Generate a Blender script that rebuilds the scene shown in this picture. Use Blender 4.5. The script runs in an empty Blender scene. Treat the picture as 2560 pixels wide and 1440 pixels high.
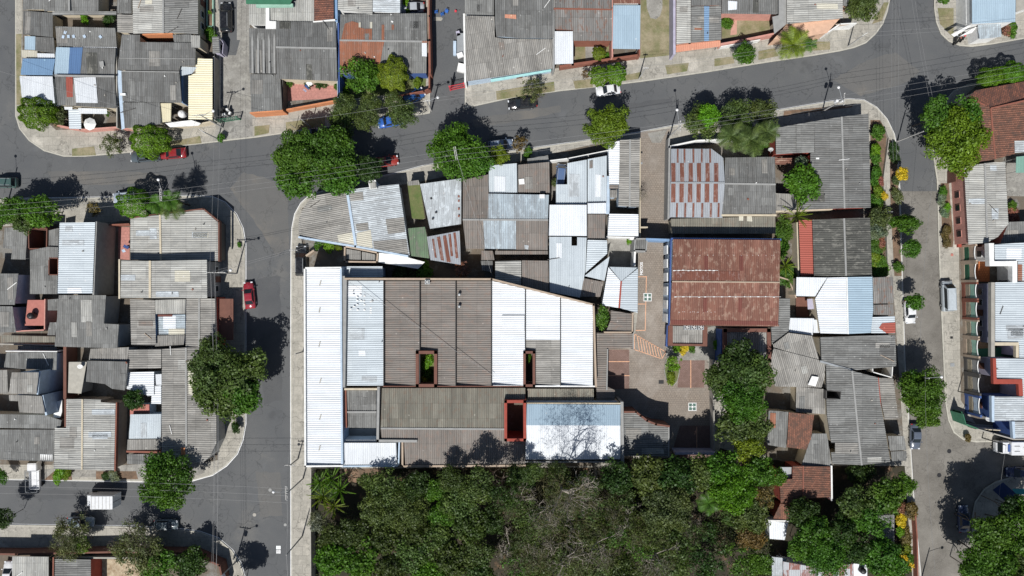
import bpy, bmesh, math, random
import numpy as np
from mathutils import Vector, Matrix
random.seed(7); RNG = np.random.default_rng(7)
C = bpy.context.scene.collection
S = bpy.context.scene
R = math.radians

# ------------------------------------------------------------------ camera, sky, sun, exposure
H = 115.0                      # the drone hovers 115 m above the street, looking straight down
F = 1707.0                     # focal length in photo pixels (24 mm equivalent)
cam = bpy.data.objects.new('camera', bpy.data.cameras.new('camera'))
cam.location = (0, 0, H); cam.rotation_euler = (0, 0, 0)
cam.data.sensor_width = 36.0; cam.data.lens = 36.0 * F / 2560.0
cam.data.clip_start = 1; cam.data.clip_end = 5000
C.objects.link(cam); S.camera = cam

SUN_EL = R(53.5)
SD = Vector((-math.sin(R(15)) * math.cos(SUN_EL), -math.cos(R(15)) * math.cos(SUN_EL), math.sin(SUN_EL)))  # towards the sun
w = bpy.data.worlds.new('World'); S.world = w; w.use_nodes = True
nt = w.node_tree
bg = nt.nodes['Background']; bg.inputs[1].default_value = 0.055
sky = nt.nodes.new('ShaderNodeTexSky'); sky.sky_type = 'NISHITA'; sky.sun_disc = False
sky.sun_elevation = SUN_EL; sky.sun_rotation = math.atan2(SD.x, SD.y)
nt.links.new(sky.outputs[0], bg.inputs[0])
sl = bpy.data.lights.new('sun', 'SUN'); sl.energy = 4.8; sl.angle = R(0.5); sl.color = (1.0, 0.98, 0.945)
so = bpy.data.objects.new('sun', sl); so.rotation_euler = SD.to_track_quat('Z', 'Y').to_euler(); C.objects.link(so)
S.view_settings.view_transform = 'Standard'; S.view_settings.look = 'None'
S.view_settings.exposure = 0.0; S.view_settings.gamma = 1.0
S.cycles.max_bounces = 4; S.cycles.diffuse_bounces = 1; S.cycles.glossy_bounces = 2
S.cycles.transmission_bounces = 2; S.cycles.transparent_max_bounces = 4

def at(x, y, z=0.0):           # a measured spot of the plan at height z, in metres
    return Vector(((x - 1280) / F * (H - z), (720 - y) / F * (H - z), z))
def pts(s):
    return [tuple(float(v) for v in p.split(',')) for p in s.split()]

# ------------------------------------------------------------------ materials
def _new(name, rough=0.85, metal=0.0):
    m = bpy.data.materials.new(name); m.use_nodes = True
    n = m.node_tree; b = n.nodes['Principled BSDF']
    b.inputs['Roughness'].default_value = rough; b.inputs['Metallic'].default_value = metal
    return m, n, b
def _n(n, t, **k):
    o = n.nodes.new(t)
    for a, v in k.items(): setattr(o, a, v)
    return o
def _mix(n, fac, a, b, mode='MIX'):
    m = n.nodes.new('ShaderNodeMix'); m.data_type = 'RGBA'; m.blend_type = mode
    for i, v in ((0, fac), (6, a), (7, b)):
        if isinstance(v, bpy.types.NodeSocket): n.links.new(v, m.inputs[i])
        elif isinstance(v, (int, float)): m.inputs[i].default_value = v
        else: m.inputs[i].default_value = (*v, 1)
    return m.outputs[2]
def _noise(n, vec, scale, detail=4, rough=0.6):
    t = _n(n, 'ShaderNodeTexNoise'); t.inputs['Scale'].default_value = scale
    t.inputs['Detail'].default_value = detail; t.inputs['Roughness'].default_value = rough
    if vec is not None: n.links.new(vec, t.inputs['Vector'])
    return t.outputs['Fac']
def _ramp(n, fac, lo, hi):
    m = _n(n, 'ShaderNodeMapRange'); m.inputs['From Min'].default_value = lo; m.inputs['From Max'].default_value = hi
    n.links.new(fac, m.inputs['Value']); return m.outputs[0]
def _mapv(n, vec, sc):
    m = _n(n, 'ShaderNodeMapping'); m.inputs['Scale'].default_value = sc
    n.links.new(vec, m.inputs['Vector']); return m.outputs[0]

def _scaled(n, f, k):
    m = _n(n, 'ShaderNodeMath', operation='MULTIPLY'); n.links.new(f, m.inputs[0]); m.inputs[1].default_value = k; return m.outputs[0]
def plain(name, c, rough=0.85, metal=0.0, var=0.18, scale=1.3):
    m, n, b = _new(name, rough, metal)
    g = _n(n, 'ShaderNodeNewGeometry').outputs['Position']
    f = _ramp(n, _noise(n, g, scale, 6, 0.65), 0.3, 0.7)
    out = _mix(n, f, tuple(v * (1 - var) for v in c), tuple(min(1, v * (1 + var)) for v in c))
    n.links.new(out, b.inputs['Base Color'])
    return m

def roofmat(name, c, dirt=(0.05, 0.045, 0.04), da=0.45, sheet=0.16, groove=0.4, spot=None, sa=0.5, rough=0.75, metal=0.0, clean=0.0, stripe=None):
    """weathered corrugated sheeting; UV is in metres: u along the ribs, v across them"""
    m, n, b = _new(name, rough, metal)
    uv = _n(n, 'ShaderNodeUVMap').outputs[0]
    sep = _n(n, 'ShaderNodeSeparateXYZ'); n.links.new(uv, sep.inputs[0])
    # one tone per sheet (0.9 m x 2.4 m)
    sn = _n(n, 'ShaderNodeVectorMath', operation='FLOOR')
    n.links.new(_mapv(n, uv, (1 / 2.4, 1 / 0.92, 1)), sn.inputs[0])
    wn = _n(n, 'ShaderNodeTexWhiteNoise', noise_dimensions='2D'); n.links.new(sn.outputs[0], wn.inputs['Vector'])
    big = _ramp(n, _noise(n, _mapv(n, uv, (0.35, 0.6, 1)), 0.5, 3, 0.6), 0.35, 0.65)
    col = _mix(n, big, tuple(v * (1 - sheet * .8) for v in c), tuple(min(.92, v * (1 + sheet * .7)) for v in c))
    col = _mix(n, _scaled(n, _ramp(n, wn.outputs['Value'], 0.84, 0.9), min(1, sheet * 4)), col, tuple(min(.9, v * 1.3 + .02) for v in c))
    col = _mix(n, _scaled(n, _ramp(n, wn.outputs['Value'], 0.14, 0.08), min(1, sheet * 3)), col, tuple(v * .72 for v in c))
    rib = _n(n, 'ShaderNodeTexNoise', noise_dimensions='1D'); rib.inputs['Scale'].default_value = 2.2; rib.inputs['Detail'].default_value = 2
    n.links.new(sep.outputs[1], rib.inputs['W'])
    col = _mix(n, _scaled(n, _ramp(n, rib.outputs['Fac'], 0.5, 0.7), da * 0.5), col, dirt)
    vo = _n(n, 'ShaderNodeTexVoronoi'); vo.inputs['Scale'].default_value = 1.1; n.links.new(uv, vo.inputs['Vector'])
    vs = _n(n, 'ShaderNodeSeparateColor'); n.links.new(vo.outputs['Color'], vs.inputs[0])
    sp = _n(n, 'ShaderNodeMath', operation='MULTIPLY'); n.links.new(_ramp(n, vo.outputs['Distance'], 0.16, 0.1), sp.inputs[0]); n.links.new(_ramp(n, vs.outputs[0], 0.8, 0.82), sp.inputs[1])
    col = _mix(n, _scaled(n, sp.outputs[0], .75), col, tuple(min(.8, v * 1.9 + .05) for v in c))
    # broad stains running down the slope
    st = _ramp(n, _noise(n, _mapv(n, uv, (0.16, 0.5, 1)), 1.0, 6, 0.7), 0.42 + clean, 0.78 + clean)
    f = _n(n, 'ShaderNodeMath', operation='MULTIPLY'); n.links.new(st, f.inputs[0]); f.inputs[1].default_value = da
    col = _mix(n, f.outputs[0], col, dirt)
    fine = _ramp(n, _noise(n, _mapv(n, uv, (1.0, 5.0, 1)), 1.0, 4, 0.75), 0.35, 0.75)
    f = _n(n, 'ShaderNodeMath', operation='MULTIPLY'); n.links.new(fine, f.inputs[0]); f.inputs[1].default_value = da * 0.55
    col = _mix(n, f.outputs[0], col, dirt)
    if spot:
        s2 = _ramp(n, _noise(n, _mapv(n, uv, (0.55, 1.1, 1)), 1.3, 8, 0.72), 0.52, 0.6)
        f = _n(n, 'ShaderNodeMath', operation='MULTIPLY'); n.links.new(s2, f.inputs[0]); f.inputs[1].default_value = sa
        col = _mix(n, f.outputs[0], col, spot)
    if stripe:                                     # whole sheets that have rusted
        s3 = _ramp(n, wn.outputs['Value'], 0.48, 0.52)
        s4 = _ramp(n, _noise(n, _mapv(n, uv, (0.5, 1.6, 1)), 1.2, 5, 0.7), 0.38, 0.5)
        f = _n(n, 'ShaderNodeMath', operation='MULTIPLY'); n.links.new(s3, f.inputs[0]); n.links.new(s4, f.inputs[1])
        col = _mix(n, f.outputs[0], col, stripe)
    # grime held in the valleys of the corrugation; end laps get a painted shadow line
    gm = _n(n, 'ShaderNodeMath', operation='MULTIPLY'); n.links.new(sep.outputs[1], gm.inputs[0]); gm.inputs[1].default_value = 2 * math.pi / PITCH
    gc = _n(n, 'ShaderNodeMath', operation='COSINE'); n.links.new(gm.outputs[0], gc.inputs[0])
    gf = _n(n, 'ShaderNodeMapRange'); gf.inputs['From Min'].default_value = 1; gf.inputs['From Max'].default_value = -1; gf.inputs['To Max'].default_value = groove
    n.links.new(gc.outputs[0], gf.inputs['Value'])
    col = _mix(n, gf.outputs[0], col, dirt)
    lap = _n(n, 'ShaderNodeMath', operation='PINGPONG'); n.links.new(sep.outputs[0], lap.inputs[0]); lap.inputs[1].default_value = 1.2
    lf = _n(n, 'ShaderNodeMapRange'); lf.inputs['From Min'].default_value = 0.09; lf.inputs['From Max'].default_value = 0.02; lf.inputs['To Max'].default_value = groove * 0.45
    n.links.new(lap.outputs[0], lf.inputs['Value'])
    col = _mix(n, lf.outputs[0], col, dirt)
    n.links.new(col, b.inputs['Base Color'])
    return m
PITCH = 0.3
M = {}
def defmats():
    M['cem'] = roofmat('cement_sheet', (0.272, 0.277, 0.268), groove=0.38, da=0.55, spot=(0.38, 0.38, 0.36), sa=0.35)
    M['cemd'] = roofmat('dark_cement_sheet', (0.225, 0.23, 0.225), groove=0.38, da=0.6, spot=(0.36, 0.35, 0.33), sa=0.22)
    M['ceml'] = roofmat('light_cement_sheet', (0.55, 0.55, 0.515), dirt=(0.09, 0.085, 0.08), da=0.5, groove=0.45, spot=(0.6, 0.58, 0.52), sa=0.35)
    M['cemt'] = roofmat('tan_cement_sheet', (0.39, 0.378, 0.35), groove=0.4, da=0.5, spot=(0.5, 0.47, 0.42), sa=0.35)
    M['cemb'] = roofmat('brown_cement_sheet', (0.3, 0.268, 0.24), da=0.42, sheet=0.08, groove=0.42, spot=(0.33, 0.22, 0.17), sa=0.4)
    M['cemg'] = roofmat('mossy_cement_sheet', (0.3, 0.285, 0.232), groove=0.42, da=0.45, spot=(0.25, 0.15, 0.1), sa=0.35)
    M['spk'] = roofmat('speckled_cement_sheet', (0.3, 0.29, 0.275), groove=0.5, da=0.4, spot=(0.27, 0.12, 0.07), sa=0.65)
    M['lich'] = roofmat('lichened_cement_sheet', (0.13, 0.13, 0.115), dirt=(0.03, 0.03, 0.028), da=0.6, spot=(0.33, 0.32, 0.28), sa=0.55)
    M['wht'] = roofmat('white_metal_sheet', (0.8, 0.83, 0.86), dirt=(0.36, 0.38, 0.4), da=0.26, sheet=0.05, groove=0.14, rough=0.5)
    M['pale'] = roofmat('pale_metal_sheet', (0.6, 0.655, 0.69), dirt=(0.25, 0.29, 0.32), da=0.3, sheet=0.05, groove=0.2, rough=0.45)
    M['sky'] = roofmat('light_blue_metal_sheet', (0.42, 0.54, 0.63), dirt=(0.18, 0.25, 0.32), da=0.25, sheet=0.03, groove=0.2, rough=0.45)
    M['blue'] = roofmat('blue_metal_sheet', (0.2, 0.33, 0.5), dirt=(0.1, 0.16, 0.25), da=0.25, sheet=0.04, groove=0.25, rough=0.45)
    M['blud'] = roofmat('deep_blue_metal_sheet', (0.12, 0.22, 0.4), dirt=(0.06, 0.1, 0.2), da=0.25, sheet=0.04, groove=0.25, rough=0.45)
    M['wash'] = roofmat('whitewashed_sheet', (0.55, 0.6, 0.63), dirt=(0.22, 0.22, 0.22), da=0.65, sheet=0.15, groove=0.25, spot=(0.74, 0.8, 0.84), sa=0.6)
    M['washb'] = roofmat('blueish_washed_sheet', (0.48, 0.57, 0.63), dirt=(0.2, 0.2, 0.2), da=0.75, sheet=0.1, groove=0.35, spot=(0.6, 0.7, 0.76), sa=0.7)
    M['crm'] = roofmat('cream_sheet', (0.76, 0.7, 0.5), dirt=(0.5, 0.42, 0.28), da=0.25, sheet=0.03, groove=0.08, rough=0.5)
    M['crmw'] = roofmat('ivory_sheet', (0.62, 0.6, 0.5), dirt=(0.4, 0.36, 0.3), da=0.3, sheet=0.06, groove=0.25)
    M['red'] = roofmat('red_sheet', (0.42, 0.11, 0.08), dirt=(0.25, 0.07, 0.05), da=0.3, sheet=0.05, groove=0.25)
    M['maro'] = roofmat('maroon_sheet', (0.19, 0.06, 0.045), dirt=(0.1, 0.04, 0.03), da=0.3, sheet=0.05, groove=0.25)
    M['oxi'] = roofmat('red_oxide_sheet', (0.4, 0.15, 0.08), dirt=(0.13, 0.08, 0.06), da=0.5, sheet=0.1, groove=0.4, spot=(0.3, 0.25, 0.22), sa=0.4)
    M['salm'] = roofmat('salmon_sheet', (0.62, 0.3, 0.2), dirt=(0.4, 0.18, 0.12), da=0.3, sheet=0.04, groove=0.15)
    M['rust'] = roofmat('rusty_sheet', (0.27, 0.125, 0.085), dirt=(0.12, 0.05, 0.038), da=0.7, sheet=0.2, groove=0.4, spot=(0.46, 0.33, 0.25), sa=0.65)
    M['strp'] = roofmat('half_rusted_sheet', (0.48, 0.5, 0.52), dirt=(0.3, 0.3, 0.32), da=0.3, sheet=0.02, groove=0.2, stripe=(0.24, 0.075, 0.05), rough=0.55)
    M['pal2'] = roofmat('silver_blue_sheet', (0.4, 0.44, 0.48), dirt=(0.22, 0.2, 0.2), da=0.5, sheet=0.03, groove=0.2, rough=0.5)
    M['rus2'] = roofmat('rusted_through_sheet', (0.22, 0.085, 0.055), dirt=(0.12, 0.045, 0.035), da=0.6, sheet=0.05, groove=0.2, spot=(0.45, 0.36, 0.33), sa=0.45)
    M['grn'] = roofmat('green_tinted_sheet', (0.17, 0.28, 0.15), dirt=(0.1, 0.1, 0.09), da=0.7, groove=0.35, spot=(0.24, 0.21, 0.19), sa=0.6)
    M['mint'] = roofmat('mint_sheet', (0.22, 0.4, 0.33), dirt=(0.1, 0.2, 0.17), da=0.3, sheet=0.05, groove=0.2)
    # clay tiles
    for k, c1, c2 in (('tile', (0.3, 0.12, 0.075), (0.08, 0.045, 0.038)), ('tilo', (0.29, 0.125, 0.08), (0.1, 0.06, 0.045))):
        m, n, b = _new('clay_tile', 0.85)
        uv = _n(n, 'ShaderNodeUVMap').outputs[0]
        br = _n(n, 'ShaderNodeTexBrick'); br.inputs['Scale'].default_value = 1
        br.inputs['Brick Width'].default_value = 0.42; br.inputs['Row Height'].default_value = PITCH
        br.inputs['Mortar Size'].default_value = 0.03; br.inputs['Color1'].default_value = (*c1, 1)
        br.inputs['Color2'].default_value = (*[v * 0.6 for v in c1], 1); br.inputs['Mortar'].default_value = (*c2, 1)
        n.links.new(uv, br.inputs['Vector'])
        f = _ramp(n, _noise(n, uv, 0.9, 8, 0.75), 0.45, 0.62)
        n.links.new(_mix(n, f, br.outputs['Color'], c2), b.inputs['Base Color']); M[k] = m
    for k, c in dict(cream=(0.55, 0.48, 0.36), white=(0.78, 0.78, 0.76), pink=(0.55, 0.27, 0.22), peach=(0.62, 0.4, 0.28), brick=(0.24, 0.09, 0.06),
                     bluew=(0.2, 0.32, 0.5), navy=(0.05, 0.1, 0.28), grey=(0.3, 0.3, 0.29), dark=(0.09, 0.085, 0.08), turq=(0.35, 0.62, 0.62), redw=(0.32, 0.06, 0.04),
                     green=(0.04, 0.16, 0.09), mintw=(0.3, 0.5, 0.4), orange=(0.55, 0.22, 0.1), lilac=(0.42, 0.4, 0.5), concrete=(0.36, 0.34, 0.3), paleblue=(0.45, 0.55, 0.66),
                     brownf=(0.16, 0.07, 0.05), yellow=(0.6, 0.45, 0.08), tan=(0.42, 0.33, 0.25), pave=(0.4, 0.38, 0.33), redtile=(0.42, 0.16, 0.13), pinktile=(0.5, 0.28, 0.22),
                     whitep=(0.8, 0.8, 0.8), kerb=(0.45, 0.43, 0.37), teal=(0.05, 0.3, 0.3), gold=(0.6, 0.42, 0.2)).items():
        M[k] = plain(k + '_plaster', c, var=0.14)
    M['glass'] = plain('window_glass', (0.02, 0.025, 0.03), rough=0.12, var=0.05)
    M['steel'] = plain('galvanised_steel', (0.45, 0.47, 0.48), rough=0.45, metal=0.5, var=0.1)
    M['iron'] = plain('black_iron', (0.02, 0.02, 0.022), rough=0.5, var=0.1)
    M['rub'] = plain('rubber', (0.015, 0.015, 0.015), rough=0.8, var=0.1)
    M['pole'] = plain('pole_concrete', (0.42, 0.41, 0.39), var=0.1)
    M['wire'] = plain('cable_metal', (0.25, 0.25, 0.25), rough=0.5, var=0.05)
    M['barkm'] = plain('bark', (0.12, 0.095, 0.075), var=0.3, scale=6)
    M['twig'] = plain('pale_bark', (0.34, 0.3, 0.26), var=0.3, scale=6)
    M['plastic'] = plain('white_plastic', (0.78, 0.78, 0.78), rough=0.4, var=0.03)
    M['bplas'] = plain('blue_plastic', (0.05, 0.16, 0.5), rough=0.35, var=0.1)
    M['tarp'] = plain('dark_blue_tarpaulin', (0.015, 0.03, 0.1), var=0.2)  # blue darkened: the deep tree shade is put into the colour
    M['rplas'] = plain('red_plastic', (0.65, 0.06, 0.08), rough=0.35, var=0.05)
defmats()

def groundmat(name, c, c2, s1, s2, c3=None, s3=2.0, lo=0.45, hi=0.62, rough=0.92, brick=None, crack=0.0):
    m, n, b = _new(name, rough)
    g = _n(n, 'ShaderNodeNewGeometry').outputs['Position']
    if brick:
        br = _n(n, 'ShaderNodeTexBrick'); br.inputs['Scale'].default_value = 1
        br.inputs['Brick Width'].default_value = brick[0]; br.inputs['Row Height'].default_value = brick[1]; br.inputs['Mortar Size'].default_value = brick[2]
        br.inputs['Color1'].default_value = (*c, 1); br.inputs['Color2'].default_value = (*[v * 0.82 for v in c], 1); br.inputs['Mortar'].default_value = (*[v * 0.45 for v in c], 1)
        n.links.new(g, br.inputs['Vector']); col = br.outputs['Color']
    else: col = c
    col = _mix(n, _ramp(n, _noise(n, g, s1, 8, 0.65), 0.35, 0.68), col, c2)
    if c3: col = _mix(n, _ramp(n, _noise(n, g, s3, 8, 0.7), lo, hi), col, c3)
    if crack:
        v1 = _n(n, 'ShaderNodeTexVoronoi', feature='DISTANCE_TO_EDGE'); v1.inputs['Scale'].default_value = 0.16
        wv = _n(n, 'ShaderNodeVectorMath', operation='ADD'); n.links.new(g, wv.inputs[0])
        nz = _n(n, 'ShaderNodeTexNoise'); nz.inputs['Scale'].default_value = 0.5; nz.inputs['Detail'].default_value = 6; n.links.new(g, nz.inputs['Vector'])
        sc = _n(n, 'ShaderNodeVectorMath', operation='SCALE'); n.links.new(nz.outputs['Color'], sc.inputs[0]); sc.inputs['Scale'].default_value = 6.0
        n.links.new(sc.outputs[0], wv.inputs[1]); n.links.new(wv.outputs[0], v1.inputs['Vector'])
        col = _mix(n, _scaled(n, _ramp(n, v1.outputs['Distance'], 0.016, 0.004), crack), col, tuple(v * .45 for v in c))
        v2 = _n(n, 'ShaderNodeTexVoronoi'); v2.inputs['Scale'].default_value = 0.22; n.links.new(wv.outputs[0], v2.inputs['Vector'])
        v3 = _n(n, 'ShaderNodeSeparateColor'); n.links.new(v2.outputs['Color'], v3.inputs[0])
        mm = _n(n, 'ShaderNodeMath', operation='MULTIPLY'); n.links.new(_ramp(n, v2.outputs['Distance'], 0.3, 0.12), mm.inputs[0]); n.links.new(_ramp(n, v3.outputs[1], 0.72, 0.76), mm.inputs[1])
        col = _mix(n, _scaled(n, mm.outputs[0], crack * .7), col, tuple(v * .55 for v in c))
        mm = _n(n, 'ShaderNodeMath', operation='MULTIPLY'); n.links.new(_ramp(n, v2.outputs['Distance'], 0.32, 0.1), mm.inputs[0]); n.links.new(_ramp(n, v3.outputs[1], 0.2, 0.16), mm.inputs[1])
        col = _mix(n, _scaled(n, mm.outputs[0], crack * .5), col, tuple(min(.8, v * 1.7) for v in c))
    f = _ramp(n, _noise(n, g, s2, 3, 0.7), 0.3, 0.7)
    col = _mix(n, f, col, _mix(n, 0.5, col, (0.0, 0.0, 0.0)), 'MIX') if False else _mix(n, 0.35, col, _mix(n, f, (0.55,) * 3, (1.45,) * 3), 'MULTIPLY')
    n.links.new(col, b.inputs['Base Color'])
    return m
M['asphalt'] = groundmat('asphalt', (0.094, 0.098, 0.103), (0.122, 0.124, 0.124), 0.12, 9.0, (0.155, 0.15, 0.14), 0.06, 0.58, 0.72, crack=0.5)
M['pavroad'] = groundmat('grey_paver_street', (0.19, 0.175, 0.152), (0.235, 0.22, 0.195), 0.2, 7.0, brick=(0.28, 0.14, 0.02), crack=0.5)
M['sidewalk'] = groundmat('sidewalk_concrete', (0.42, 0.395, 0.345), (0.3, 0.285, 0.245), 0.35, 6.0, (0.46, 0.43, 0.37), 0.8, 0.5, 0.7, brick=(1.5, 1.5, 0.03), crack=0.8)
M['concr'] = groundmat('old_concrete', (0.3, 0.29, 0.265), (0.2, 0.19, 0.17), 0.4, 5.0, (0.38, 0.37, 0.33), 0.7, 0.5, 0.7, crack=0.8)
M['yardg'] = groundmat('back_yard_ground', (0.16, 0.13, 0.1), (0.1, 0.085, 0.065), 0.5, 4.0, (0.2, 0.19, 0.17), 0.25, 0.5, 0.6)
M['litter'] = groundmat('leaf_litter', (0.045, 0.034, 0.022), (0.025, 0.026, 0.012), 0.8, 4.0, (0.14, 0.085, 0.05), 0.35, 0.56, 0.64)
M['soil'] = groundmat('bare_soil', (0.17, 0.11, 0.07), (0.09, 0.065, 0.045), 0.6, 4.0, (0.22, 0.14, 0.09), 0.4)
M['drygrass'] = groundmat('dry_grass', (0.24, 0.2, 0.12), (0.13, 0.15, 0.055), 0.5, 5.0, (0.3, 0.26, 0.17), 0.3)
M['lawn'] = groundmat('green_grass', (0.08, 0.13, 0.03), (0.17, 0.16, 0.07), 0.7, 5.0)
M['cobble'] = groundmat('courtyard_pavers', (0.3, 0.25, 0.205), (0.23, 0.2, 0.17), 0.3, 5.0, (0.35, 0.31, 0.27), 0.12, 0.5, 0.7, brick=(0.42, 0.36, 0.03))
M['redpav'] = groundmat('red_pavers', (0.26, 0.17, 0.145), (0.16, 0.1, 0.08), 0.5, 5.0, brick=(0.4, 0.2, 0.02))
M['pinkf'] = groundmat('pink_floor', (0.52, 0.24, 0.2), (0.42, 0.2, 0.17), 0.6, 4.0, brick=(0.5, 0.5, 0.02))
M['orangef'] = groundmat('orange_floor', (0.5, 0.17, 0.06), (0.4, 0.13, 0.05), 0.8, 4.0, brick=(0.4, 0.4, 0.03))
M['goldf'] = groundmat('buff_floor', (0.6, 0.42, 0.24), (0.5, 0.33, 0.18), 0.8, 4.0, brick=(0.45, 0.45, 0.03))
M['pebble'] = groundmat('crazy_paving', (0.5, 0.42, 0.3), (0.25, 0.17, 0.1), 1.6, 4.0)
M['bpaint'] = groundmat('orange_brown_floor', (0.3, 0.16, 0.1), (0.2, 0.12, 0.08), 0.8, 4.0)

# ------------------------------------------------------------------ mesh helpers
def put(name, me, mats, parent=None, loc=None, label=None):
    o = bpy.data.objects.new(name, me); C.objects.link(o)
    for m in (mats if isinstance(mats, (list, tuple)) else [mats]):
        if m is not None: me.materials.append(M[m] if isinstance(m, str) else m)
    if parent is not None:
        o.parent = parent
        o.location = -parent.location if parent.parent is None else (0, 0, 0)   # meshes are written in world coordinates
    if loc: o.location = loc
    if label: o['label'] = label
    return o
def tagit(o, label, cat, group=None, kind=None):
    if label: o['label'] = label
    if cat: o['category'] = cat
    if group: o['group'] = group
    if kind: o['kind'] = kind
    return o
def empty(name, loc, label=None, cat=None, group=None, rz=0):
    o = bpy.data.objects.new(name, None); o.empty_display_size = 0.3; C.objects.link(o)
    o.location = loc; o.rotation_euler = (0, 0, rz); return tagit(o, label, cat, group)
def mesh(name, vs, fs, smooth=False):
    me = bpy.data.meshes.new(name); me.from_pydata([tuple(v) for v in vs], [], fs); me.update()
    if smooth: me.polygons.foreach_set('use_smooth', [True] * len(me.polygons))
    return me
class MB:
    """collects shapes that become ONE mesh"""
    def __init__(s): s.v = []; s.f = []; s.mi = []
    def add(s, vs, fs, mi=0):
        k = len(s.v); s.v += [tuple(v) for v in vs]; s.f += [tuple(i + k for i in f) for f in fs]; s.mi += [mi] * len(fs); return s
    def box(s, c, d, rz=0, mi=0, tilt=0):
        vs = []
        for z in (-.5, .5):
            for x, y in ((-.5, -.5), (.5, -.5), (.5, .5), (-.5, .5)):
                p = Vector((x * d[0], y * d[1], z * d[2]))
                if tilt: p = Matrix.Rotation(tilt, 3, 'Y') @ p
                vs.append(Matrix.Rotation(rz, 3, 'Z') @ p + Vector(c))
        return s.add(vs, [(3, 2, 1, 0), (4, 5, 6, 7), (0, 1, 5, 4), (1, 2, 6, 5), (2, 3, 7, 6), (3, 0, 4, 7)], mi)
    def prism(s, poly, z0, z1, mi=0, cap=True):
        n = len(poly); z0f = z0 if callable(z0) else (lambda x, y: z0); z1f = z1 if callable(z1) else (lambda x, y: z1)
        vs = [(p[0], p[1], z0f(p[0], p[1])) for p in poly] + [(p[0], p[1], z1f(p[0], p[1])) for p in poly]
        fs = [(i, (i + 1) % n, (i + 1) % n + n, i + n) for i in range(n)]
        if cap: fs += [tuple(range(n, 2 * n)), tuple(reversed(range(n)))]
        return s.add(vs, fs, mi)
    def tube(s, p, q, r0, r1=None, n=6, mi=0):
        p = Vector(p); q = Vector(q); r1 = r0 if r1 is None else r1; d = (q - p)
        if d.length < 1e-6: return s
        d.normalize(); a = d.orthogonal().normalized(); b = d.cross(a)
        vs = []
        for c, r in ((p, r0), (q, r1)):
            for i in range(n):
                t = 2 * math.pi * i / n; vs.append(c + (a * math.cos(t) + b * math.sin(t)) * r)
        return s.add(vs, [(i, (i + 1) % n, (i + 1) % n + n, i + n) for i in range(n)] + [tuple(reversed(range(n))), tuple(range(n, 2 * n))], mi)
    def lathe(s, c, prof, n=14, mi=0):
        vs = []; c = Vector(c)
        for r, z in prof:
            for i in range(n):
                t = 2 * math.pi * i / n; vs.append((c.x + r * math.cos(t), c.y + r * math.sin(t), c.z + z))
        fs = []
        for k in range(len(prof) - 1):
            for i in range(n): fs.append((k * n + i, k * n + (i + 1) % n, (k + 1) * n + (i + 1) % n, (k + 1) * n + i))
        fs += [tuple(reversed(range(n))), tuple(range((len(prof) - 1) * n, len(prof) * n))]
        return s.add(vs, fs, mi)
    def build(s, name, mats, parent=None, smooth=False, loc=None, label=None):
        me = bpy.data.meshes.new(name); me.from_pydata(s.v, [], s.f); me.update()
        if any(s.mi): me.polygons.foreach_set('material_index', s.mi)
        if smooth: me.polygons.foreach_set('use_smooth', [True] * len(me.polygons))
        return put(name, me, mats, parent, loc, label)

def area2(p): return sum(p[i][0] * p[(i + 1) % len(p)][1] - p[(i + 1) % len(p)][0] * p[i][1] for i in range(len(p)))
def ccw(p): return list(p) if area2(p) > 0 else list(reversed(p))
def inset(poly, d):
    p = ccw(poly); n = len(p); out = []
    for i in range(n):
        a, b, c = Vector(p[i - 1][:2]), Vector(p[i][:2]), Vector(p[(i + 1) % n][:2])
        u = (b - a).normalized(); v = (c - b).normalized()
        n1 = Vector((-u.y, u.x)); n2 = Vector((-v.y, v.x)); m = n1 + n2
        if m.length < 1e-3: m = n1
        m.normalize(); k = d / max(0.45, m.dot(n1)); out.append(b + m * k)
    return [(v.x, v.y) for v in out]
def ribbon(path, w, closed=False):
    """strip of width w centred on a path of xy points -> list of quads"""
    P = [Vector(p[:2]) for p in path]; n = len(P); L = []; Rr = []
    for i in range(n):
        a = P[i - 1] if (i or closed) else P[0]; c = P[(i + 1) % n] if (i < n - 1 or closed) else P[i]
        t = (c - a).normalized(); nn = Vector((-t.y, t.x)) * w / 2; L.append(P[i] + nn); Rr.append(P[i] - nn)
    return L, Rr
def strip_wall(mb, path, w, z0, z1, mi=0):
    L, Rr = ribbon(path, w); n = len(L)
    z1f = z1 if callable(z1) else (lambda x, y: z1)
    vs = [(p.x, p.y, z0) for p in L] + [(p.x, p.y, z0) for p in Rr] + [(p.x, p.y, z1f(p.x, p.y)) for p in L] + [(p.x, p.y, z1f(p.x, p.y)) for p in Rr]
    fs = []
    for i in range(n - 1):
        fs += [(2 * n + i, 3 * n + i, 3 * n + i + 1, 2 * n + i + 1), (i, 2 * n + i, 2 * n + i + 1, i + 1), (n + i, n + i + 1, 3 * n + i + 1, 3 * n + i)]
    fs += [(0, n, 3 * n, 2 * n), (n - 1, 3 * n - 1, 4 * n - 1, 2 * n - 1)]
    mb.add(vs, fs, mi)

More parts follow.
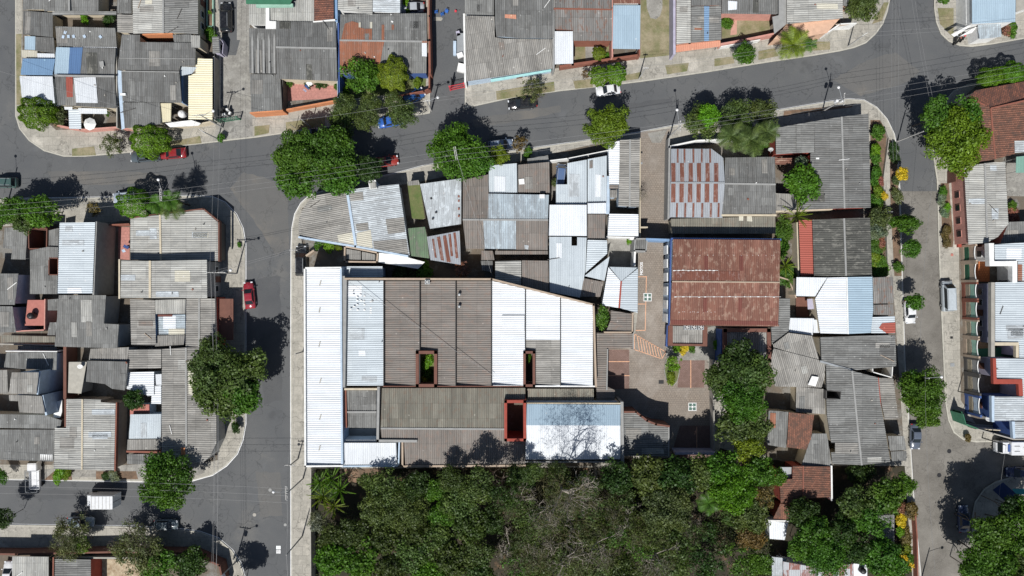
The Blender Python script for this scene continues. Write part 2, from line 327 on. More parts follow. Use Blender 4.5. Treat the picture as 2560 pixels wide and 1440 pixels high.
# ------------------------------------------------------------------ corrugated sheeting laid over any outline
def plane_of(poly, z, rib, s):
    """returns (direction, function z(X,Y), world outline); z is a height or (height, x, y) at a spot"""
    if isinstance(z, tuple): z0, ax, ay = z
    else: z0 = z; ax = sum(p[0] for p in poly) / len(poly); ay = sum(p[1] for p in poly) / len(poly)
    ang = {'h': 0.0, 'v': 90.0}.get(rib, rib)
    d = Vector((math.cos(R(ang)), math.sin(R(ang)))); g = d * s
    A = at(ax, ay, z0); c = z0 - g.x * A.x - g.y * A.y
    W = []
    for x, y in poly:
        a = (x - 1280) / F; b = (720 - y) / F; k = g.x * a + g.y * b
        zz = (c + k * H) / (1 + k); W.append(Vector((a * (H - zz), b * (H - zz), zz)))
    return d, (lambda X, Y: c + g.x * X + g.y * Y), W
def corrugate(name, W, d, zf, mat, parent, amp=0.042, pitch=PITCH, lift=0.0, label=None):
    n = len(W); e = Vector((-d.y, d.x)); q = [(p.x * d.x + p.y * d.y, p.x * e.x + p.y * e.y) for p in W]
    vmin = min(b for a, b in q); vmax = max(b for a, b in q)
    seg = 4; step = pitch / seg; ks = range(math.ceil(vmin / step), math.floor(vmax / step) + 1)
    br = sorted(set([round(k * step, 5) for k in ks] + [round(b, 5) for a, b in q]))
    vs = []; fs = []; uvs = []; ou = random.uniform(0, 80); ov = round(random.uniform(0, 80) / pitch) * pitch
    for v0, v1 in zip(br[:-1], br[1:]):
        if v1 - v0 < 1e-4: continue
        vm = (v0 + v1) / 2; X = []
        for i in range(n):
            (a0, b0), (a1, b1) = q[i], q[(i + 1) % n]
            if (b0 - vm) * (b1 - vm) < 0:
                f = lambda v: a0 + (a1 - a0) * (v - b0) / (b1 - b0)
                X.append((f(vm), f(v0), f(v1)))
        X.sort()
        for k in range(0, len(X) - 1, 2):
            quad = ((X[k][1], v0), (X[k + 1][1], v0), (X[k + 1][2], v1), (X[k][2], v1)); b = len(vs)
            for u, v in quad:
                x = u * d.x + v * e.x; y = u * d.y + v * e.y
                vs.append((x, y, zf(x, y) + lift + amp * math.cos(2 * math.pi * v / pitch))); uvs.append((u + ou, v + ov))
            fs.append((b, b + 1, b + 2, b + 3))
    me = mesh(name, vs, fs); uv = me.uv_layers.new(name='UVMap')
    uv.data.foreach_set('uv', [c for t in uvs for c in t])
    return put(name, me, mat, parent, label=label)

class House:
    def __init__(s, label, wall='cream', name='house', cat='house', group=None, cx=None):
        s.label = label; s.wallm = wall; s.name = name; s.cat = cat; s.group = group; s.items = []; s.walls = MB(); s.o = None; s.last = None; s.faces = []; s.polys = []; s.big = []
    def root(s, p):
        if s.o is None: s.o = empty(s.name, (p[0], p[1], 0.1), s.label, s.cat, s.group)
        return s.o
    def r(s, mat, poly, z=3.2, rib='v', sl=0.08, wall=True, ins=0.18, name='roof', lift=0, label=None, base=0.0):
        P = pts(poly); d, zf, W = plane_of(P, z, rib, sl); s.last = (P, z, rib, sl, d, zf)
        cx = sum(p.x for p in W) / len(W); cy = sum(p.y for p in W) / len(W); s.root((cx, cy))
        corrugate(name, W, d, zf, mat, s.o, lift=lift, label=label)
        ar = abs(area2([(p.x, p.y) for p in W])) / 2
        if ar > 14 and wall is not None: s.big.append((P, W, d, zf, mat, ar))
        if wall:
            q = inset([(p.x, p.y) for p in W], ins); s.polys.append(q); s.walls.prism(q, base, lambda x, y: zf(x, y) - 0.07)
        elif wall is False:
            mb = MB(); q = inset([(p.x, p.y) for p in W], 0.25)
            for x, y in q: mb.tube((x, y, 0.1), (x, y, zf(x, y) - 0.05), 0.05, n=6)
            mb.build('support_post', 'steel', s.o)
        return s
    def patch(s, mat, poly, lift=0.05, label=None, name='roof_sheet'):
        """a differently coloured sheet lying on the last roof"""
        P, z, rib, sl, d, zf = s.last
        if isinstance(z, tuple): zz = z
        else: zz = (z, sum(p[0] for p in P) / len(P), sum(p[1] for p in P) / len(P))
        d, zf2, W = plane_of(pts(poly), zz, rib, sl)
        corrugate(name, W, d, zf2, mat, s.o, lift=lift, label=label)
        return s
    def cap(s, line, z, mat='grey', w=0.28, h=0.1, name='ridge_cap'):
        P = [at(x, y, z) for x, y in pts(line)]; mb = MB(); s.root(P[0])
        strip_wall(mb, P, w, z - h, z + h * 0.6); mb.build(name, mat, s.o); return s
    def par(s, line, z, mat='white', w=0.25, z0=0.0, name='parapet', closed=False):
        P = [at(x, y, z) for x, y in pts(line)]; s.root(P[0]); mb = MB()
        if closed: P = P + [P[0]]
        for a, b in zip(P[:-1], P[1:]):
            t = (b - a); t.z = 0; t.normalize(); strip_wall(mb, [a - t * w / 2 * 0.98, b + t * w / 2 * 0.98] , w, z0, z)
        mb.build(name, mat, s.o); return s
    def slab(s, poly, z, th, mat, name='flat_roof', wall=False, label=None):
        W = [at(x, y, z) for x, y in pts(poly)]; s.root(W[0]); mb = MB(); mb.prism(ccw([(p.x, p.y) for p in W]), z - th, z)
        mb.build(name, mat, s.o, label=label)
        if wall: s.walls.prism(inset([(p.x, p.y) for p in W], 0.1), 0, z - th + 0.01)
        return s
    def box(s, x, y, z0, d, mat, name, rz=0, label=None):
        p = at(x, y, z0 + d[2] / 2); s.root(p); MB().box(p, d, R(rz)).build(name, mat, s.o, label=label); return s
    def face(s, line, n=2, door=True, z=1.0, h=1.1, w=1.1, mat='white', zref=1.5, off=0.0):
        """windows (and a door) on the wall face nearest to a line of the plan"""
        s.faces.append((line, n, door, z, h, w, mat, zref)); return s
    def _face(s, line, n, door, z, h, w, mat, zref):
        (x0, y0), (x1, y1) = pts(line); A = at(x0, y0, zref); B = at(x1, y1, zref); t0 = (B - A).normalized(); mid = (A + B) / 2; best = None
        for q in s.polys:
            for i in range(len(q)):
                a = Vector((*q[i], 0)); b = Vector((*q[(i + 1) % len(q)], 0)); L = (b - a).length
                if L < 1.5: continue
                t = (b - a) / L
                if abs(t.dot(t0)) < .9: continue
                u = max(0, min(L, (mid - a).dot(t))); dd = (a + t * u - mid); dd.z = 0
                if best is None or dd.length < best[0]: best = (dd.length, a, b)
        if best is None: return
        _, a, b = best; t = (b - a).normalized(); L0 = (b - a).length; ua, ub = sorted(((A - a).dot(t), (B - a).dot(t))); ua = max(.5, ua); ub = min(L0 - .5, ub)
        if ub - ua < 1.2: ua, ub = .4, L0 - .4
        L = ub - ua; ang = math.atan2(t.y, t.x); nr = Vector((t.y, -t.x, 0)); k = n + (1 if door else 0); k = max(1, min(k, int(L / 1.5)))
        for i in range(k):
            c = a + t * (ua + L * (i + 0.5) / k) + nr * .02
            if door and i == k // 2:
                f = MB().box((c.x, c.y, 1.17), (1.0, 0.12, 2.1), ang).build('door', 'brownf', s.o)
                MB().box((c.x + t.x * .38, c.y + t.y * .38, 1.1), (0.06, 0.2, 0.1), ang).build('handle', 'steel', f)
            else:
                f = MB().box((c.x, c.y, z + h / 2), (w, 0.1, h), ang).build('window', mat, s.o)
                MB().box((c.x, c.y, z + h / 2), (w - 0.16, 0.14, h - 0.16), ang).build('pane', 'glass', f)
    def weather(s):
        g = random.Random(s.label)
        for (P, W, d, zf, mat, ar) in s.big:
            e = Vector((-d.y, d.x)); q = [(p.x * d.x + p.y * d.y, p.x * e.x + p.y * e.y) for p in W]; ins = lambda u, v: sum(((q[i][1] > v) != (q[i - 1][1] > v)) and (u < (q[i - 1][0] - q[i][0]) * (v - q[i][1]) / (q[i - 1][1] - q[i][1]) + q[i][0]) for i in range(len(q))) % 2 == 1
            us = [a for a, b in q]; vs = [b for a, b in q]
            dark = {'cem': ('cemd', 'cemt', 'ceml', 'cem'), 'cemd': ('cem', 'lich', 'cemt'), 'ceml': ('cemt', 'crmw', 'wash'), 'cemt': ('cem', 'ceml', 'cemb'), 'pale': ('wash', 'wht')}.get(mat)
            if not dark: continue
            for _ in range(min(5, int(ar / 28) + 1)):
                w_ = g.choice((.9, .9, 1.8)); l_ = g.choice((1.2, 2.4, 2.4, 3.6)); u0 = g.uniform(min(us), max(us) - l_); v0 = g.uniform(min(vs), max(vs) - w_)
                c4 = [(u0, v0), (u0 + l_, v0), (u0 + l_ + g.uniform(-.1, .1), v0 + w_), (u0, v0 + w_)]
                if all(ins(u, v) for u, v in c4): corrugate('roof_sheet', [Vector((u * d.x + v * e.x, u * d.y + v * e.y)) for u, v in c4], d, zf, g.choice(dark), s.o, lift=.04)
            for _ in range(min(4, int(ar / 22))):
                u, v = g.uniform(min(us), max(us)), g.uniform(min(vs), max(vs))
                if ins(u, v):
                    x, y = u * d.x + v * e.x, u * d.y + v * e.y; k = g.random(); z = zf(x, y) + .1
                    if k < .5: MB().box((x, y, z), (g.uniform(.15, .35), g.uniform(.12, .25), .14), g.uniform(0, 3)).build('loose_brick', g.choice(('brick', 'white', 'grey', 'concrete')), s.o)
                    elif k < .75: MB().box((x, y, z), (g.uniform(1.2, 2.6), .09, .07), g.uniform(0, 3)).build('loose_pole', g.choice(('white', 'dark', 'tan')), s.o)
                    else: MB().tube((x, y, z - .05), (x, y, z + .3), .07, n=8).build('vent_pipe', g.choice(('grey', 'dark')), s.o)
    def done(s):
        s.weather()
        for f in s.faces: s._face(*f)
        if s.walls.v: s.walls.build('wall', s.wallm, s.o)
        return s.o
# ------------------------------------------------------------------ the ground
def sheet(name, poly, z, mat, kind='structure', world=False, th=0.0):
    W = poly if world else [at(x, y, z) for x, y in pts(poly)]
    p = ccw([(v[0], v[1]) for v in W]); mb = MB()
    if th: mb.prism(p, z - th, z)
    else: mb.add([(x, y, z) for x, y in p], [tuple(range(len(p)))])
    o = mb.build(name, mat); 
    if kind: o['kind'] = kind
    return o
sheet('ground', [(-900, -900), (900, -900), (900, 900), (-900, 900)], -0.03, 'soil', world=True)
sheet('road', '-300,-300 2900,-300 2900,1750 -300,1750', 0.0, 'asphalt')
sheet('paver_street', '2246,478 2400,478 2420,1090 2600,1090 2600,1600 2260,1600', 0.004, 'pavroad')
BL = {
 'top_left': '38,-120 38,290 48,322 72,352 110,378 160,392 210,392 300,384 400,374 475,363 560,353 640,344 730,331 820,318 940,301 1060,286 1075,283 1076,-120',
 'top_middle': '1162,-120 1162,271 1280,245 1400,228 1500,217 1600,205 1760,182 1920,156 2030,140 2100,128 2135,120 2165,108 2190,85 2208,60 2219,30 2225,0 2225,-120',
 'top_right': '2335,-120 2335,20 2340,55 2352,85 2372,104 2400,115 2430,117 2480,111 2560,97 2800,60 2800,-120',
 'middle_left': '-300,500 0,497 200,494 400,492 480,489 530,492 562,506 590,536 606,570 613,610 613,760 613,1060 606,1100 592,1135 565,1165 530,1188 480,1202 350,1204 0,1198 -300,1195',
 'centre': '728,1700 727,900 728,620 730,570 737,535 752,508 772,490 800,480 900,453 1000,430 1060,414 1150,398 1290,376 1480,349 1602,330 1692,312 1800,297 1940,276 2060,256 2120,247 2160,250 2192,268 2218,298 2236,335 2244,380 2250,480 2256,700 2262,900 2275,1100 2285,1250 2302,1440 2320,1700',
 'right': '2342,450 2334,400 2332,350 2340,300 2356,258 2384,226 2420,210 2480,200 2560,189 2850,150 2850,1098 2560,1103 2440,1106 2408,1100 2384,1082 2370,1050 2362,1000 2358,900 2350,720 2346,600',
 'bottom_left': '-300,1312 0,1312 300,1316 440,1322 500,1330 545,1346 580,1376 602,1410 613,1450 613,1700 -300,1700',
 'bottom_right': '2428,1700 2430,1290 2437,1255 2460,1222 2490,1203 2530,1192 2600,1186 2850,1180 2850,1700',
}
for k, s in BL.items():
    W = ccw([(p.x, p.y) for p in [at(x, y, 0.12) for x, y in pts(s)]])
    o = MB().prism(W, -0.02, 0.12).build('sidewalk', 'sidewalk'); o['kind'] = 'structure'
    # a raised kerb stone all the way round
    Win = inset(W, 0.22); mb = MB(); n = len(W)
    vs = [(x, y, 0.135) for x, y in W] + [(x, y, 0.135) for x, y in Win] + [(x, y, 0.0) for x, y in W]
    mb.add(vs, [f for i in range(n) for f in ((i, (i + 1) % n, (i + 1) % n + n, i + n), (i + 2 * n, (i + 1) % n + 2 * n, (i + 1) % n, i))])
    o = mb.build('kerb', 'kerb'); o['kind'] = 'structure'
    if k in ('centre', 'middle_left', 'bottom_left'):
        Wl = inset(W, -0.14); vs = [(x, y, 0.006) for x, y in inset(W, -0.02)] + [(x, y, 0.006) for x, y in Wl]; mb = MB()
        mb.add(vs, [(i, (i + 1) % n, (i + 1) % n + n, i + n) for i in range(n)]); o = mb.build('painted_edge_line', 'whitep'); o['kind'] = 'structure'
# back yards under the houses
for s in ('56,-100 56,250 140,325 300,322 510,300 545,290 535,-100', '622,-60 622,276 845,252 1065,215 1066,-60', '1166,-100 1166,200 1380,172 1596,137 1597,-100', '1685,-100 1688,120 1960,85 2100,60 2104,-100',
          '-200,575 140,560 240,560 330,550 540,560 545,740 545,1150 480,1165 -200,1160', '765,640 750,590 755,520 870,478 1020,460 1290,405 1520,352 1596,348 1596,780 1484,780 1484,1165 765,1165',
          '1682,365 1930,330 1945,330 2168,286 2176,520 2182,700 2232,700 2262,1150 2075,1160 1925,1160 1790,900 1682,870', '2412,240 2440,215 2800,170 2800,1085 2440,1060 2402,1000 2395,430', '-300,1375 480,1380 560,1420 580,1700 -300,1700'):
    sheet('yard_ground', s, 0.128, 'yardg')
# driveways, lanes, verges
sheet('concrete_lane', '556,-80 621,-80 632,344 536,356 540,300 552,290', 0.132, 'concr')
sheet('asphalt_patch', '538,-60 593,-60 592,100 600,100 590,138 560,138', 0.137, 'asphalt')
sheet('alley', '1076,-120 1162,-120 1164,272 1076,285', 0.05, 'asphalt')
sheet('concrete_patch', '1084,42 1104,43 1107,47 1103,52 1084,52', 0.056, 'sidewalk')
sheet('vacant_lot', '1603,-100 1677,-100 1678,138 1600,146', 0.14, 'drygrass')
sheet('concrete_apron', '1614,-60 1657,-60 1656,20 1650,40 1640,48 1626,45 1617,20', 0.145, 'concr')
sheet('courtyard', '1601,330 1674,322 1676,868 1766,872 1780,1000 1782,1146 1672,1146 1672,1066 1560,1010 1517,1000 1517,872 1584,870 1594,782 1598,600', 0.14, 'cobble')
sheet('parking_bay', '1519,874 1573,874 1573,973 1519,973', 0.145, 'redpav')
sheet('parking_bay', '1697,901 1762,901 1760,969 1694,969', 0.145, 'redpav')
sheet('parking_bay', '1700,1064 1779,1064 1781,1145 1676,1145', 0.145, 'redpav')
sheet('concrete_walk', '1665,865 1764,862 1764,820 1806,812 1804,900 1666,900', 0.147, 'concr')
sheet('concrete_apron', '1619,333 1668,324 1652,357 1630,357', 0.145, 'concr')
for s in ('40,85 54,85 52,150 55,190 56,262 41,262', '180,372 235,366 240,388 180,390', '330,372 500,340 504,358 420,366', '636,316 674,312 672,333 636,340', '714,306 812,292 812,316 716,328', '1240,228 1385,204 1387,228 1242,250', '1433,202 1482,196 1482,218 1438,222', '1562,188 1602,180 1604,196 1562,202',
          '1663,164 1722,157 1718,178 1668,186', '1786,147 1834,141 1836,158 1786,166', '1896,128 1936,120 1946,140 1896,150', '2012,104 2075,104 2075,124 2012,128', '2344,20 2384,20 2384,95 2350,60', '2210,6 2222,6 2205,52 2180,60'):
    sheet('grass_verge', s, 0.142, 'drygrass')
for s in ('1960,277 2130,262 2135,258 2130,268 2000,284 1958,292', '2224,345 2242,390 2246,480 2250,600 2254,690 2236,690 2226,500', '2352,458 2372,458 2384,600 2382,618 2356,618 2354,540', '135,1178 178,1176 180,1200 110,1200', '240,1178 340,1178 345,1198 240,1198'):
    sheet('planting_bed', s, 0.142, 'soil')
sheet('planting_bed', '2176,300 2200,300 2218,330 2206,450 2214,560 2218,690 2182,692 2176,520', 0.142, 'soil')
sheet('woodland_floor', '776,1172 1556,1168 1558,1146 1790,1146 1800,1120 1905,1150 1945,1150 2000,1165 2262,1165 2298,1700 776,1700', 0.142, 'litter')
sheet('garden_floor', '1440,104 1530,104 1530,148 1436,158', 0.142, 'drygrass')
sheet('garden_path', '1463,104 1495,104 1500,150 1464,152', 0.147, 'concr')
sheet('garden_floor', '1805,38 1925,38 1925,84 1805,96', 0.142, 'drygrass')
sheet('garden_path', '1830,38 1842,38 1842,86 1826,88', 0.147, 'pinktile')
sheet('patio_floor', '718,197 843,199 843,246 718,252', 0.142, 'pinkf')
sheet('patio_floor', '296,568 324,568 324,650 296,652', 0.142, 'pinkf')
sheet('patio_floor', '1520,593 1580,593 1578,670 1520,672', 0.142, 'concr')
sheet('front_garden', '850,180 1066,180 1064,215 975,236 850,250', 0.142, 'lawn')
sheet('bare_earth', '860,1172 960,1170 965,1200 920,1210 872,1205', 0.146, 'soil')
sheet('crazy_paving', '255,1398 380,1398 400,1420 400,1600 252,1600', 0.142, 'pebble')
sheet('concrete_yard', '2515,408 2640,400 2640,492 2518,490', 0.142, 'concr')
sheet('concrete_floor', '60,1176 510,1152 512,1182 470,1194 60,1192', 0.136, 'concr')
# painted markings on the court
def lines(name, segs, w, mat, z=0.152):
    mb = MB()
    for sgm in segs.split(';'):
        P = [at(x, y, z) for x, y in pts(sgm)]
        for a, b in zip(P[:-1], P[1:]):
            t = (b - a).normalized(); nn = Vector((-t.y, t.x, 0)) * w / 2
            a2, b2 = a - t * w / 2, b + t * w / 2
            mb.add([a2 + nn, a2 - nn, b2 - nn, b2 + nn], [(0, 1, 2, 3)])
    o = mb.build(name, mat); o['kind'] = 'structure'; return o
M['opaint'] = plain('orange_line_paint', (0.72, 0.4, 0.25), var=0.25, scale=3)
lines('bay_line', '1596,692 1614,692;1616,691 1613,826;1596,760 1612,760;1590,826 1612,826', 0.12, 'opaint')
lines('bay_line', '1521,904 1573,904;1521,939 1573,939;1727,901 1727,969;1742,1068 1742,1140', 0.12, 'opaint')
hz = '1586,835 1665,880;1586,835 1586,874;1586,874 1652,896;1665,880 1655,896'
for k in range(1, 10):
    t = k / 10; x0 = 1586 + 70 * t; hz += ';%.1f,%.1f %.1f,%.1f' % (x0, 835 + 40 * t, x0 + 6, 876 + 19 * t)
lines('hatched_zone', hz, 0.11, 'opaint', 0.156)
# MOTOS, painted sideways beside the bays
def text(name, body, x, y, z, size, rz, mat, kind='structure'):
    cu = bpy.data.curves.new(name, 'FONT'); cu.body = body; cu.size = size; cu.align_x = 'CENTER'; cu.align_y = 'CENTER'; cu.extrude = 0.002; cu.offset = 0.02
    t = bpy.data.objects.new(name, cu); dg = None
    C.objects.link(t); bpy.context.view_layer.update(); me = bpy.data.meshes.new_from_object(t.evaluated_get(bpy.context.evaluated_depsgraph_get()))
    bpy.data.objects.remove(t); me.materials.clear(); o = put(name, me, mat); o.location = at(x, y, z); o.rotation_euler = (0, 0, R(rz)); 
    if kind: o['kind'] = kind
    return o
text('painted_word', 'MOTOS', 1604, 671.5, 0.153, 0.62, 90, 'whitep')
# green evacuation squares
M['egreen'] = plain('green_marking_paint', (0.09, 0.16, 0.13), var=0.15)
for i, (x, y) in enumerate(((1619, 743), (1731, 1017))):
    p = at(x, y, 0.155); s = 1.36 / 2
    o = MB().add([(p.x - s, p.y - s, 0.156), (p.x + s, p.y - s, 0.156), (p.x + s, p.y + s, 0.156), (p.x - s, p.y + s, 0.156)], [(0, 1, 2, 3)]).build('evacuation_square', 'whitep'); o['kind'] = 'structure'
    s = 0.57
    o = MB().add([(p.x - s, p.y - s, 0.16), (p.x + s, p.y - s, 0.16), (p.x + s, p.y + s, 0.16), (p.x - s, p.y + s, 0.16)], [(0, 1, 2, 3)]).build('evacuation_square', 'egreen'); o['kind'] = 'structure'
    mb = MB(); mb.box((p.x, p.y, 0.163), (0.34, 0.32, 0.004))
    for k in range(4):
        c, sn = math.cos(k * math.pi / 2), math.sin(k * math.pi / 2)
        if i == 0:
            mb.lathe((p.x + c * 0.4, p.y + sn * 0.4, 0.161), [(0.12, 0), (0.12, 0.004)], 10); mb.box((p.x + c * 0.28, p.y + sn * 0.28, 0.163), (0.2 if c else .07, 0.07 if abs(c) > .5 else 0.2, 0.0035))
        else:
            mb.box((p.x + c * 0.42, p.y + sn * 0.42, 0.163), (0.3 if abs(c) > .5 else .13, 0.13 if abs(c) > .5 else 0.3, 0.004))
    o = mb.build('evacuation_symbol', 'whitep'); o['kind'] = 'structure'
# faded white panels on the street and manhole covers
for (x, y, c) in ((696, 1369, 'steel'), (696, 1379.5, 'whitep')):
    p = at(x, y, 0.01); MB().box((p.x, p.y, 0.006), (0.72, 0.58, 0.004)).build('painted_panel', c)['kind'] = 'structure'
    mb = MB(); 
    for dy in (-.2, .2): mb.box((p.x, p.y + dy, 0.0095), (0.34, 0.035, 0.004))
    for k in range(5): mb.box((p.x - .2 + .1 * k, p.y, 0.0095), (0.05, 0.18, 0.004))
    mb.build('painted_mark', 'grey')['kind'] = 'structure'
def manhole(x, y, r=0.36, col='iron', z=0.02, lab=''):
    p = at(x, y, z); o = MB().lathe((p.x, p.y, z - 0.015), [(r, 0), (r, 0.02), (r * 0.9, 0.024)], 20).build('manhole_cover', col); tagit(o, lab, 'manhole cover', 'manhole covers in the streets'); return o
manhole(2373, 1128, lab='dark round manhole cover in a square frame near the parked ambulance'); manhole(2348, 1188, lab='dark round manhole cover above the pale stain on the paver street')
manhole(675, 1225, 0.28, 'grey', lab='grey round cover left of the pole crossarm in the lower street'); manhole(636, 1287, 0.3, 'concrete', lab='pale round cover in the middle of the lower asphalt street')
manhole(713, 1312, 0.25, 'grey', lab='small round cover close to the kerb of the wooded lot')
for x, y, wd, hh, lab in ((1604, 381, .32, .32, 'small square drain in the alley beside the brown ridged roof, upper'), (1603.5, 408, .34, .34, 'grey square drain in the alley, second from the street'), (1602, 466, .3, .3, 'small square drain just above the bare stump tree'), (1653, 955, .85, .6, 'barred drain grate left of the long planter in the courtyard'), (2380, 637, .42, .42, 'reddish square cover on the sidewalk before the orange patio'), (2379, 844, .42, .38, 'dark square cover on the sidewalk before the buff patio'), (2381, 912, .7, .6, 'large pale square cover on the grey sidewalk slab')):
    p = at(x, y, 0.15); o = MB().box((p.x, p.y, 0.155), (wd, hh, 0.03)).build('drain_cover', 'redtile' if 'reddish' in lab else 'steel' if 'pale' in lab or 'grey' in lab else 'iron'); tagit(o, lab, 'drain cover')

M['asph2'] = groundmat('newer_asphalt', (0.08, 0.083, 0.088), (0.1, 0.102, 0.104), 0.2, 9.0, crack=0.2); M['asph3'] = groundmat('dusty_asphalt', (0.118, 0.117, 0.114), (0.135, 0.132, 0.126), 0.2, 9.0, (0.17, 0.155, 0.135), 0.1, 0.5, 0.7, crack=0.3)
def blot(poly, mat):
    """worn or resurfaced area with a ragged edge"""
    W = [at(x, y, 0) for x, y in pts(poly)]; P = []
    for i in range(len(W)):
        a, b = W[i], W[(i + 1) % len(W)]; n = max(2, int((b - a).length / .8))
        for k in range(n): q = a.lerp(b, k / n); P.append((q.x + random.uniform(-.14, .14), q.y + random.uniform(-.14, .14)))
    o = MB().add([(x, y, 0.003) for x, y in ccw(P)], [tuple(range(len(P)))]).build('road_patch', mat); o['kind'] = 'structure'
blot('575,470 610,430 680,450 720,500 722,620 690,640 640,560', 'asph3'); blot('640,700 700,690 706,1000 660,1010', 'asph2'); blot('2080,200 2170,150 2240,130 2300,180 2260,210 2150,240', 'asph3'); blot('1500,270 1560,262 1640,250 1680,246 1682,258 1560,276', 'asph2'); blot('120,430 300,425 420,440 410,458 250,462 130,455', 'asph3'); blot('1180,300 1260,285 1400,262 1402,280 1190,322', 'asph3')
blot('1093,0 1118,0 1120,180 1098,200', 'asph3'); blot('40,1222 300,1228 300,1250 40,1244', 'asph2'); blot('640,1180 700,1180 706,1290 650,1292', 'asph3')
# ------------------------------------------------------------------ houses; outlines measured on the roofs, heights from their shadows
G = 'low corrugated-roof houses'
def HS(label, wall='cream', group=G, name='house', cat='house'): return House(label, wall, name, cat, group)
# ---- top left block
h = HS('grey sheet-roofed house cut by the top edge beside the street on the left')
h.r('cem', '58,-60 110,-60 110,24 58,24', 3.2, 'v', .06).r('cem', '110,-60 246,-60 246,28 110,28', 3.4, 'v', .06).r('cemd', '58,27 132,32 132,93 57,86', 3.0, 'v', -.06)
h.r('cem', '131,29 291,29 291,38 131,38', 3.1, 'h', 0, wall=None); h.cap('173,-60 173,27', 3.6); h.done()
h = HS('long narrow dark grey roof with small loose panes lying on it, below the barred patio')
h.r('cem', '138,66 288,70 292,119 143,117', 3.4, 'v', .1).r('cemd', '88,92 134,94 137,133 88,127', 3.0, 'v', .08).r('sky', '62,90 88,91 88,125 61,124', 3.05, 'v', .08, label='pale blue roof sheet')
h.r('crmw', '53,125 93,126 94,147 56,144', 2.7, 'v', 0, wall=False, label='cream canopy sheet').r('wht', '93,133 136,134 137,146 94,145', 2.8, 'v', 0, wall=False); h.cap('183,118 292,119', 3.4, 'white', .15)
for i, (x, y) in enumerate(((163, 81), (158, 92), (171, 91), (184, 91), (211, 91), (251, 92))): h.box(x, y, 3.5, (.42, .5, .04), 'paleblue', 'loose_pane', 12 * i - 20)
h.done()
h = HS('blue and white metal roofs side by side above the big clipped corner tree', 'paleblue')
h.r('blue', '57,146 138,147 131,188 51,187', 3.2, 'v', .09, label='blue upper roof').r('wht', '49,190 131,191 137,258 55,249', 3.1, 'v', -.07, label='white lower roof'); h.done()
h = HS('two-tone blue roof half over a grey half with a red strip and white panel')
h.r('cemd', '141,118 289,120 286,191 136,187', 3.5, 'v', .09).patch('sky', '141,118 175,119 171,186 136,186').patch('blud', '175,119 207,119 201,187 171,186')
h.r('cemd', '137,190 286,192 291,271 145,263', 3.4, 'v', -.09).patch('red', '165,192 182,192 183,243 167,243').patch('wht', '185,195 240,192 245,258 191,257', .08)
h.r('wht', '195,270 267,272 268,285 197,284', 2.8, 'v', 0, wall=False).r('wht', '160,267 181,267 181,274 162,274', 2.8, 'v', 0, wall=False).r('pale', '171,274 202,274 203,323 173,322', 2.7, 'h', -.08, wall=False)
h.cap('137,189 286,191', 3.85).par('291,120 292,318', 3.2, 'concrete', .18).par('136,312 200,324 290,318', 1.8, 'pink', .22, name='front_wall'); h.box(254, 160, 3.7, (.7, .9, .05), 'grey', 'loose_pane', 10); h.done()
h = HS('big grey gabled house whose right side meets the black car driveway at the top')
h.r('ceml', '330,-60 408,-60 407,82 333,84', (4.0, 408, 10), 'h', .1).r('cem', '409,-60 495,-60 495,86 409,81', (4.0, 408, 10), 'h', -.1).cap('408,-60 408,82', 4.05)
h.r('cemt', '293,35 334,37 334,84 293,80', 3.1, 'h', 0).r('cem', '293,-60 329,-60 329,34 293,33', 3.0, 'v', 0); h.face('495,-40 495,80', 3, True, off=.1); h.done()
h = HS('wide slate grey roof around a small orange courtyard left of the cream canopy')
h.r('cemd', '305,86 350,87 350,105 478,107 479,119 489,122 488,165 450,165 448,177 293,175', (3.6, 400, 144), 'v', .06).r('cem', '431,87 478,86 478,106 436,106', 3.5, 'v', 0).r('ceml', '477,88 500,89 500,120 479,119', 3.7, 'v', -.05)
h.par('351,86 430,84', 3.3, 'orange', .2).r('pale', '449,166 493,168 480,184 450,190', 3.0, 'v', 0, wall=False); h.cap('298,145 488,147', 3.68, 'grey', .1, .04); h.done()
h = HS('grey roof with a crumpled pale gutter strip down its left edge, above the round tree')
h.r('cemd', '303,178 448,180 454,257 306,254', 3.4, 'v', .07).r('cem', '306,256 400,256 402,310 312,321', 3.3, 'v', -.08).slab('292,175 304,177 314,320 304,324', 3.05, .08, 'paleblue', 'gutter')
h.cap('304,178 448,180', 3.7, 'grey', .14, .05).r('crm', '402,258 428,258 427,304 402,306', 3.0, 'v', 0, wall=False, label='small cream canopy'); h.box(308, 236, 3.3, (.9, .35, .3), 'white', 'chimney_block')
h.par('306,322 412,312', 1.6, 'pink', .2, name='front_wall'); h.slab('413,308 478,300 502,308 496,314 425,318', 2.4, .08, 'white', 'entrance_canopy'); h.done()
h = HS('long cream yellow metal canopy over the garage beside the concrete lane', 'cream')
h.r('crm', '489,145 531,147 531,300 471,298 471,190 489,183', 3.0, 'h', .03, wall=False).par('534,142 537,300', 2.2, 'concrete', .2, name='boundary_wall').par('455,166 455,255', 2.8, 'bluew', .2)
h.face('454,190 454,250', 2, False); h.par('415,318 502,309 530,303', 1.7, 'cream', .2, name='front_wall'); h.done()
# little guard booth by the driveway
h = HS('tiny guard booth with a ribbed roof and one barred window, by the driveway', 'lilac', None, 'guard_booth', 'guard booth')
h.r('cem', '530,92 547,92 549,133 532,133', 2.7, 'h', -.1).par('550,94 558,108 556,133', 2.0, 'lilac', .1).face('551,96 557,112', 1, False); h.done()
h = HS('raised planter with pale blue rims in the narrow gap next to the black car', 'turq', None, 'planter', 'planter')
h.par('517,-20 517,66 532,66 532,-20', .7, 'mintw', .18, name='rim').slab('518,-20 531,-20 531,65 518,65', .5, .1, 'soil', 'planting_soil'); h.done()
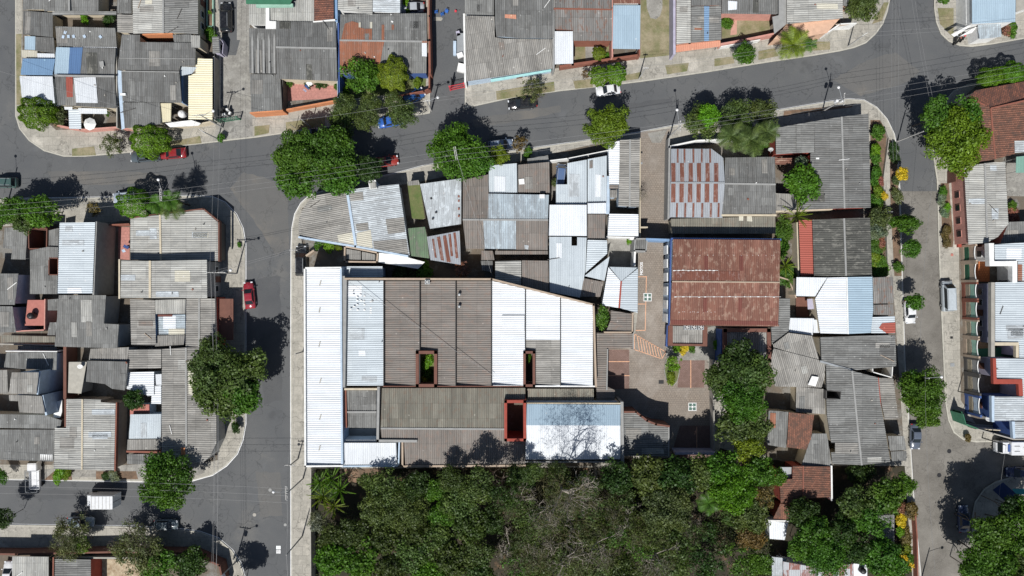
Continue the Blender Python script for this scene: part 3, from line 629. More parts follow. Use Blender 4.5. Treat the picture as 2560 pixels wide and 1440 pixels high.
# ---- top middle block, left part
h = HS('white-walled house under a green canopy at the top edge', 'white')
h.r('ceml', '622,0 664,6 664,62 622,62', 3.2, 'v', .05).r('ceml', '673,8 735,8 735,0 785,-40 785,54 690,52 673,52', 3.3, 'v', .05).slab('664,8 673,8 673,52 690,53 690,72 664,72', 3.6, .3, 'white', 'parapet_beam')
h.slab('612,-60 735,-60 732,-4 725,10 615,9', 5.2, .2, 'green', 'green_canopy'); h.slab('640,10 732,9 732,16 640,17', 4.2, .5, 'mintw', 'canopy_edge'); h.done()
h = HS('small brown clay-tiled roof with a white edge beside a pale blue wall', 'paleblue')
h.r('tile', '785,-60 834,-60 834,48 785,53', 3.6, 'h', -.12).par('784,54 840,49', 3.6, 'white', .2).par('839,-60 841,50', 3.6, 'bluew', .4); h.done()
h = HS('roof of very wide dark ribs left of the ridged slate house')
h.r('cemd', '623,70 690,72 690,184 623,183', 3.3, 'v', .06).r('cem', '625,185 701,186 705,275 628,280', 3.1, 'v', -.08); 
for x in (631, 645, 659, 673, 686): h.cap('%d,72 %d,183' % (x, x + 1), 3.36, 'grey', .3, .12, 'roof_rib')
h.par('626,282 706,276', 2.7, 'orange', .2).face('630,284 704,279', 2, True, off=.12); h.done()
h = HS('dark slate-grey gabled house with a level ridge, behind the pink washing patio')
h.r('cemd', '691,53 839,55 841,121 690,118', (4.1, 765, 120), 'v', -.14).r('cemd', '690,118 841,121 843,203 692,197', (4.1, 765, 120), 'v', .14).cap('690,118 841,121', 4.12)
h.par('842,56 845,245', 3.3, 'paleblue', .22).par('706,276 845,250', 1.5, 'orange', .25, name='front_wall').par('706,197 706,276', 2.5, 'dark', .15); h.done()
h = HS('grey gabled house patched with red oxide sheets behind two garden trees', 'navy')
h.r('cem', '851,36 1067,33 1067,104 849,101', (4.1, 960, 103), 'v', -.12).patch('oxi', '862,60 880,53 897,58 897,68 912,72 912,101 853,100').patch('oxi', '913,72 930,72 930,101 922,101 922,84 913,84').patch('oxi', '954,62 961,62 961,101 954,101').patch('oxi', '979,62 985,62 985,75 979,75')
h.patch('crmw', '897,56 902,56 902,69 897,69').patch('crmw', '925,55 931,55 931,71 925,71')
h.r('cem', '849,101 1067,104 1066,183 850,185', (4.1, 960, 103), 'v', .12).patch('oxi', '849,102 961,104 956,125 952,150 948,165 850,175').cap('849,101 1067,104', 4.12)
h.patch('wht', '1055,108 1067,108 1067,142 1055,141', .1, 'white skylight sheet').patch('oxi', '1055,103 1068,103 1068,108 1055,108', .12).par('845,60 847,240', 3.3, 'navy', .35); h.done()
h = HS('grey tilted roof and white patched roof above the silver car yard', 'white')
h.r('ceml', '845,-60 931,-60 931,37 845,24', 3.9, 'h', -.1).r('wash', '932,-60 1000,-60 1000,32 932,30', 3.8, 'h', .05, label='white patched roof'); h.done()
h = HS('tall brown boundary wall along the alley, throwing a black shadow on it', 'brick', None, 'boundary_wall', 'wall')
h.par('1072,-80 1071,40 1073,100 1074,180', 3.4, 'brick', .35, name='masonry').par('1070,-80 1070,130', 3.5, 'tan', .12, name='coping').par('1073,180 1073,222 1060,228 975,243', 1.9, 'brick', .25, name='front_wall'); h.done()
# ---- top middle block, right part
h = HS('largest grey roof of the top row, its dark upper layer stepped and smudged red', 'paleblue')
h.r('cem', '1162,-60 1235,-60 1235,38 1162,36', 3.8, 'v', .06).r('cemd', '1237,-60 1383,-60 1383,94 1372,97 1340,95 1300,96 1262,92 1241,92 1238,60', 3.95, 'v', .05).patch('salm', '1262,36 1290,37 1291,48 1262,45')
h.r('cemt', '1163,39 1236,41 1237,93 1260,97 1383,98 1382,171 1166,204', 3.5, 99, .08).par('1160,36 1163,204', 3.3, 'white', .3).par('1384,-60 1384,170', 3.7, 'grey', .3)
h.slab('1226,198 1378,173 1378,178 1228,205', 2.6, .12, 'turq', 'window_awning').face('1228,204 1376,179', 4, True, mat='turq', off=.1); h.done()
h = HS('speckled grey and brown roof behind the round-shrub garden', 'brick')
h.r('spk', '1386,-60 1529,-60 1529,22 1386,19', 3.9, 'v', -.08).r('spk', '1388,23 1530,25 1530,102 1432,102 1432,75 1388,73', 3.6, 'v', .08).par('1386,21 1529,23', 4.0, 'brick', .2).par('1530,-60 1531,140', 3.2, 'pink', .25)
h.r('wht', '1384,78 1433,78 1433,159 1383,161', 3.3, 'v', 0, wall=False, label='white carport roof').par('1402,166 1432,161 1597,138', 1.6, 'brick', .4, name='front_wall'); h.done()
h = HS('long pale blue carport roof beside the dry vacant lot', 'white')
h.r('rust', '1533,-60 1600,-60 1600,9 1533,9', 3.9, 'v', .05).r('sky', '1533,13 1601,13 1600,123 1531,122', 3.3, 'v', .03, wall=False, label='pale blue carport roof').par('1599,-60 1599,135', 2.6, 'brick', .25); h.done()
h = HS('ribbed roof with a blue centre strip and a salmon awning along the pavement', 'salm')
h.r('ceml', '1691,-60 1727,-60 1727,107 1691,111', 3.5, 'h', .1).r('cemd', '1728,-60 1803,-60 1803,13 1728,15', 3.9, 'v', .05).r('cem', '1728,17 1803,14 1803,100 1728,107', 3.5, 'h', -.08).patch('blue', '1760,15 1773,15 1772,102 1760,103').patch('oxi', '1736,69 1755,70 1755,75 1736,75')
h.r('salm', '1690,114 1801,101 1802,116 1690,131', 2.6, 'v', .2, wall=False, name='awning').par('1686,-60 1686,132', 3.0, 'lilac', .4); h.done()
h = HS('dark roof with white scraps above the walled garden with a pink path', 'pink')
h.r('cemd', '1804,-60 1947,-60 1947,36 1804,34', 3.6, 'v', .08).patch('wht', '1820,2 1843,4 1842,24 1820,26').par('1803,110 1862,99 1960,79', 1.9, 'pink', .3, name='front_wall').par('1803,116 1900,99', 1.4, 'white', .12, name='front_wall'); h.done()
h = HS('cream-grey ribbed roof over a peach slab at the top street corner', 'peach')
h.r('ceml', '1967,-60 2107,-60 2107,46 1967,60', 4.2, 'h', -.06).slab('1947,-60 1966,-60 1966,60 1936,85 1931,42 1947,38', 4.1, .15, 'grey', 'gutter').slab('1966,62 2098,48 2068,82 2010,92 1934,98', 3.3, .2, 'peach', 'flat_roof', True)
h.patch('ceml', '1970,10 2000,10 2000,20 1970,20').par('2068,82 2100,60 2140,58', 2.6, 'white', .2).slab('2088,60 2140,56 2120,62 2095,66', 2.5, .08, 'tan', 'eave'); h.r('cem', '2108,-60 2132,-60 2132,15 2108,15', 3.6, 'v', .05); h.done()
h = HS('light blue roofed house on its own corner block at the top right', 'white')
h.r('sky', '2430,-80 2539,-80 2539,55 2430,60', 4.3, 'v', .03).r('washb', '2444,62 2502,59 2503,92 2449,98', 3.2, 'v', .06, label='weathered lean-to roof').slab('2378,86 2424,62 2432,62 2386,92', 2.8, .1, 'white', 'angled_canopy').slab('2398,92 2430,72 2446,64 2430,82', 2.6, .1, 'white', 'angled_canopy')
h.par('2415,-80 2417,60', 2.6, 'white', .2).slab('2540,-80 2600,-80 2600,10 2540,30', 3.2, .15, 'concrete', 'flat_roof', True); h.done()
# ---- right block
h = HS('hipped terracotta tile roof partly under the large tree at the right', 'cream')
h.r('tile', '2420,244 2439,226 2600,196 2600,243 2477,271', (5.2, 2477, 271), 'v', -.25).r('tilo', '2420,244 2477,271 2488,398 2408,412 2402,350', (5.2, 2477, 271), 'h', .2).r('tilo', '2479,271 2600,243 2600,350 2536,352 2537,385 2490,397', (5.2, 2477, 271), 'h', -.2)
h.cap('2477,271 2488,398', 5.25, 'brick', .25).cap('2420,244 2477,271', 4.9, 'brick', .2, .3).cap('2477,271 2600,243', 5.3, 'brick', .25).r('wash', '2536,346 2600,335 2600,378 2537,382', 3.4, 'h', -.05).r('mint', '2540,392 2600,386 2600,432 2539,432', 3.2, 'v', 0, wall=False, label='teal awning'); h.done()
h = HS('striped light grey gabled roof with a salmon wall facing the planted pavement', 'pink')
h.r('ceml', '2410,416 2462,408 2468,607 2421,611', (4.2, 2464, 408), 'h', .13).r('ceml', '2462,408 2513,404 2521,560 2495,592 2468,607', (4.2, 2464, 408), 'h', -.13).cap('2462,408 2468,607', 4.25).r('cem', '2522,555 2600,552 2600,610 2500,610', 3.2, 'v', .05)
h.slab('2390,450 2398,449 2404,618 2396,618', .6, .5, 'redw', 'red_plinth').face('2403,470 2410,600', 4, False, zref=2, mat='pink').par('2391,425 2391,452', 2.4, 'brownf', .2); h.done()
h = HS('house with a thick white L-shaped parapet above an orange-tiled terrace', 'white')
h.r('pale', '2486,611 2600,604 2600,652 2487,653', 5.4, 'h', .03).slab('2472,608 2485,608 2485,653 2543,652 2543,706 2531,706 2531,665 2474,665', 5.7, 1.0, 'white', 'parapet', False).r('pale', '2545,652 2600,652 2600,703 2545,703', 5.2, 'h', .03).patch('oxi', '2544,661 2555,661 2555,702 2544,702')
h.slab('2436,612 2474,608 2474,704 2440,704', .3, .1, 'orangef', 'terrace_floor').slab('2455,612 2474,612 2474,660', 3.0, .1, 'peach', 'terrace_wall'); h.face('2476,640 2476,664', 1, False, zref=3); h.done()
h = HS('long white ribbed roof running down the right edge of the picture', 'lilac')
h.r('pale', '2488,706 2600,704 2600,862 2488,862', 5.4, 'h', .03).slab('2478,706 2487,706 2487,892 2478,892', 5.6, .7, 'concrete', 'parapet').slab('2487,856 2547,856 2547,894 2540,894 2540,864 2487,864', 5.6, .6, 'cream', 'parapet'); h.r('pale', '2548,862 2600,862 2600,894 2548,894', 5.3, 'h', .03)
h.slab('2442,709 2460,709 2460,754 2442,754', .4, .1, 'pinktile', 'patio_floor').slab('2443,803 2482,803 2482,872 2443,872', .4, .1, 'goldf', 'patio_floor').slab('2444,872 2536,866 2538,892 2444,892', 1.0, .1, 'green', 'patio_floor').face('2482,715 2482,855', 4, True, zref=2.5); h.done()
h = HS('white ribbed roof framed by a faded red parapet, third from the bottom right corner', 'lilac')
h.r('pale', '2490,896 2600,896 2600,998 2556,998 2556,948 2492,946', 5.4, 'h', .03).slab('2482,896 2490,896 2492,948 2556,948 2558,990 2548,990 2546,960 2484,960', 5.6, .6, 'redw', 'parapet').slab('2445,898 2462,898 2462,932 2445,932', .4, .1, 'pinktile', 'patio_floor').face('2484,900 2484,945', 2, True, zref=2.5); h.done()
h = HS('stained white corner roof with pale blue parapet above the parked ambulance', 'navy')
h.r('wash', '2486,992 2600,992 2600,1052 2486,1052', 5.4, 'h', .03).r('wash', '2536,1054 2600,1054 2600,1095 2537,1095', 5.4, 'h', .03).slab('2479,990 2486,990 2486,1055 2480,1055', 5.6, .6, 'paleblue', 'parapet').slab('2530,1054 2537,1054 2538,1096 2533,1096', 5.6, .6, 'paleblue', 'parapet')
h.slab('2442,992 2465,992 2465,1030 2445,1030', .4, .1, 'tan', 'patio_floor').face('2482,995 2482,1045', 2, True, zref=2.5); h.done()
# ---- right-hand part of the centre block
h = HS('ridged roof of alternating rusted and silver sheets beside the alley', 'lilac')
h.r('pal2', '1678,372 1779,372 1803,390 1808,395 1812,457 1676,457', (4.1, 1740, 457), 'v', -.13)
for x in (1678, 1699.5, 1721, 1742, 1763, 1785): h.patch('rus2', '%g,408 %g,408 %g,455 %g,455' % (x, x + 10.5, x + 11, x + .5))
for x in (1692, 1709, 1731, 1752, 1773): h.patch('rus2', '%g,373 %g,373 %g,407 %g,407' % (x, x + 4.5, x + 4.5, x))
h.r('pal2', '1676,457 1812,457 1806,545 1674,543', (4.1, 1740, 457), 'v', .13)
for x in (1678, 1698.5, 1720, 1741, 1762, 1784): h.patch('rus2', '%g,459 %g,459 %g,506 %g,506' % (x, x + 11, x + 10.5, x - .5))
for x in (1690, 1711, 1731, 1753, 1775, 1794): h.patch('rus2', '%g,508 %g,508 %g,543 %g,543' % (x, x + 5, x + 4, x - 1))
h.cap('1676,457 1812,457', 4.13, 'steel').par('1674,372 1671,545', 3.0, 'grey', .3); h.done()
h = HS('dark ridged roof between the rust-striped roof and the shrub courtyard')
h.r('cemd', '1813,394 1937,392 1939,461 1812,459', (4.2, 1870, 460), 'v', -.12).r('cemd', '1812,459 1939,461 1940,534 1806,535', (4.2, 1870, 460), 'v', .12).cap('1812,459 1939,461', 4.22, 'grey').par('1806,538 1939,538', 3.5, 'cream', .3)
h.r('cemg', '1677,547 1938,541 1939,584 1679,584', 3.1, 'v', .08).patch('crmw', '1847,541 1858,541 1858,552 1847,552').patch('crmw', '1867,541 1879,541 1880,554 1867,553'); h.done()
h = HS('broad dark corner house with two long ridges, across from the corner pole', 'redw')
h.r('cem', '1991,311 2037,303 2036,381 1991,383', 3.9, 'h', .06).r('cem', '1939,320 1991,311 1991,383 1940,386', 3.8, 'h', -.06).r('cemd', '2037,303 2104,292 2111,521 2000,525 2000,482 2026,470 2026,384 2037,380', (4.3, 2107, 400), 'h', .09)
h.r('cemd', '2104,292 2171,284 2177,519 2111,521', (4.3, 2107, 400), 'h', -.09).cap('2104,292 2111,521', 4.34).r('rust', '1937,396 1981,395 1979,411 1938,411', 3.0, 'h', 0, wall=False).r('cemt', '1938,483 1979,485 1999,490 1999,525 1940,527', 3.1, 'v', .05)
h.par('1941,528 2080,523', 2.6, 'cream', .2).face('2172,300 2175,500', 4, True, zref=2.5, off=.1); h.slab('2040,394 2048,394 2048,398 2040,398', 4.0, .05, 'white', 'loose_pane'); h.done()
h = HS('blackened roof with a bright red sheet strip along its left side', 'cream')
h.r('red', '1997,551 2031,549 2035,688 2002,689', 3.0, 'h', .05, label='bright red roof strip').r('lich', '2031,549 2110,546 2115,690 2035,690', (4.0, 2112, 600), 'h', .11).r('lich', '2110,546 2175,544 2180,690 2115,690', (4.0, 2112, 600), 'h', -.11).cap('2110,546 2115,690', 4.05); h.face('2176,560 2179,680', 3, True, zref=2.5, off=.1); h.done()
h = HS('white and pale blue metal roof halves around a maroon courtyard', 'cream')
h.r('wht', '2069,694 2117,693 2120,835 2051,833 2038,747', (4.3, 2119, 760), 'h', .08).r('wht', '1991,693 2068,694 2052,718 2038,741 1990,740', 3.9, 'v', .04).r('sky', '2117,693 2181,692 2183,775 2177,832 2120,835', (4.3, 2119, 760), 'h', -.08, label='pale blue right slope')
h.cap('2117,693 2120,835', 4.35, 'white', .2).r('wht', '1975,795 2035,796 2032,838 1972,830', 3.0, 'v', 0).r('wht', '2035,799 2050,800 2050,832 2033,832', 2.9, 'v', 0).slab('1990,743 2037,743 2037,792 1990,792', .4, .1, 'brownf', 'courtyard_floor'); h.box(2027, 760, 2.4, (1.1, 1.7, .05), 'lilac', 'awning', 4); h.done()
h = HS('patched street-side roof with a red pentagon painted on its pale sheet', 'cream')
h.r('spk', '2182,694 2233,692 2234,758 2183,759', 3.3, 'v', .08).r('spk', '2183,762 2234,761 2234,788 2183,787', 3.2, 'v', -.05).r('pale', '2176,793 2237,790 2238,833 2178,833', 3.3, 'h', .03).patch('red', '2197,820 2205,808 2238,806 2238,832 2216,833'); h.face('2236,700 2239,830', 3, True, zref=2, off=.1); h.done()
h = HS('narrow grey roof strip squeezed against the right end of the rusty hall')
h.r('cem', '1948,746 1975,746 1975,800 1971,829 1930,862 1928,818 1946,815', 3.4, 'h', .06); h.done()
h = HS('sprawling grey roof maze with two dark skylight holes beside the paver street', 'cream')
h.r('cem', '2051,843 2238,837 2241,916 2130,926 2054,903', 3.7, 'h', -.04).r('cemt', '1933,861 1971,832 2031,840 2049,903 2030,898 1934,868', 3.6, 107, .06).r('cemt', '1934,871 2064,904 2061,948 2054,969 1937,966 1926,905', 3.5, 107, .06)
h.slab('2030,940 2047,943 2039,966 2020,962', 3.8, .15, 'white', 'skylight')
h.r('cem', '2065,906 2130,927 2145,1080 2152,1163 2081,1160 2078,1131 2112,1131 2114,1107 2078,1107 2068,1040 2066,998 2101,998 2103,979 2067,975', (4.2, 2137, 1000), 'h', .09)
h.r('cem', '2130,927 2195,944 2200,1000 2214,1080 2226,1155 2154,1163 2145,1080', (4.2, 2137, 1000), 'h', -.09).cap('2130,927 2145,1080 2154,1163', 4.25).r('cemt', '2196,945 2233,946 2246,1045 2212,1048 2202,1000', 3.3, 'h', -.04).cap('2050,903 2130,926', 3.9, 'steel', .3)
h.par('2182,912 2232,912 2230,944 2182,930', 3.3, 'white', .14, closed=True, name='skylight_curb').par('2066,976 2102,979 2101,998 2066,997', 3.9, 'dark', .12, closed=True, name='skylight_curb').r('cemt', '1991,967 2065,973 2066,1036 1990,1030', 2.9, 'v', .05)
h.r('cem', '2031,1084 2067,1084 2080,1165 2003,1165', 3.4, 'v', .05).r('cem', '2220,1090 2260,1090 2266,1125 2225,1127', 3.0, 'v', .05).r('cem', '2227,1129 2266,1127 2266,1152 2230,1153', 2.9, 'v', -.05); h.par('2196,945 2205,1050 2222,1150', 3.6, 'redw', .14)
h.face('2239,850 2241,915', 2, True, zref=2, off=.1); h.done()
h = HS('red clay-tiled lean-to roof beside a rust-streaked grey sheet roof', 'cream')
h.r('cem', '1922,1026 1971,1030 1965,1120 1918,1112', 3.4, 'v', .06).patch('oxi', '1926,1032 1940,1033 1939,1070 1923,1068').r('tilo', '1972,1031 2035,1037 2024,1125 1967,1118', 3.6, 'v', .08); h.done()
h = HS('old terracotta roof in two drops above the lush back garden', 'redw')
h.r('tilo', '2008,1165 2076,1167 2078,1243 2008,1246', (4.0, 2008, 1200), 'h', -.1).r('tilo', '1982,1165 2008,1165 2008,1246 1985,1262 1952,1257 1950,1222 1944,1200 1981,1197', (4.0, 2008, 1200), 'h', .1).r('tilo', '1951,1259 1976,1262 1973,1300 1933,1296', 2.9, 'v', .1)
h.cap('2008,1165 2008,1246', 4.05, 'brick', .2).par('2079,1166 2080,1250', 3.6, 'white', .25).slab('1950,1168 1981,1168 1981,1197 1950,1196', 3.0, .06, 'steel', 'grille_roof').slab('1930,1172 1949,1172 1949,1192 1938,1192', 2.8, .1, 'redw', 'flat_roof', True); h.done()
h = HS('small white sheet shed below the terracotta roof, at the edge of the woodland', 'white', None, 'shed', 'shed')
h.r('wht', '1922,1303 1970,1307 1962,1350 1924,1347', 2.8, 'v', .05).par('1922,1302 1974,1303', 2.9, 'white', .25); h.done()
h = HS('pinkish striped sheet roof on the bottom edge under big garden trees', 'white')
h.r('strp', '1958,1404 2036,1418 2036,1560 1958,1560', 3.2, 'v', .05).r('strp', '2045,1421 2134,1410 2134,1560 2045,1560', 3.2, 'v', .05).r('wht', '2134,1409 2168,1412 2168,1560 2134,1560', 3.1, 'v', .05).r('wash', '1930,1392 1968,1396 1962,1410 1958,1440 1930,1440', 2.8, 'v', 0, wall=False); h.done()
h = HS('low grey sheet shed roof half hidden by the garden trees', 'cream', None, 'shed', 'shed')
h.r('cem', '2190,1290 2236,1286 2236,1372 2188,1372', 2.8, 'v', .04); h.done()
# ---- the large rusty hall and its annexes
h = HS('huge rusty red corrugated hall roof in the walled courtyard', 'paleblue', None, 'hall', 'hall')
h.r('rust', '1683,598 1951,600 1949,706 1680,704', (7.0, 1815, 705), 'v', -.1).patch('maro', '1760,640 1770,640 1770,675 1761,675').patch('maro', '1848,640 1858,640 1858,677 1848,677').patch('rus2', '1686,678 1850,678 1850,700 1686,700')
h.r('rust', '1680,704 1949,706 1945,815 1675,811', (7.0, 1815, 705), 'v', .1).patch('maro', '1758,746 1768,746 1766,780 1757,780').patch('maro', '1846,746 1856,746 1854,781 1845,781').patch('maro', '1676,800 1944,803 1944,813 1676,811', .04)
h.cap('1680,704 1949,706', 7.05, 'tan', .2).par('1678,598 1673,812', 5.9, 'navy', .2, 5.4, 'eave_fascia').par('1676,811 1945,814', 6.0, 'brownf', .3, 5.2, 'eave_fascia').par('1680,597 1951,599', 6.05, 'navy', .3, 5.2, 'eave_fascia')
for i in range(6): 
    y = 625 + i * 34; h.box(1664, y, 1.0, (.16, 1.4, 2.6), 'white', 'window')
for i in range(15): h.box(1688 + 17.3 * i, 809, 5.75, (.2, .2, .08), 'white', 'roof_bolt')
for (x0, y0, n_, z_) in ((1685, 602, 22, 6.2), (1686, 639, 16, 6.5), (1686, 676, 10, 6.85), (1690, 742, 14, 6.8), (1700, 780, 9, 6.45)):
    mb = MB()
    for i in range(n_):
        p_ = at(x0 + (262 / n_ if n_ > 12 else 11) * i + random.uniform(-3, 3), y0 + random.uniform(-1, 1), z_); mb.box(p_, (random.uniform(.15, .4), .14, .1))
    a_ = at(x0, y0, z_); b_ = at(x0 + (262 if n_ > 12 else 11 * n_), y0, z_); mb.box((a_ + b_) / 2, ((b_ - a_).length, .05, .03)); mb.build('sealant_dots', 'white', h.o)
h.done()
h = HS('low annex roof with a brown parapet and three fan units on it', 'paleblue', None, 'annex', 'annex')
h.r('cemt', '1682,815 1757,816 1757,860 1682,859', 3.6, 'v', .04).slab('1671,814 1682,814 1682,859 1757,860 1757,816 1769,816 1768,866 1670,864', 3.8, .5, 'brownf', 'parapet').par('1670,815 1667,864', 3.3, 'navy', .3, 2.6); h.done()
h = HS('small flat annex with brown edges, half in the courtyard tree shadow', 'paleblue', None, 'annex', 'annex')
h.r('cemt', '1818,828 1916,828 1917,900 1818,900', 3.6, 'v', .04).par('1813,826 1922,826 1924,902 1813,901', 3.9, 'brownf', .6, closed=True).par('1806,826 1804,903', 3.3, 'navy', .3, 0); h.done()
h = HS('brown ribbed roofs stepping along the courtyard wall beside the long white sheds', 'tan', None, 'annex', 'annex')
h.r('cemb', '1527,776 1580,785 1578,829 1515,829 1527,800', 3.9, 'h', .03).r('cemb', '1491,832 1583,834 1581,869 1519,873 1516,966 1491,966', 3.7, 'h', .03).r('cemb', '1491,967 1517,967 1537,975 1537,1000 1491,1000', 3.4, 'h', 0)
h.par('1582,784 1581,831 1512,831', 4.2, 'tan', .25).par('1519,874 1517,974', 3.9, 'grey', .2).par('1583,832 1583,872', 3.9, 'grey', .15); h.done()
# ---- the market-like big building: eight bays, two long wings
BB = 'bays of the big saw-tooth building'
h = HS('long narrow bright white roof running beside the lower street', 'white', BB, 'shed', 'shed')
h.r('wht', '764,672 850,672 854,1160 766,1163', 5.2, 'h', .03).par('761,670 763,1166', 5.6, 'white', .25).par('763,1166 855,1165', 5.6, 'white', .25).par('761,670 851,669', 5.6, 'white', .25).par('852,669 855,1165', 5.4, 'paleblue', .3)
for y in (707, 775, 860, 952, 1042, 1120): h.box(799 + y % 5, y, 5.2, (.16, .9, .05), 'concrete', 'roof_scuff', -10 - y % 9)
h.done()
h = HS('grey-blue lean-to triangle at the head of the saw-tooth roofs', 'paleblue', None, 'shed', 'shed')
h.r('pale', '856,666 956,666 957,693 862,694', 3.6, 'h', .02); h.done()
h = HS('saw-tooth building of parallel roof bays, pale blue, brown and white', 'tan', None, 'warehouse', 'warehouse')
top = lambda x: 702 if x < 1229 else 702 + (x - 1229) * 0.245
cols = [(867, 958, 'pale', 'pale blue bay with white dots'), (962, 1048, 'cemb', None), (1051, 1138, 'cemb', None), (1140, 1227, 'cemb', None), (1230, 1312, 'wht', 'white bay with a raised panel'), (1314, 1400, 'wht', None), (1402, 1482, 'wht', 'rightmost white bay')]
for i, (x0, x1, mt, lab) in enumerate(cols):
    y0, y1 = top(x0), top(x1)
    if i == 2:   # the planted light court cuts this bay and its neighbour
        P = '%d,702 %d,702 %d,964 1090,964 1090,880 1051,880' % (x0, x1, x1)
    elif i == 1: P = '%d,702 %d,702 %d,878 1040,878 1040,964 %d,964' % (x0, x1, x1, x0)
    elif i == 4: P = '%d,%d %d,%d %d,878 1308,878 1308,964 %d,964' % (x0, y0, x1, y1, x1, x0)
    elif i == 5: P = '%d,%d %d,%d %d,964 1336,964 1336,878 1314,878' % (x0, y0, x1, y1, x1)
    else: P = '%d,%d %d,%d %d,964 %d,964' % (x0, y0, x1, y1, x1, x0)
    h.r(mt, P, (5.3, (x0 + x1) / 2, 830), 'h', .11, ins=.08, label=lab)
    if i == 5: h.patch('cemt', '1314,850 1400,850 1400,962 1337,962 1337,878 1314,878', .04)
    if i == 4: h.patch('wht', '1255,788 1311,788 1311,831 1255,829', .22)
    if i < 6: h.par('%d,%d %d,964' % (x1 + 1, y1, x1 + 1), 5.62, 'dark', .09, 4.5, 'step_flashing')
    if i == 0:
        for (dx, dy) in ((16, 37), (34, 37), (26, 43), (26, 51), (36, 52), (43, 53), (60, 54), (44, 40), (26, 62), (44, 62), (18, 67), (9, 73), (27, 75), (44, 75), (60, 70), (76, 70), (60, 82), (76, 82), (85, 83), (60, 76)): h.box(867 + dx, 700 + dy, 5.42, (.3, .2, .03), 'white', 'repair_patch')
h.par('863,697 1229,698 1484,762 1490,966', 5.9, 'tan', .3).par('864,698 860,966', 5.7, 'grey', .35).par('1234,965 1488,966', 5.6, 'white', .22).par('958,966 1310,966', 5.65, 'brownf', .14)
h.par('1043,881 1089,881 1089,964 1043,964', 5.8, 'brownf', .5, 3.4, closed=True, name='light_court_wall').par('1311,881 1335,881 1335,964 1311,964', 5.8, 'brownf', .4, 3.4, closed=True, name='light_court_wall')
h.slab('1046,884 1086,884 1086,962 1046,962', 2.4, .2, 'lawn', 'planted_floor')
h.cap('857,690 860,965', 5.0, 'grey', .7, .2, 'gutter'); h.done()
h = HS('wide mossy brown roof with a level ridge below the saw-tooth bays', 'tan', None, 'warehouse', 'warehouse')
h.r('cemg', '955,970 1313,970 1313,1001 1262,1004 1262,1073 952,1071', (5.6, 1100, 1072), 'v', -.1).r('cemb', '952,1071 1262,1073 1262,1100 1313,1102 1312,1160 1013,1162 1010,1104 1042,1098 954,1098', (5.6, 1100, 1072), 'v', .1)
h.cap('952,1071 1262,1073', 5.63).par('1006,1102 1006,1166 1312,1164', 5.2, 'tan', .3).par('946,970 944,1102 1040,1103', 5.8, 'grey', .4).par('1264,1004 1312,1004 1312,1100 1264,1100', 6.2, 'redw', .45, closed=True, name='light_court_wall'); h.done()
h = HS('small grey two-part roof framed by parapets between the white wings', 'bluew', None, 'annex', 'annex')
h.r('cem', '866,976 941,976 941,1029 866,1028', 4.6, 'v', .04).r('cem', '866,1031 941,1032 941,1070 867,1069', 4.5, 'v', .04).par('863,973 943,973', 5.4, 'cream', .3).cap('866,1030 941,1030', 4.65).par('864,975 866,1068', 4.9, 'brick', .2).par('860,1102 943,1102', 4.4, 'white', .25)
h.slab('867,1071 941,1071 941,1100 867,1100', 1.2, .1, 'grey', 'courtyard_floor'); h.done()
h = HS('short white roof at the lower left corner of the big building', 'white', BB, 'shed', 'shed')
h.r('wht', '858,1107 990,1107 992,1162 857,1162', 4.8, 'v', .03).par('855,1166 996,1165 998,1106', 4.9, 'paleblue', .25); h.done()
h = HS('dark narrow roof strip between the white bays and the bright gabled shed', 'tan', None, 'annex', 'annex')
h.r('cemg', '1318,972 1484,972 1484,1003 1318,1002', 4.4, 'v', .04).slab('1314,1002 1540,1002 1553,1009 1314,1009', 4.5, .2, 'paleblue', 'gutter'); h.done()
h = HS('dazzling white and pale blue gabled shed marked by a bare tree shadow', 'white', BB, 'shed', 'shed')
h.r('sky', '1314,1010 1551,1012 1551,1064 1314,1063', (6.1, 1430, 1063), 'v', -.16, label='pale blue upper slope').r('wht', '1314,1063 1551,1064 1551,1148 1314,1149', (6.1, 1430, 1063), 'v', .14, label='glaring white lower slope').par('1555,1008 1557,1160', 5.6, 'grey', .45).par('1314,1009 1553,1009', 5.5, 'cream', .2).par('1314,1155 1555,1155', 5.1, 'grey', .2); h.done()
h = HS('ribbed roof with a sweeping curved parapet above the courtyard', 'tan', None, 'annex', 'annex')
h.r('cem', '1559,1032 1590,1032 1600,1041 1618,1054 1640,1063 1671,1068 1671,1140 1559,1140', 3.9, 'h', .03).par('1559,1030 1590,1030 1602,1040 1618,1052 1640,1061 1672,1066', 4.4, 'brownf', .3).par('1672,1066 1672,1140', 4.1, 'grey', .2); h.done()
# ---- centre block, houses north of the big building
h = HS('rounded prow-shaped roof at the street bend, grey left and pale patched right', 'paleblue')
h.r('cemt', '748,591 746,570 748,545 756,524 770,504 787,489 866,475 888,613', (4.5, 877, 544), 9, .1).patch('crmw', '843,588 884,580 889,612 847,604')
h.r('wash', '867,474 997,460 1024,638 889,613', (4.5, 877, 544), 9, -.1, label='whitewashed right half').patch('cemt', '873,484 907,480 909,500 877,503').patch('cemt', '889,560 920,556 922,574 893,577').patch('cemt', '964,548 1010,543 1013,580 970,585').patch('crmw', '893,582 927,575 932,620 891,613').patch('cemt', '933,603 1016,597 1021,636 936,622')
h.cap('867,474 889,613', 4.55, 'paleblue', .4).par('748,593 888,616 1018,640', 4.0, 'paleblue', .3).slab('920,452 939,450 942,470 924,472', 4.8, .7, 'white', 'stair_tower', True).r('ceml', '923,457 939,455 941,470 926,472', 4.95, 'v', 0, wall=None); h.done()
h = HS('white slab terrace and tan framed roof along the slanting garden', 'white')
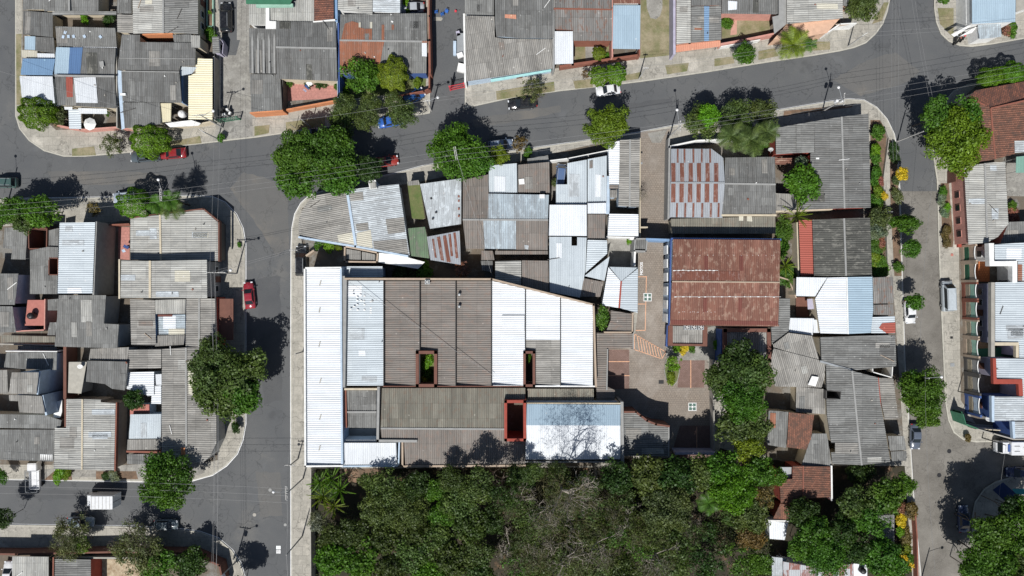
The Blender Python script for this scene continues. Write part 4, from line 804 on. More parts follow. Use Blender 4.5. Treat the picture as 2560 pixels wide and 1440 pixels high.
h.slab('948,632 1000,638 1062,655 1045,672 946,656', 2.6, .2, 'white', 'terrace_slab', True).r('cemt', '866,622 902,628 902,650 866,648', 2.6, 'v', .04).r('cemt', '905,629 938,636 938,652 905,650', 2.6, 'v', .04).par('862,616 944,632 942,655 861,654', 2.9, 'tan', .25, closed=True); h.done()
h = HS('green-painted and rust-striped roofs below the grass-covered terrace', 'cream')
h.r('grn', '1020,571 1062,567 1067,590 1073,646 1028,640', 3.4, 'v', .05, label='green-stained roof').r('pal2', '1067,592 1149,577 1152,662 1076,650', 3.6, 95, .06, label='rust-striped roof').patch('rus2', '1080,598 1085,597 1092,645 1087,644').patch('rus2', '1092,593 1100,591 1110,652 1102,650').patch('rus2', '1107,590 1115,588 1127,656 1117,655').patch('rus2', '1121,586 1127,585 1133,640 1127,641').patch('rus2', '1133,582 1139,581 1146,645 1139,646'); h.done()
h = HS('terrace roof carpeted with grass between two pale roofs', 'cream')
h.slab('1018,455 1048,450 1062,545 1055,548 1030,546', 2.5, .2, 'lawn', 'green_roof', True).r('cemt', '1018,454 1046,450 1050,462 1020,464', 2.9, 'v', 0, wall=None); h.done()
h = HS('streaky white-washed roof with tyres and bricks on it', 'white')
h.r('wash', '1050,460 1153,446 1153,560 1075,572', 3.7, 85, .08); 
for y in (491, 502, 522, 540): h.box(1147, y, 3.8, (.25, .35, .1), 'brick', 'loose_brick')
for (x, y) in ((1078, 496), (1082, 547), (1090, 531)): h.box(x, y, 3.75, (.3, .3, .12), 'iron', 'loose_brick', 30)
h.done()
h = HS('brown and bluish-white patchwork roof in four quarters, mid block', 'tan')
h.r('cemb', '1157,450 1221,436 1221,548 1157,548', (4.2, 1264, 549), 'v', -.08).r('washb', '1221,484 1372,487 1370,549 1219,548', (4.2, 1264, 549), 'v', -.08).r('cemb', '1157,550 1208,551 1212,622 1165,622', (4.2, 1264, 549), 'v', .08).r('washb', '1208,551 1290,552 1290,623 1212,622', (4.2, 1264, 549), 'v', .08)
h.r('cemb', '1290,552 1370,552 1369,625 1290,624', (4.2, 1264, 549), 'v', .08).patch('wash', '1311,612 1322,614 1320,624 1312,622').cap('1157,549 1370,550', 4.25); h.done()
h = HS('pale metal roof and brown roof with a grey hatch facing the main street', 'concrete')
h.r('pale', '1222,414 1292,408 1293,482 1222,483', 3.5, 'v', .05, label='pale metal roof').r('cemb', '1295,412 1373,405 1375,482 1295,481', 3.4, 'v', .05).patch('cemt', '1312,442 1331,442 1332,473 1312,473', .06).r('cem', '1318,397 1370,388 1372,405 1318,412', 2.6, 'h', .03)
h.box(1304, 454, 3.5, (.9, .9, .08), 'white', 'loose_pane', 5); h.box(1355, 491, 3.9, (.85, .6, .4), 'plastic', 'water_box'); h.done()
h = HS('brown and striped low roofs just above the white saw-tooth bays', 'tan')
h.r('cemb', '1203,627 1232,627 1236,650 1203,650', 3.2, 'v', .04).r('cemb', '1238,627 1370,627 1370,636 1238,636', 3.3, 'v', .02).r('ceml', '1238,653 1303,652 1303,720 1265,707 1238,699', 4.0, 'h', .03).r('cemb', '1305,651 1371,652 1372,733 1305,719', 3.9, 'v', .05).r('cemd', '1202,652 1232,652 1232,680 1205,676', 2.8, 'v', 0); h.done()
h = HS('cluster of pale and white roofs left of the alley, wrapped round a car yard', 'white')
h.r('pale', '1418,408 1467,399 1467,510 1390,510 1390,461 1418,461', 3.6, 'v', .04).r('pale', '1469,398 1517,389 1517,506 1469,507', 3.6, 'v', .04).patch('spk', '1473,402 1482,400 1482,420 1473,422').r('wht', '1374,512 1467,512 1467,590 1372,589', 4.0, 'v', .06, label='glaring white roof').r('wht', '1469,508 1515,507 1515,534 1469,534', 3.9, 'v', .06)
h.r('cemb', '1469,536 1514,536 1512,598 1469,596', 3.8, 'v', .05).r('pale', '1373,592 1429,592 1429,614 1443,614 1443,593 1467,594 1463,680 1450,744 1374,730', 3.8, 'v', .04).r('pale', '1469,600 1518,601 1518,634 1464,682', 4.2, 'h', .04).r('pale', '1524,641 1511,702 1461,690', 3.7, 85, .04).r('cemb', '1457,695 1509,705 1500,742 1451,742', 3.5, 80, .04)
h.slab('1516,440 1524,440 1524,535 1514,535', 3.2, .1, 'paleblue', 'gutter').par('1372,402 1420,396 1520,376', 2.4, 'white', .15, name='front_wall'); h.done()
h = HS('brown ridged roof with a white strip beside it, right at the alley', 'paleblue')
h.r('wht', '1521,356 1549,352 1549,461 1523,461', 3.8, 'h', .02).r('cemt', '1550,350 1575,349 1574,517 1546,515', (4.2, 1575, 430), 'h', .12).r('cemt', '1575,349 1600,348 1598,518 1574,517', (4.2, 1575, 430), 'h', -.12).cap('1575,349 1574,517', 4.22).r('cemb', '1523,463 1546,463 1546,472 1523,472', 3.6, 'h', 0).r('cemt', '1525,475 1543,475 1543,494 1525,494', 3.2, 'v', 0); h.done()
h = HS('bright white square roof over the little weedy courtyard', 'white')
h.r('wht', '1523,534 1596,536 1596,591 1519,589', 3.9, 'h', .02).par('1518,592 1597,594 1591,597', 3.3, 'white', .2).par('1577,596 1589,597 1586,664', 3.0, 'white', .3); h.done()
h = HS('pale hipped roof with a triangular end, next to the painted courtyard lines', 'white')
h.r('pale', '1523,667 1594,669 1553,703', (4.4, 1553, 703), 'v', -.12).r('wht', '1521,668 1552,703 1548,770 1505,763', (4.4, 1550, 735), 'h', .12).r('pale', '1595,671 1594,782 1549,770 1554,703', (4.4, 1550, 735), 'h', -.12).cap('1553,703 1548,770', 4.45, 'redw', .25); h.done()
h = HS('square gate lodge roof at the head of the courtyard', 'grey', None, 'gate_lodge', 'gate lodge')
h.r('cem', '1590,599 1616,599 1614,623 1588,623', 3.6, 'v', .03).par('1588,597 1618,597 1615,628 1586,627', 3.9, 'grey', .2, closed=True); h.done()
h = HS('grey wall with a blue-topped gate closing the alley', 'concrete', None, 'gate_wall', 'wall')
h.par('1602,568 1618,568', 2.4, 'cream', .2, name='masonry').par('1618,598 1676,600', 4.2, 'bluew', .35, name='masonry'); h.done()
# ---- middle left block
h = HS('big cream-grey gabled corner house at the street bend on the left', 'dark')  # wall colour near black, standing in for the deep shade on it
h.r('ceml', '326,547 400,537 402,650 326,650', (4.3, 401, 600), 'h', .08).r('ceml', '401,537 508,524 545,556 545,652 402,650', (4.3, 401, 600), 'h', -.08).cap('400,537 402,650', 4.35, 'cream', .3).par('325,545 400,535 508,522 547,554 547,652', 4.0, 'brownf', .2, 3.2); h.done()
h = HS('wide ivory gabled roof directly below the corner house', 'grey')
h.r('ceml', '303,651 374,652 374,745 301,744', (6.2, 375, 700), 'h', .08).r('ceml', '376,652 517,650 518,745 376,745', (6.2, 375, 700), 'h', -.06).cap('375,652 375,745', 6.25, 'cream', .35).par('298,650 298,745', 5.9, 'cream', .25); h.face('521,660 521,740', 3, True, zref=3, z=1.2, off=.3); h.done()
h = HS('tall white metal roof standing alone beside the dark red patio', 'grey')
h.r('pale', '149,557 238,556 231,734 144,734', 5.6, 'h', .02).par('240,556 233,735', 5.5, 'grey', .3); h.done()
h = HS('grey roofs around two brick-edged light wells at the left edge', 'grey')
h.r('cem', '12,569 69,568 64,649 28,648 30,623 7,620', 3.4, 'v', .06).r('cem', '122,576 147,570 146,616 121,616', 3.4, 'v', .04).r('cem', '75,626 120,617 145,618 145,644 124,644 124,688 144,688 143,735 75,735', 3.5, 'v', .06).par('71,572 117,570 116,621 72,622', 3.6, 'brownf', .16, closed=True, name='light_well_wall').par('122,645 145,645 145,687 122,687', 3.6, 'brownf', .16, closed=True, name='light_well_wall'); h.done()
h = HS('grey roof ending at a lilac wall beside a sunlit red terrace, left edge', 'lilac')
h.r('cem', '-60,684 46,684 37,762 -60,762', 5.0, 'v', .05).r('cem', '-60,765 31,766 40,831 -60,831', 4.9, 'v', -.05).slab('69,750 111,750 110,814 62,814', 3.2, .2, 'redtile', 'roof_terrace', True).par('112,749 111,825 40,828', 3.6, 'pink', .18).r('cem', '119,749 146,747 145,776 119,776', 3.2, 'v', 0).r('cem', '124,806 143,806 138,838 118,838', 3.2, 'v', 0); h.done()
h = HS('large plain grey roof with a step on its right side, above the brick steps', 'grey')
h.r('cem', '147,738 265,738 260,809 297,811 293,871 137,866', 4.4, 'v', .05).r('cemt', '226,872 322,868 319,902 222,900', 3.5, 'v', .05).r('cemd', '219,902 320,904 312,976 280,972 262,960 215,954', 3.8, 'v', .05).slab('172,905 217,905 203,984 170,982', 3.2, .2, 'pave', 'flat_roof', True)
h.par('162,870 162,994', 3.0, 'brownf', .5); h.done()
h = HS('ridged cream-striped roof wrapped around a patchwork of pale sheets', 'bluew')
h.r('cemt', '325,748 387,750 390,863 328,862', 3.8, 'h', .05).r('ceml', '388,750 464,748 463,784 388,785', 3.9, 'v', .05).r('washb', '391,787 463,786 463,837 391,836', 3.2, 'h', 0).patch('wht', '408,789 440,789 440,822 408,822').patch('crmw', '422,822 462,822 462,838 422,838', .08).patch('maro', '394,786 432,786 431,791 394,791', .1)
h.r('cemt', '391,839 462,838 459,862 388,866', 3.5, 'v', -.05).r('cemt', '466,746 498,746 498,868 464,868', (4.1, 498, 800), 'h', .07).r('cemt', '498,746 538,746 538,868 498,868', (4.1, 498, 800), 'h', -.07).cap('498,746 498,868', 4.15)
h.slab('541,747 583,747 583,850 541,850', 2.8, .12, 'brownf', 'red_awning').par('540,745 541,865', 3.5, 'redw', .2); h.done()
h = HS('long ridged roof disappearing under the huge round street tree', 'grey')
h.r('cemt', '321,874 403,873 403,920 389,921 321,922', 3.6, 'h', .04).r('cemt', '405,873 465,869 466,1150 404,1161', (4.3, 465, 1000), 'h', .07).r('cemt', '466,869 540,869 541,1108 525,1140 505,1160 466,1150', (4.3, 465, 1000), 'h', -.07).cap('465,869 466,1150', 4.35)
h.patch('crmw', '470,900 490,905 488,990 472,985'); h.box(460, 1128, 4.3, (.9, 1.2, .1), 'orange', 'loose_brick'); h.done()
h = HS('bright white and pale sheets around the small courtyard tree', 'paleblue')
h.r('wht', '315,931 385,929 385,989 370,990 317,972', 3.0, 'h', .04).r('wht', '389,936 404,935 404,962 390,962', 2.9, 'v', 0).r('wht', '380,965 403,963 403,1010 378,1009', 2.9, 'h', .03).slab('325,1012 373,1011 373,1042 325,1041', 2.6, .15, 'redtile', 'terrace', True).r('pale', '326,1036 403,1035 402,1096 322,1097', 3.2, 'v', .05).r('cemt', '319,1099 402,1098 401,1124 318,1125', 3.2, 'v', .03).r('cem', '317,1136 400,1134 400,1162 318,1160', 3.0, 'v', -.05).par('318,1129 400,1131', 3.2, 'brick', .3); h.done()
h = HS('whitish gabled roof with dark side walls near the parked white pickup', 'tan')
h.r('ceml', '166,998 206,998 205,1174 134,1172 137,1070 165,1070', (4.3, 206, 1080), 'h', .07).r('ceml', '207,998 252,999 252,1006 289,1008 285,1176 206,1174', (4.3, 206, 1080), 'h', -.07).cap('206,998 205,1174', 4.35, 'cream', .25).par('291,1008 287,1177', 3.9, 'brick', .2, 3.3).par('163,998 163,1068', 3.9, 'brownf', .3); h.done()
h = HS('upper storey of cream sheets with a curved balcony over the grey roofs', 'paleblue')
h.r('cemt', '29,931 97,931 91,986 22,984', 6.3, 'v', .04).r('cemt', '22,987 104,990 113,1034 48,1031 46,1003 24,1002', 6.2, 'v', -.04).par('99,930 93,984', 6.0, 'paleblue', .3).par('106,990 115,1036', 6.0, 'paleblue', .3); h.slab('100,966 112,968 121,985 118,1004 108,990', 3.6, .2, 'paleblue', 'balcony', True)
h.r('cem', '16,881 142,881 141,925 52,922 10,918', 3.6, 'v', .05).par('15,878 142,879', 3.8, 'white', .15); h.done()
h = HS('grey roofs at the left edge above the white pickup', 'cream')
h.r('cem', '-60,1034 112,1038 154,1051 150,1072 -60,1069', 3.7, 'v', .05).r('cem', '-60,1074 137,1074 133,1154 -60,1147', 3.8, 'v', -.05).slab('100,1135 131,1136 130,1151 99,1150', 3.9, .12, 'white', 'skylight').slab('139,1005 155,1000 155,1030 150,1045 133,1043', 3.2, .15, 'white', 'flat_roof', True); h.done()
h = HS('half-lit roofs of the house cut by the left edge, below the flat lane', 'tan')
h.r('cemt', '-60,925 18,925 20,984 -60,984', 3.4, 'v', .03).r('cemg', '3,838 138,841 138,856 3,856', 2.6, 'v', 0, wall=False).r('cemd', '45,864 142,867 142,876 45,874', 2.6, 'v', 0, wall=False); h.done()
# ---- bottom left
h = HS('cream weathered carport roof on the bottom edge, over the white car', 'cream')
h.r('ceml', '31,1391 122,1392 120,1600 28,1600', 3.3, 'v', .03, wall=False); h.done()
h = HS('grey ribbed roof on the bottom edge between the carport and the stone terrace', 'redw')
h.r('cem', '137,1397 227,1399 227,1600 135,1600', 3.4, 'h', .04).par('133,1395 131,1560', 3.5, 'brick', .2).par('135,1394 380,1396', 3.0, 'concrete', .25); h.done()
h = HS('dark red boundary wall of the bottom left corner houses', 'redw', None, 'boundary_wall', 'wall')
h.par('-40,1385 40,1386 300,1380 480,1384 548,1414 560,1470', 2.6, 'brownf', .3, name='masonry'); h.done()
# ------------------------------------------------------------------ trees and plants
def leafmat(name, gloss=0.5):
    m, n, b = _new(name, gloss)
    oc = _n(n, 'ShaderNodeObjectInfo'); isl = _n(n, 'ShaderNodeNewGeometry').outputs['Random Per Island']
    tc = _n(n, 'ShaderNodeTexCoord').outputs['Object']
    nz = _ramp(n, _noise(n, tc, 1.6, 3, 0.6), 0.35, 0.65)
    mr = _n(n, 'ShaderNodeMapRange'); mr.inputs['To Min'].default_value = 0.65; mr.inputs['To Max'].default_value = 1.55; n.links.new(isl, mr.inputs['Value'])
    base = _mix(n, nz, oc.outputs['Color'], _mix(n, 1.0, oc.outputs['Color'], (1.22, 1.12, 0.75), 'MULTIPLY'))
    col = _mix(n, 1.0, base, mr.outputs[0], 'MULTIPLY')
    n.links.new(col, b.inputs['Base Color']); b.inputs['Specular IOR Level'].default_value = 0.3
    tr = _n(n, 'ShaderNodeBsdfTranslucent'); n.links.new(_mix(n, 1.0, col, (1.3, 1.5, 0.5), 'MULTIPLY'), tr.inputs['Color'])
    mx = _n(n, 'ShaderNodeMixShader'); mx.inputs[0].default_value = 0.28
    n.links.new(b.outputs[0], mx.inputs[1]); n.links.new(tr.outputs[0], mx.inputs[2]); n.links.new(mx.outputs[0], n.nodes['Material Output'].inputs[0])
    return m
M['leaf'] = leafmat('leaf')

def quads_mesh(name, cen, nrm, size, asp=0.6, bend=0.25):
    """many leaf-sized faces: centres, normals, sizes"""
    N = len(cen); up = RNG.normal(size=(N, 3)); a = np.cross(nrm, up); a /= np.linalg.norm(a, axis=1)[:, None] + 1e-9
    b = np.cross(nrm, a); s = size[:, None]
    V = np.empty((N, 4, 3)); V[:, 0] = cen - a * s; V[:, 1] = cen - b * s * asp + nrm * s * bend; V[:, 2] = cen + a * s; V[:, 3] = cen + b * s * asp + nrm * s * bend
    me = bpy.data.meshes.new(name); me.vertices.add(4 * N); me.vertices.foreach_set('co', V.reshape(-1))
    me.loops.add(4 * N); me.loops.foreach_set('vertex_index', np.arange(4 * N, dtype=np.int32))
    me.polygons.add(N); me.polygons.foreach_set('loop_start', np.arange(0, 4 * N, 4, dtype=np.int32)); me.update(calc_edges=True); me.validate()
    me.materials.append(M['leaf']); return me
def unit(v): return v / (np.linalg.norm(v, axis=1)[:, None] + 1e-9)
def crown(name, n, leaf, lobes=26, lr=0.34, flat=0.72, rough=0.28, seed=0):
    """unit crown: leaf faces gathered on a cloud of lobes, so the outline is uneven and gaps show through"""
    g = np.random.default_rng(seed)
    if lobes <= 1: L = np.zeros((1, 3)); rad = np.array([1.0])
    else:
        d = unit(g.normal(size=(lobes, 3))); d[:, 2] = np.abs(d[:, 2]) * 0.9 - 0.2
        L = d * (1 - lr) * (g.uniform(0.35, 1.0, lobes) ** 0.5)[:, None] * g.uniform(0.6, 1.16, lobes)[:, None]; rad = lr * g.uniform(0.65, 1.25, lobes)
    k = g.choice(lobes, n, p=rad ** 2 / (rad ** 2).sum()); d = unit(g.normal(size=(n, 3))); d[:, 2] = np.where(g.random(n) < 0.75, np.abs(d[:, 2]), d[:, 2])
    r = rad[k] * (1 - np.abs(g.normal(size=n)) * rough)
    bump = 1 + 0.1 * np.sin(d[:, 0] * 9 + k) + 0.1 * np.sin(d[:, 1] * 11 + 2 * k)
    c = L[k] + d * (r * bump)[:, None]; c[:, 2] *= flat
    nn = unit(d + g.normal(size=(n, 3)) * 0.55)
    return quads_mesh(name, c, nn, leaf * g.uniform(0.6, 1.3, n))
PC = {}
def proto(kind, big):
    key = (kind, big)
    if key not in PC:
        n, lf = {'L': (13000, .034), 'M': (4200, .058), 'S': (1500, .1)}[big]
        sd = {'L': 1, 'M': 2, 'S': 3}[big] * 10; o = []
        for v in range(3 if kind in ('lumpy', 'olive') else 2):
            if kind == 'round': o.append(crown('round_crown', n * 2, lf * .75, 1, 1.0, 0.8, 0.06, sd + v))
            elif kind == 'sparse': o.append(crown('sparse_crown', int(n / 2.6), lf * 0.85, 46, 0.2, 0.7, 0.5, sd + v + 3))
            elif kind == 'olive': o.append(crown('olive_crown', int(n * .9), lf * 0.85, 48, 0.25, 0.6, 0.3, sd + v + 5))
            elif kind == 'thin': o.append(crown('thin_crown', n // 3, lf * 0.8, 30, 0.25, 0.75, 0.6, sd + v + 5))
            else: o.append(crown('crown', n, lf, {'L': 70, 'M': 44, 'S': 26}[big], {'L': .21, 'M': .25, 'S': .32}[big], 0.7, 0.25, sd + v))
        PC[key] = o
    return PC[key]
def branch_mesh(name, seed, trunk_h, levels=4, spread=0.62, n0=5, r0=0.05, kink=0.35, sides=4, bark='barkm', low=0.0):
    """trunk with forking limbs; unit height"""
    g = random.Random(seed); mb = MB()
    def grow(p, d, L, r, lv):
        q = p; seg = 3 if lv else 2
        for k in range(seg):
            d = (d + Vector((g.gauss(0, kink), g.gauss(0, kink), g.gauss(0, kink * .5))) * 0.4).normalized(); e = q + d * L / seg
            mb.tube(q, e, r * (1 - .28 * k / seg), r * (1 - .28 * (k + 1) / seg), sides); q = e
        if lv < levels:
            for _ in range(n0 if lv == 0 else g.choice((2, 3))):
                nd = (d * 0.75 + Vector((g.gauss(0, spread), g.gauss(0, spread), g.gauss(0, spread * .45) + low))).normalized()
                grow(q, nd, L * g.uniform(0.6, 0.85), r * 0.62, lv + 1)
    grow(Vector((0, 0, 0)), Vector((g.gauss(0, .05), g.gauss(0, .05), 1)).normalized(), trunk_h, r0, 0)
    me = bpy.data.meshes.new(name); me.from_pydata(mb.v, [], mb.f); me.materials.append(M[bark]); return me
TR = [branch_mesh('trunk', 40 + i, 0.45, 2, 0.75, 4, 0.035) for i in range(3)]
def twig_mesh(name, n, seed):
    g = np.random.default_rng(seed); d = unit(g.normal(size=(n, 3))); d[:, 2] = np.abs(d[:, 2]) * .9 - .1
    L = unit(g.normal(size=(40, 3))); L[:, 2] = np.abs(L[:, 2]); k = g.integers(0, 40, n)
    c = L[k] * (g.uniform(.25, .8, 40) ** .7)[k][:, None] + g.normal(size=(n, 3)) * .13
    return quads_mesh(name, c, unit(g.normal(size=(n, 3))), .07 * g.uniform(.4, 1.4, n), 0.045, 0.0)
TW = [twig_mesh('twigs', 1700, 90 + i) for i in range(3)] + [twig_mesh('twigs', 2900, 95)]
SKEL = [branch_mesh('bare_branches', 60 + i, 0.3, 6, 0.62, 4, 0.028, 0.5, 3, 'twig') for i in range(4)]
SKELD = [branch_mesh('dark_branches', 80 + i, 0.3, 5, 0.65, 4, 0.028, 0.5, 3, 'barkm') for i in range(2)]
COLS = dict(bright=(0.085, 0.185, 0.014), green=(0.058, 0.138, 0.02), dark=(0.032, 0.07, 0.018), olive=(0.074, 0.115, 0.036), yel=(0.125, 0.18, 0.018), grey=(0.13, 0.17, 0.13), dusty=(0.09, 0.115, 0.05),
            gold=(0.5, 0.42, 0.03), brown=(0.125, 0.095, 0.04), lime=(0.11, 0.24, 0.016), pinkish=(0.25, 0.12, 0.1), wood=(0.052, 0.08, 0.024), deep=(0.022, 0.055, 0.014), mid=(0.064, 0.15, 0.018))
def tree(kind, x, y, r, h, col, label, name='tree', cat='tree', group=None, k=None, flat=1.0, skel=False, ry=None):
    """x, y, r: crown centre and radius as seen in the plan; h: height of the top in metres"""
    g = random.Random(int(x * 7 + y * 13)); cz = max(h * 0.62, h - r / F * H * 0.6)
    c = at(x, y, cz); rr = r / F * (H - cz); rz = g.uniform(0, 6.28)
    root = empty(name, (c.x, c.y, 0.12), label, cat, group)
    big = 'L' if r > 62 else 'M' if r > 26 else 'S'
    if kind == 'bare':
        o = bpy.data.objects.new('branches', SKEL[g.randrange(4)]); C.objects.link(o); o.parent = root; s = h / 1.0; o.scale = (rr / 0.62, rr / 0.62, h); o.rotation_euler = (0, 0, rz)
        o = bpy.data.objects.new('twigs', TW[3 if h > 20 else g.randrange(3)]); C.objects.link(o); o.parent = root; o.location = (0, 0, h * .62); o.scale = (rr, rr, min(rr, h * .36)); o.rotation_euler = (0, 0, rz); o.color = (.11, .105, .07, 1); return root
    P = proto(kind, big); me = P[(g.randrange(len(P)) if k is None else k) % len(P)]
    o = bpy.data.objects.new('crown', me); C.objects.link(o); o.parent = root; o.location = (0, 0, cz - 0.12)
    zz = min(rr, (h - cz) / (0.62 if kind == 'lumpy' else 0.7)); o.scale = (rr * 1.09, (ry / F * (H - cz) if ry else rr) * 1.09, max(zz, rr * 0.45) * flat); 
    o.rotation_euler = (0, 0, rz if not ry else (0 if g.random() < .5 else math.pi)); cc = COLS[col]; j = g.uniform(.9, 1.12); o.color = (cc[0] * j, cc[1] * g.uniform(.92, 1.1), cc[2], 1)
    sk = SKELD[g.randrange(2)] if skel else TR[g.randrange(3)]
    t = bpy.data.objects.new('trunk', sk); C.objects.link(t); t.parent = root; t.rotation_euler = (0, 0, rz)
    if skel: t.scale = (rr / 0.6, rr / 0.6, h * 0.95)
    else: t.scale = (max(1.2, rr * .8), max(1.2, rr * .8), cz)
    return root
def frond_mesh(nf=14, L=1.0, droop=0.55, seed=0, leaf=0.34, w=0.03, up=0.6):
    g = random.Random(seed); mb = MB()
    for i in range(nf):
        a = 2 * math.pi * i / nf + g.uniform(-.2, .2); el = g.uniform(0.15, up * 1.6); l = L * g.uniform(.8, 1.05); p = Vector((0, 0, 0)); d = Vector((math.cos(a) * math.cos(el), math.sin(a) * math.cos(el), math.sin(el)))
        side = Vector((-math.sin(a), math.cos(a), 0)); prev = p
        for k in range(10):
            d = (d + Vector((0, 0, -droop * 0.16))).normalized(); q = prev + d * l / 10; mb.tube(prev, q, w * .35, w * .3, 3)
            ll = leaf * math.sin(math.pi * (k + 1.2) / 11.5)
            for s in (-1, 1):
                tip = q + side * s * ll + d * ll * 0.55 + Vector((0, 0, -ll * .3)); mb.add([q - d * l * .028, q + d * l * .028, tip], [(0, 1, 2)])
                tip2 = prev.lerp(q, .5) + side * s * ll + d * ll * .5 + Vector((0, 0, -ll * .25)); mb.add([prev.lerp(q, .3), prev.lerp(q, .7), tip2], [(0, 1, 2)])
            prev = q
    me = bpy.data.meshes.new('fronds'); me.from_pydata(mb.v, [], mb.f); me.materials.append(M['leaf']); return me
FR = [frond_mesh(16, 1.0, .6, 1), frond_mesh(13, 1.0, .8, 2), frond_mesh(24, 1.0, .35, 3, .06, .05, .9)]
def palm(x, y, r, h, col, label, k=0, name='palm_tree', cat='palm', group=None):
    c = at(x, y, h); rr = r / F * (H - h); root = empty(name, (c.x, c.y, 0.12), label, cat, group)
    o = bpy.data.objects.new('crown', FR[k]); C.objects.link(o); o.parent = root; o.location = (0, 0, h - .12); o.scale = (rr,) * 3; o.rotation_euler = (0, 0, x % 6); o.color = (*COLS[col], 1)
    mb = MB(); 
    for i in range(5): mb.tube((0, 0, (h - .1) * i / 5), (0, 0, (h - .1) * (i + 1) / 5), .17 - .012 * i, .16 - .012 * (i + 1), 8)
    t = mb.build('trunk', 'barkm'); t.parent = root; return root
def bush(x, y, r, col, label, h=1.4, kind='lumpy', cat='bush', name='bush', group=None):
    g = random.Random(int(x * 3 + y)); o = tree(kind, x, y, r * g.uniform(1.0, 1.3), h, col, label, name, cat, group)
    for c in o.children: c.scale.x *= g.uniform(.75, 1.1); c.scale.y *= g.uniform(.9, 1.45); c.rotation_euler.z = g.uniform(-.5, .5)
    return o
# street and garden trees
GS = 'street trees'
tree('round', 96, 283, 44, 4.6, 'bright', 'clipped bright green tree at the corner below the white metal roof', group=GS, ry=36, k=0)
tree('lumpy', 148, 290, 26, 3.6, 'dusty', 'small olive tree touching the clipped corner tree', group=GS)
tree('round', 375, 353, 45, 4.4, 'bright', 'round clipped bright tree over the grey pickup and the red sedan', group=GS, ry=38, k=1)
tree('sparse', 280, 362, 34, 4.0, 'dusty', 'thin brown-green sapling on the corner verge with a fallen lean', group=GS, skel=True)
tree('lumpy', 905, 190, 52, 6.5, 'mid', 'broad green garden tree before the red oxide roof', group=GS)
tree('round', 985, 187, 34, 5.8, 'yel', 'yellow-green oval tree in the same garden before the oxide roof', group=GS, ry=40)
for x, y, r, c, lb in ((860, 262, 38, 'olive', 'first olive clump of the row shading the blue cars'), (925, 262, 34, 'olive', 'second olive clump, between two others on the pavement'), (985, 252, 30, 'olive', 'olive clump beside the dark blue parked car'), (860, 308, 44, 'olive', 'large olive clump at the kerb above the big dark tree'),
                       (915, 298, 36, 'olive', 'olive clump over the kerb left of the blue pickup'), (1004, 290, 44, 'olive', 'round olive tree right of the blue pickup')): tree('olive', x, y, r, 5.6, c, lb, group='olive trees along the pavement')
tree('lumpy', 752, 388, 76, 9.5, 'green', 'big dark green tree leaning over the junction, left part', group=GS)
tree('lumpy', 825, 382, 78, 9.5, 'green', 'big dark green tree over the parked blue and red cars', group=GS)
tree('lumpy', 745, 450, 62, 8.5, 'green', 'lower crown beside the prow-shaped roof corner', group=GS)
tree('lumpy', 845, 432, 62, 8.0, 'green', 'tree with reddish twigs above the prow-shaped roof', group=GS)
tree('bare', 818, 408, 12, 9.9, 'green', 'dead pale branch sticking out of the big dark tree')
tree('lumpy', 925, 420, 42, 7.5, 'dark', 'dark shrub tree between the parked cars and the white stair tower', group=GS)
tree('lumpy', 1135, 382, 76, 8.5, 'mid', 'large green tree behind the utility pole in the middle of the street', group=GS)
tree('lumpy', 1190, 402, 52, 7.0, 'green', 'right shoulder of trees beside the small blue-grey car', group=GS)
tree('lumpy', 1248, 388, 30, 4.5, 'yel', 'yellowish small tree next to the blue-grey parked car', group=GS)
tree('sparse', 1298, 362, 26, 3.8, 'brown', 'nearly leafless brown sapling on the kerb', group=GS, skel=True)
bush(1319, 382, 13, 'mid', 'little green bush in front of the brown house wall')
tree('lumpy', 1512, 312, 64, 7.5, 'yel', 'large yellow-tipped tree by the brown ridged roof', group=GS)
tree('sparse', 1332, 225, 36, 4.2, 'dusty', 'airy grey-green tree above the black sedan', group=GS, skel=True)
tree('round', 1499, 190, 23, 4.2, 'bright', 'left of the twin clipped trees above the white car', group='twin clipped trees')
tree('round', 1540, 187, 24, 4.2, 'bright', 'right of the twin clipped trees above the white car', group='twin clipped trees')
tree('sparse', 1462, 185, 14, 3.2, 'brown', 'tiny leafless tree beside the twin clipped trees', group=GS, skel=True)
tree('round', 1496, 134, 15, 2.4, 'yel', 'ball-shaped shrub in the walled garden of the white carport', group=None)
bush(1516, 140, 8, 'mid', 'low green plant right of the ball-shaped shrub', .8)
tree('lumpy', 1861, 133, 34, 5.0, 'mid', 'round green street tree below the pink garden wall', group=GS)
palm(1982, 110, 44, 5.0, 'yel', 'big fan palm on the verge under the peach slab', 0)
palm(2025, 110, 22, 3.8, 'green', 'smaller dark palm right of the big fan palm', 1)
tree('lumpy', 2155, 22, 42, 5.5, 'olive', 'olive tree at the top corner beside the cream-grey roof', group=GS)
tree('sparse', 2180, 5, 30, 4.5, 'olive', 'wispy tree cut by the top edge at the corner', group=GS, skel=True)
tree('lumpy', 2360, -6, 20, 3, 'mid', 'small tree on the far pavement cut by the top edge', group=GS)
bush(2530, 72, 18, 'mid', 'bush with a reddish side by the blue-roofed house'); bush(2516, 74, 12, 'pinkish', 'reddish bush touching the green one by the blue-roofed house')
bush(2405, 58, 8, 'lime', 'small light plant behind the angled white canopies', 1.0); bush(2552, 4, 12, 'mid', 'bush at the very top right corner')
tree('round', 2475, 195, 32, 4.4, 'bright', 'left of the two clipped trees above the terracotta hip roof', group='clipped trees by the hip roof', ry=24)
tree('round', 2530, 185, 34, 4.4, 'bright', 'right of the two clipped trees above the terracotta hip roof', group='clipped trees by the hip roof', ry=26)
tree('lumpy', 2385, 345, 84, 10.5, 'yel', 'huge tree over the kerb beside the terracotta hip roof, sunlit part', group=GS)
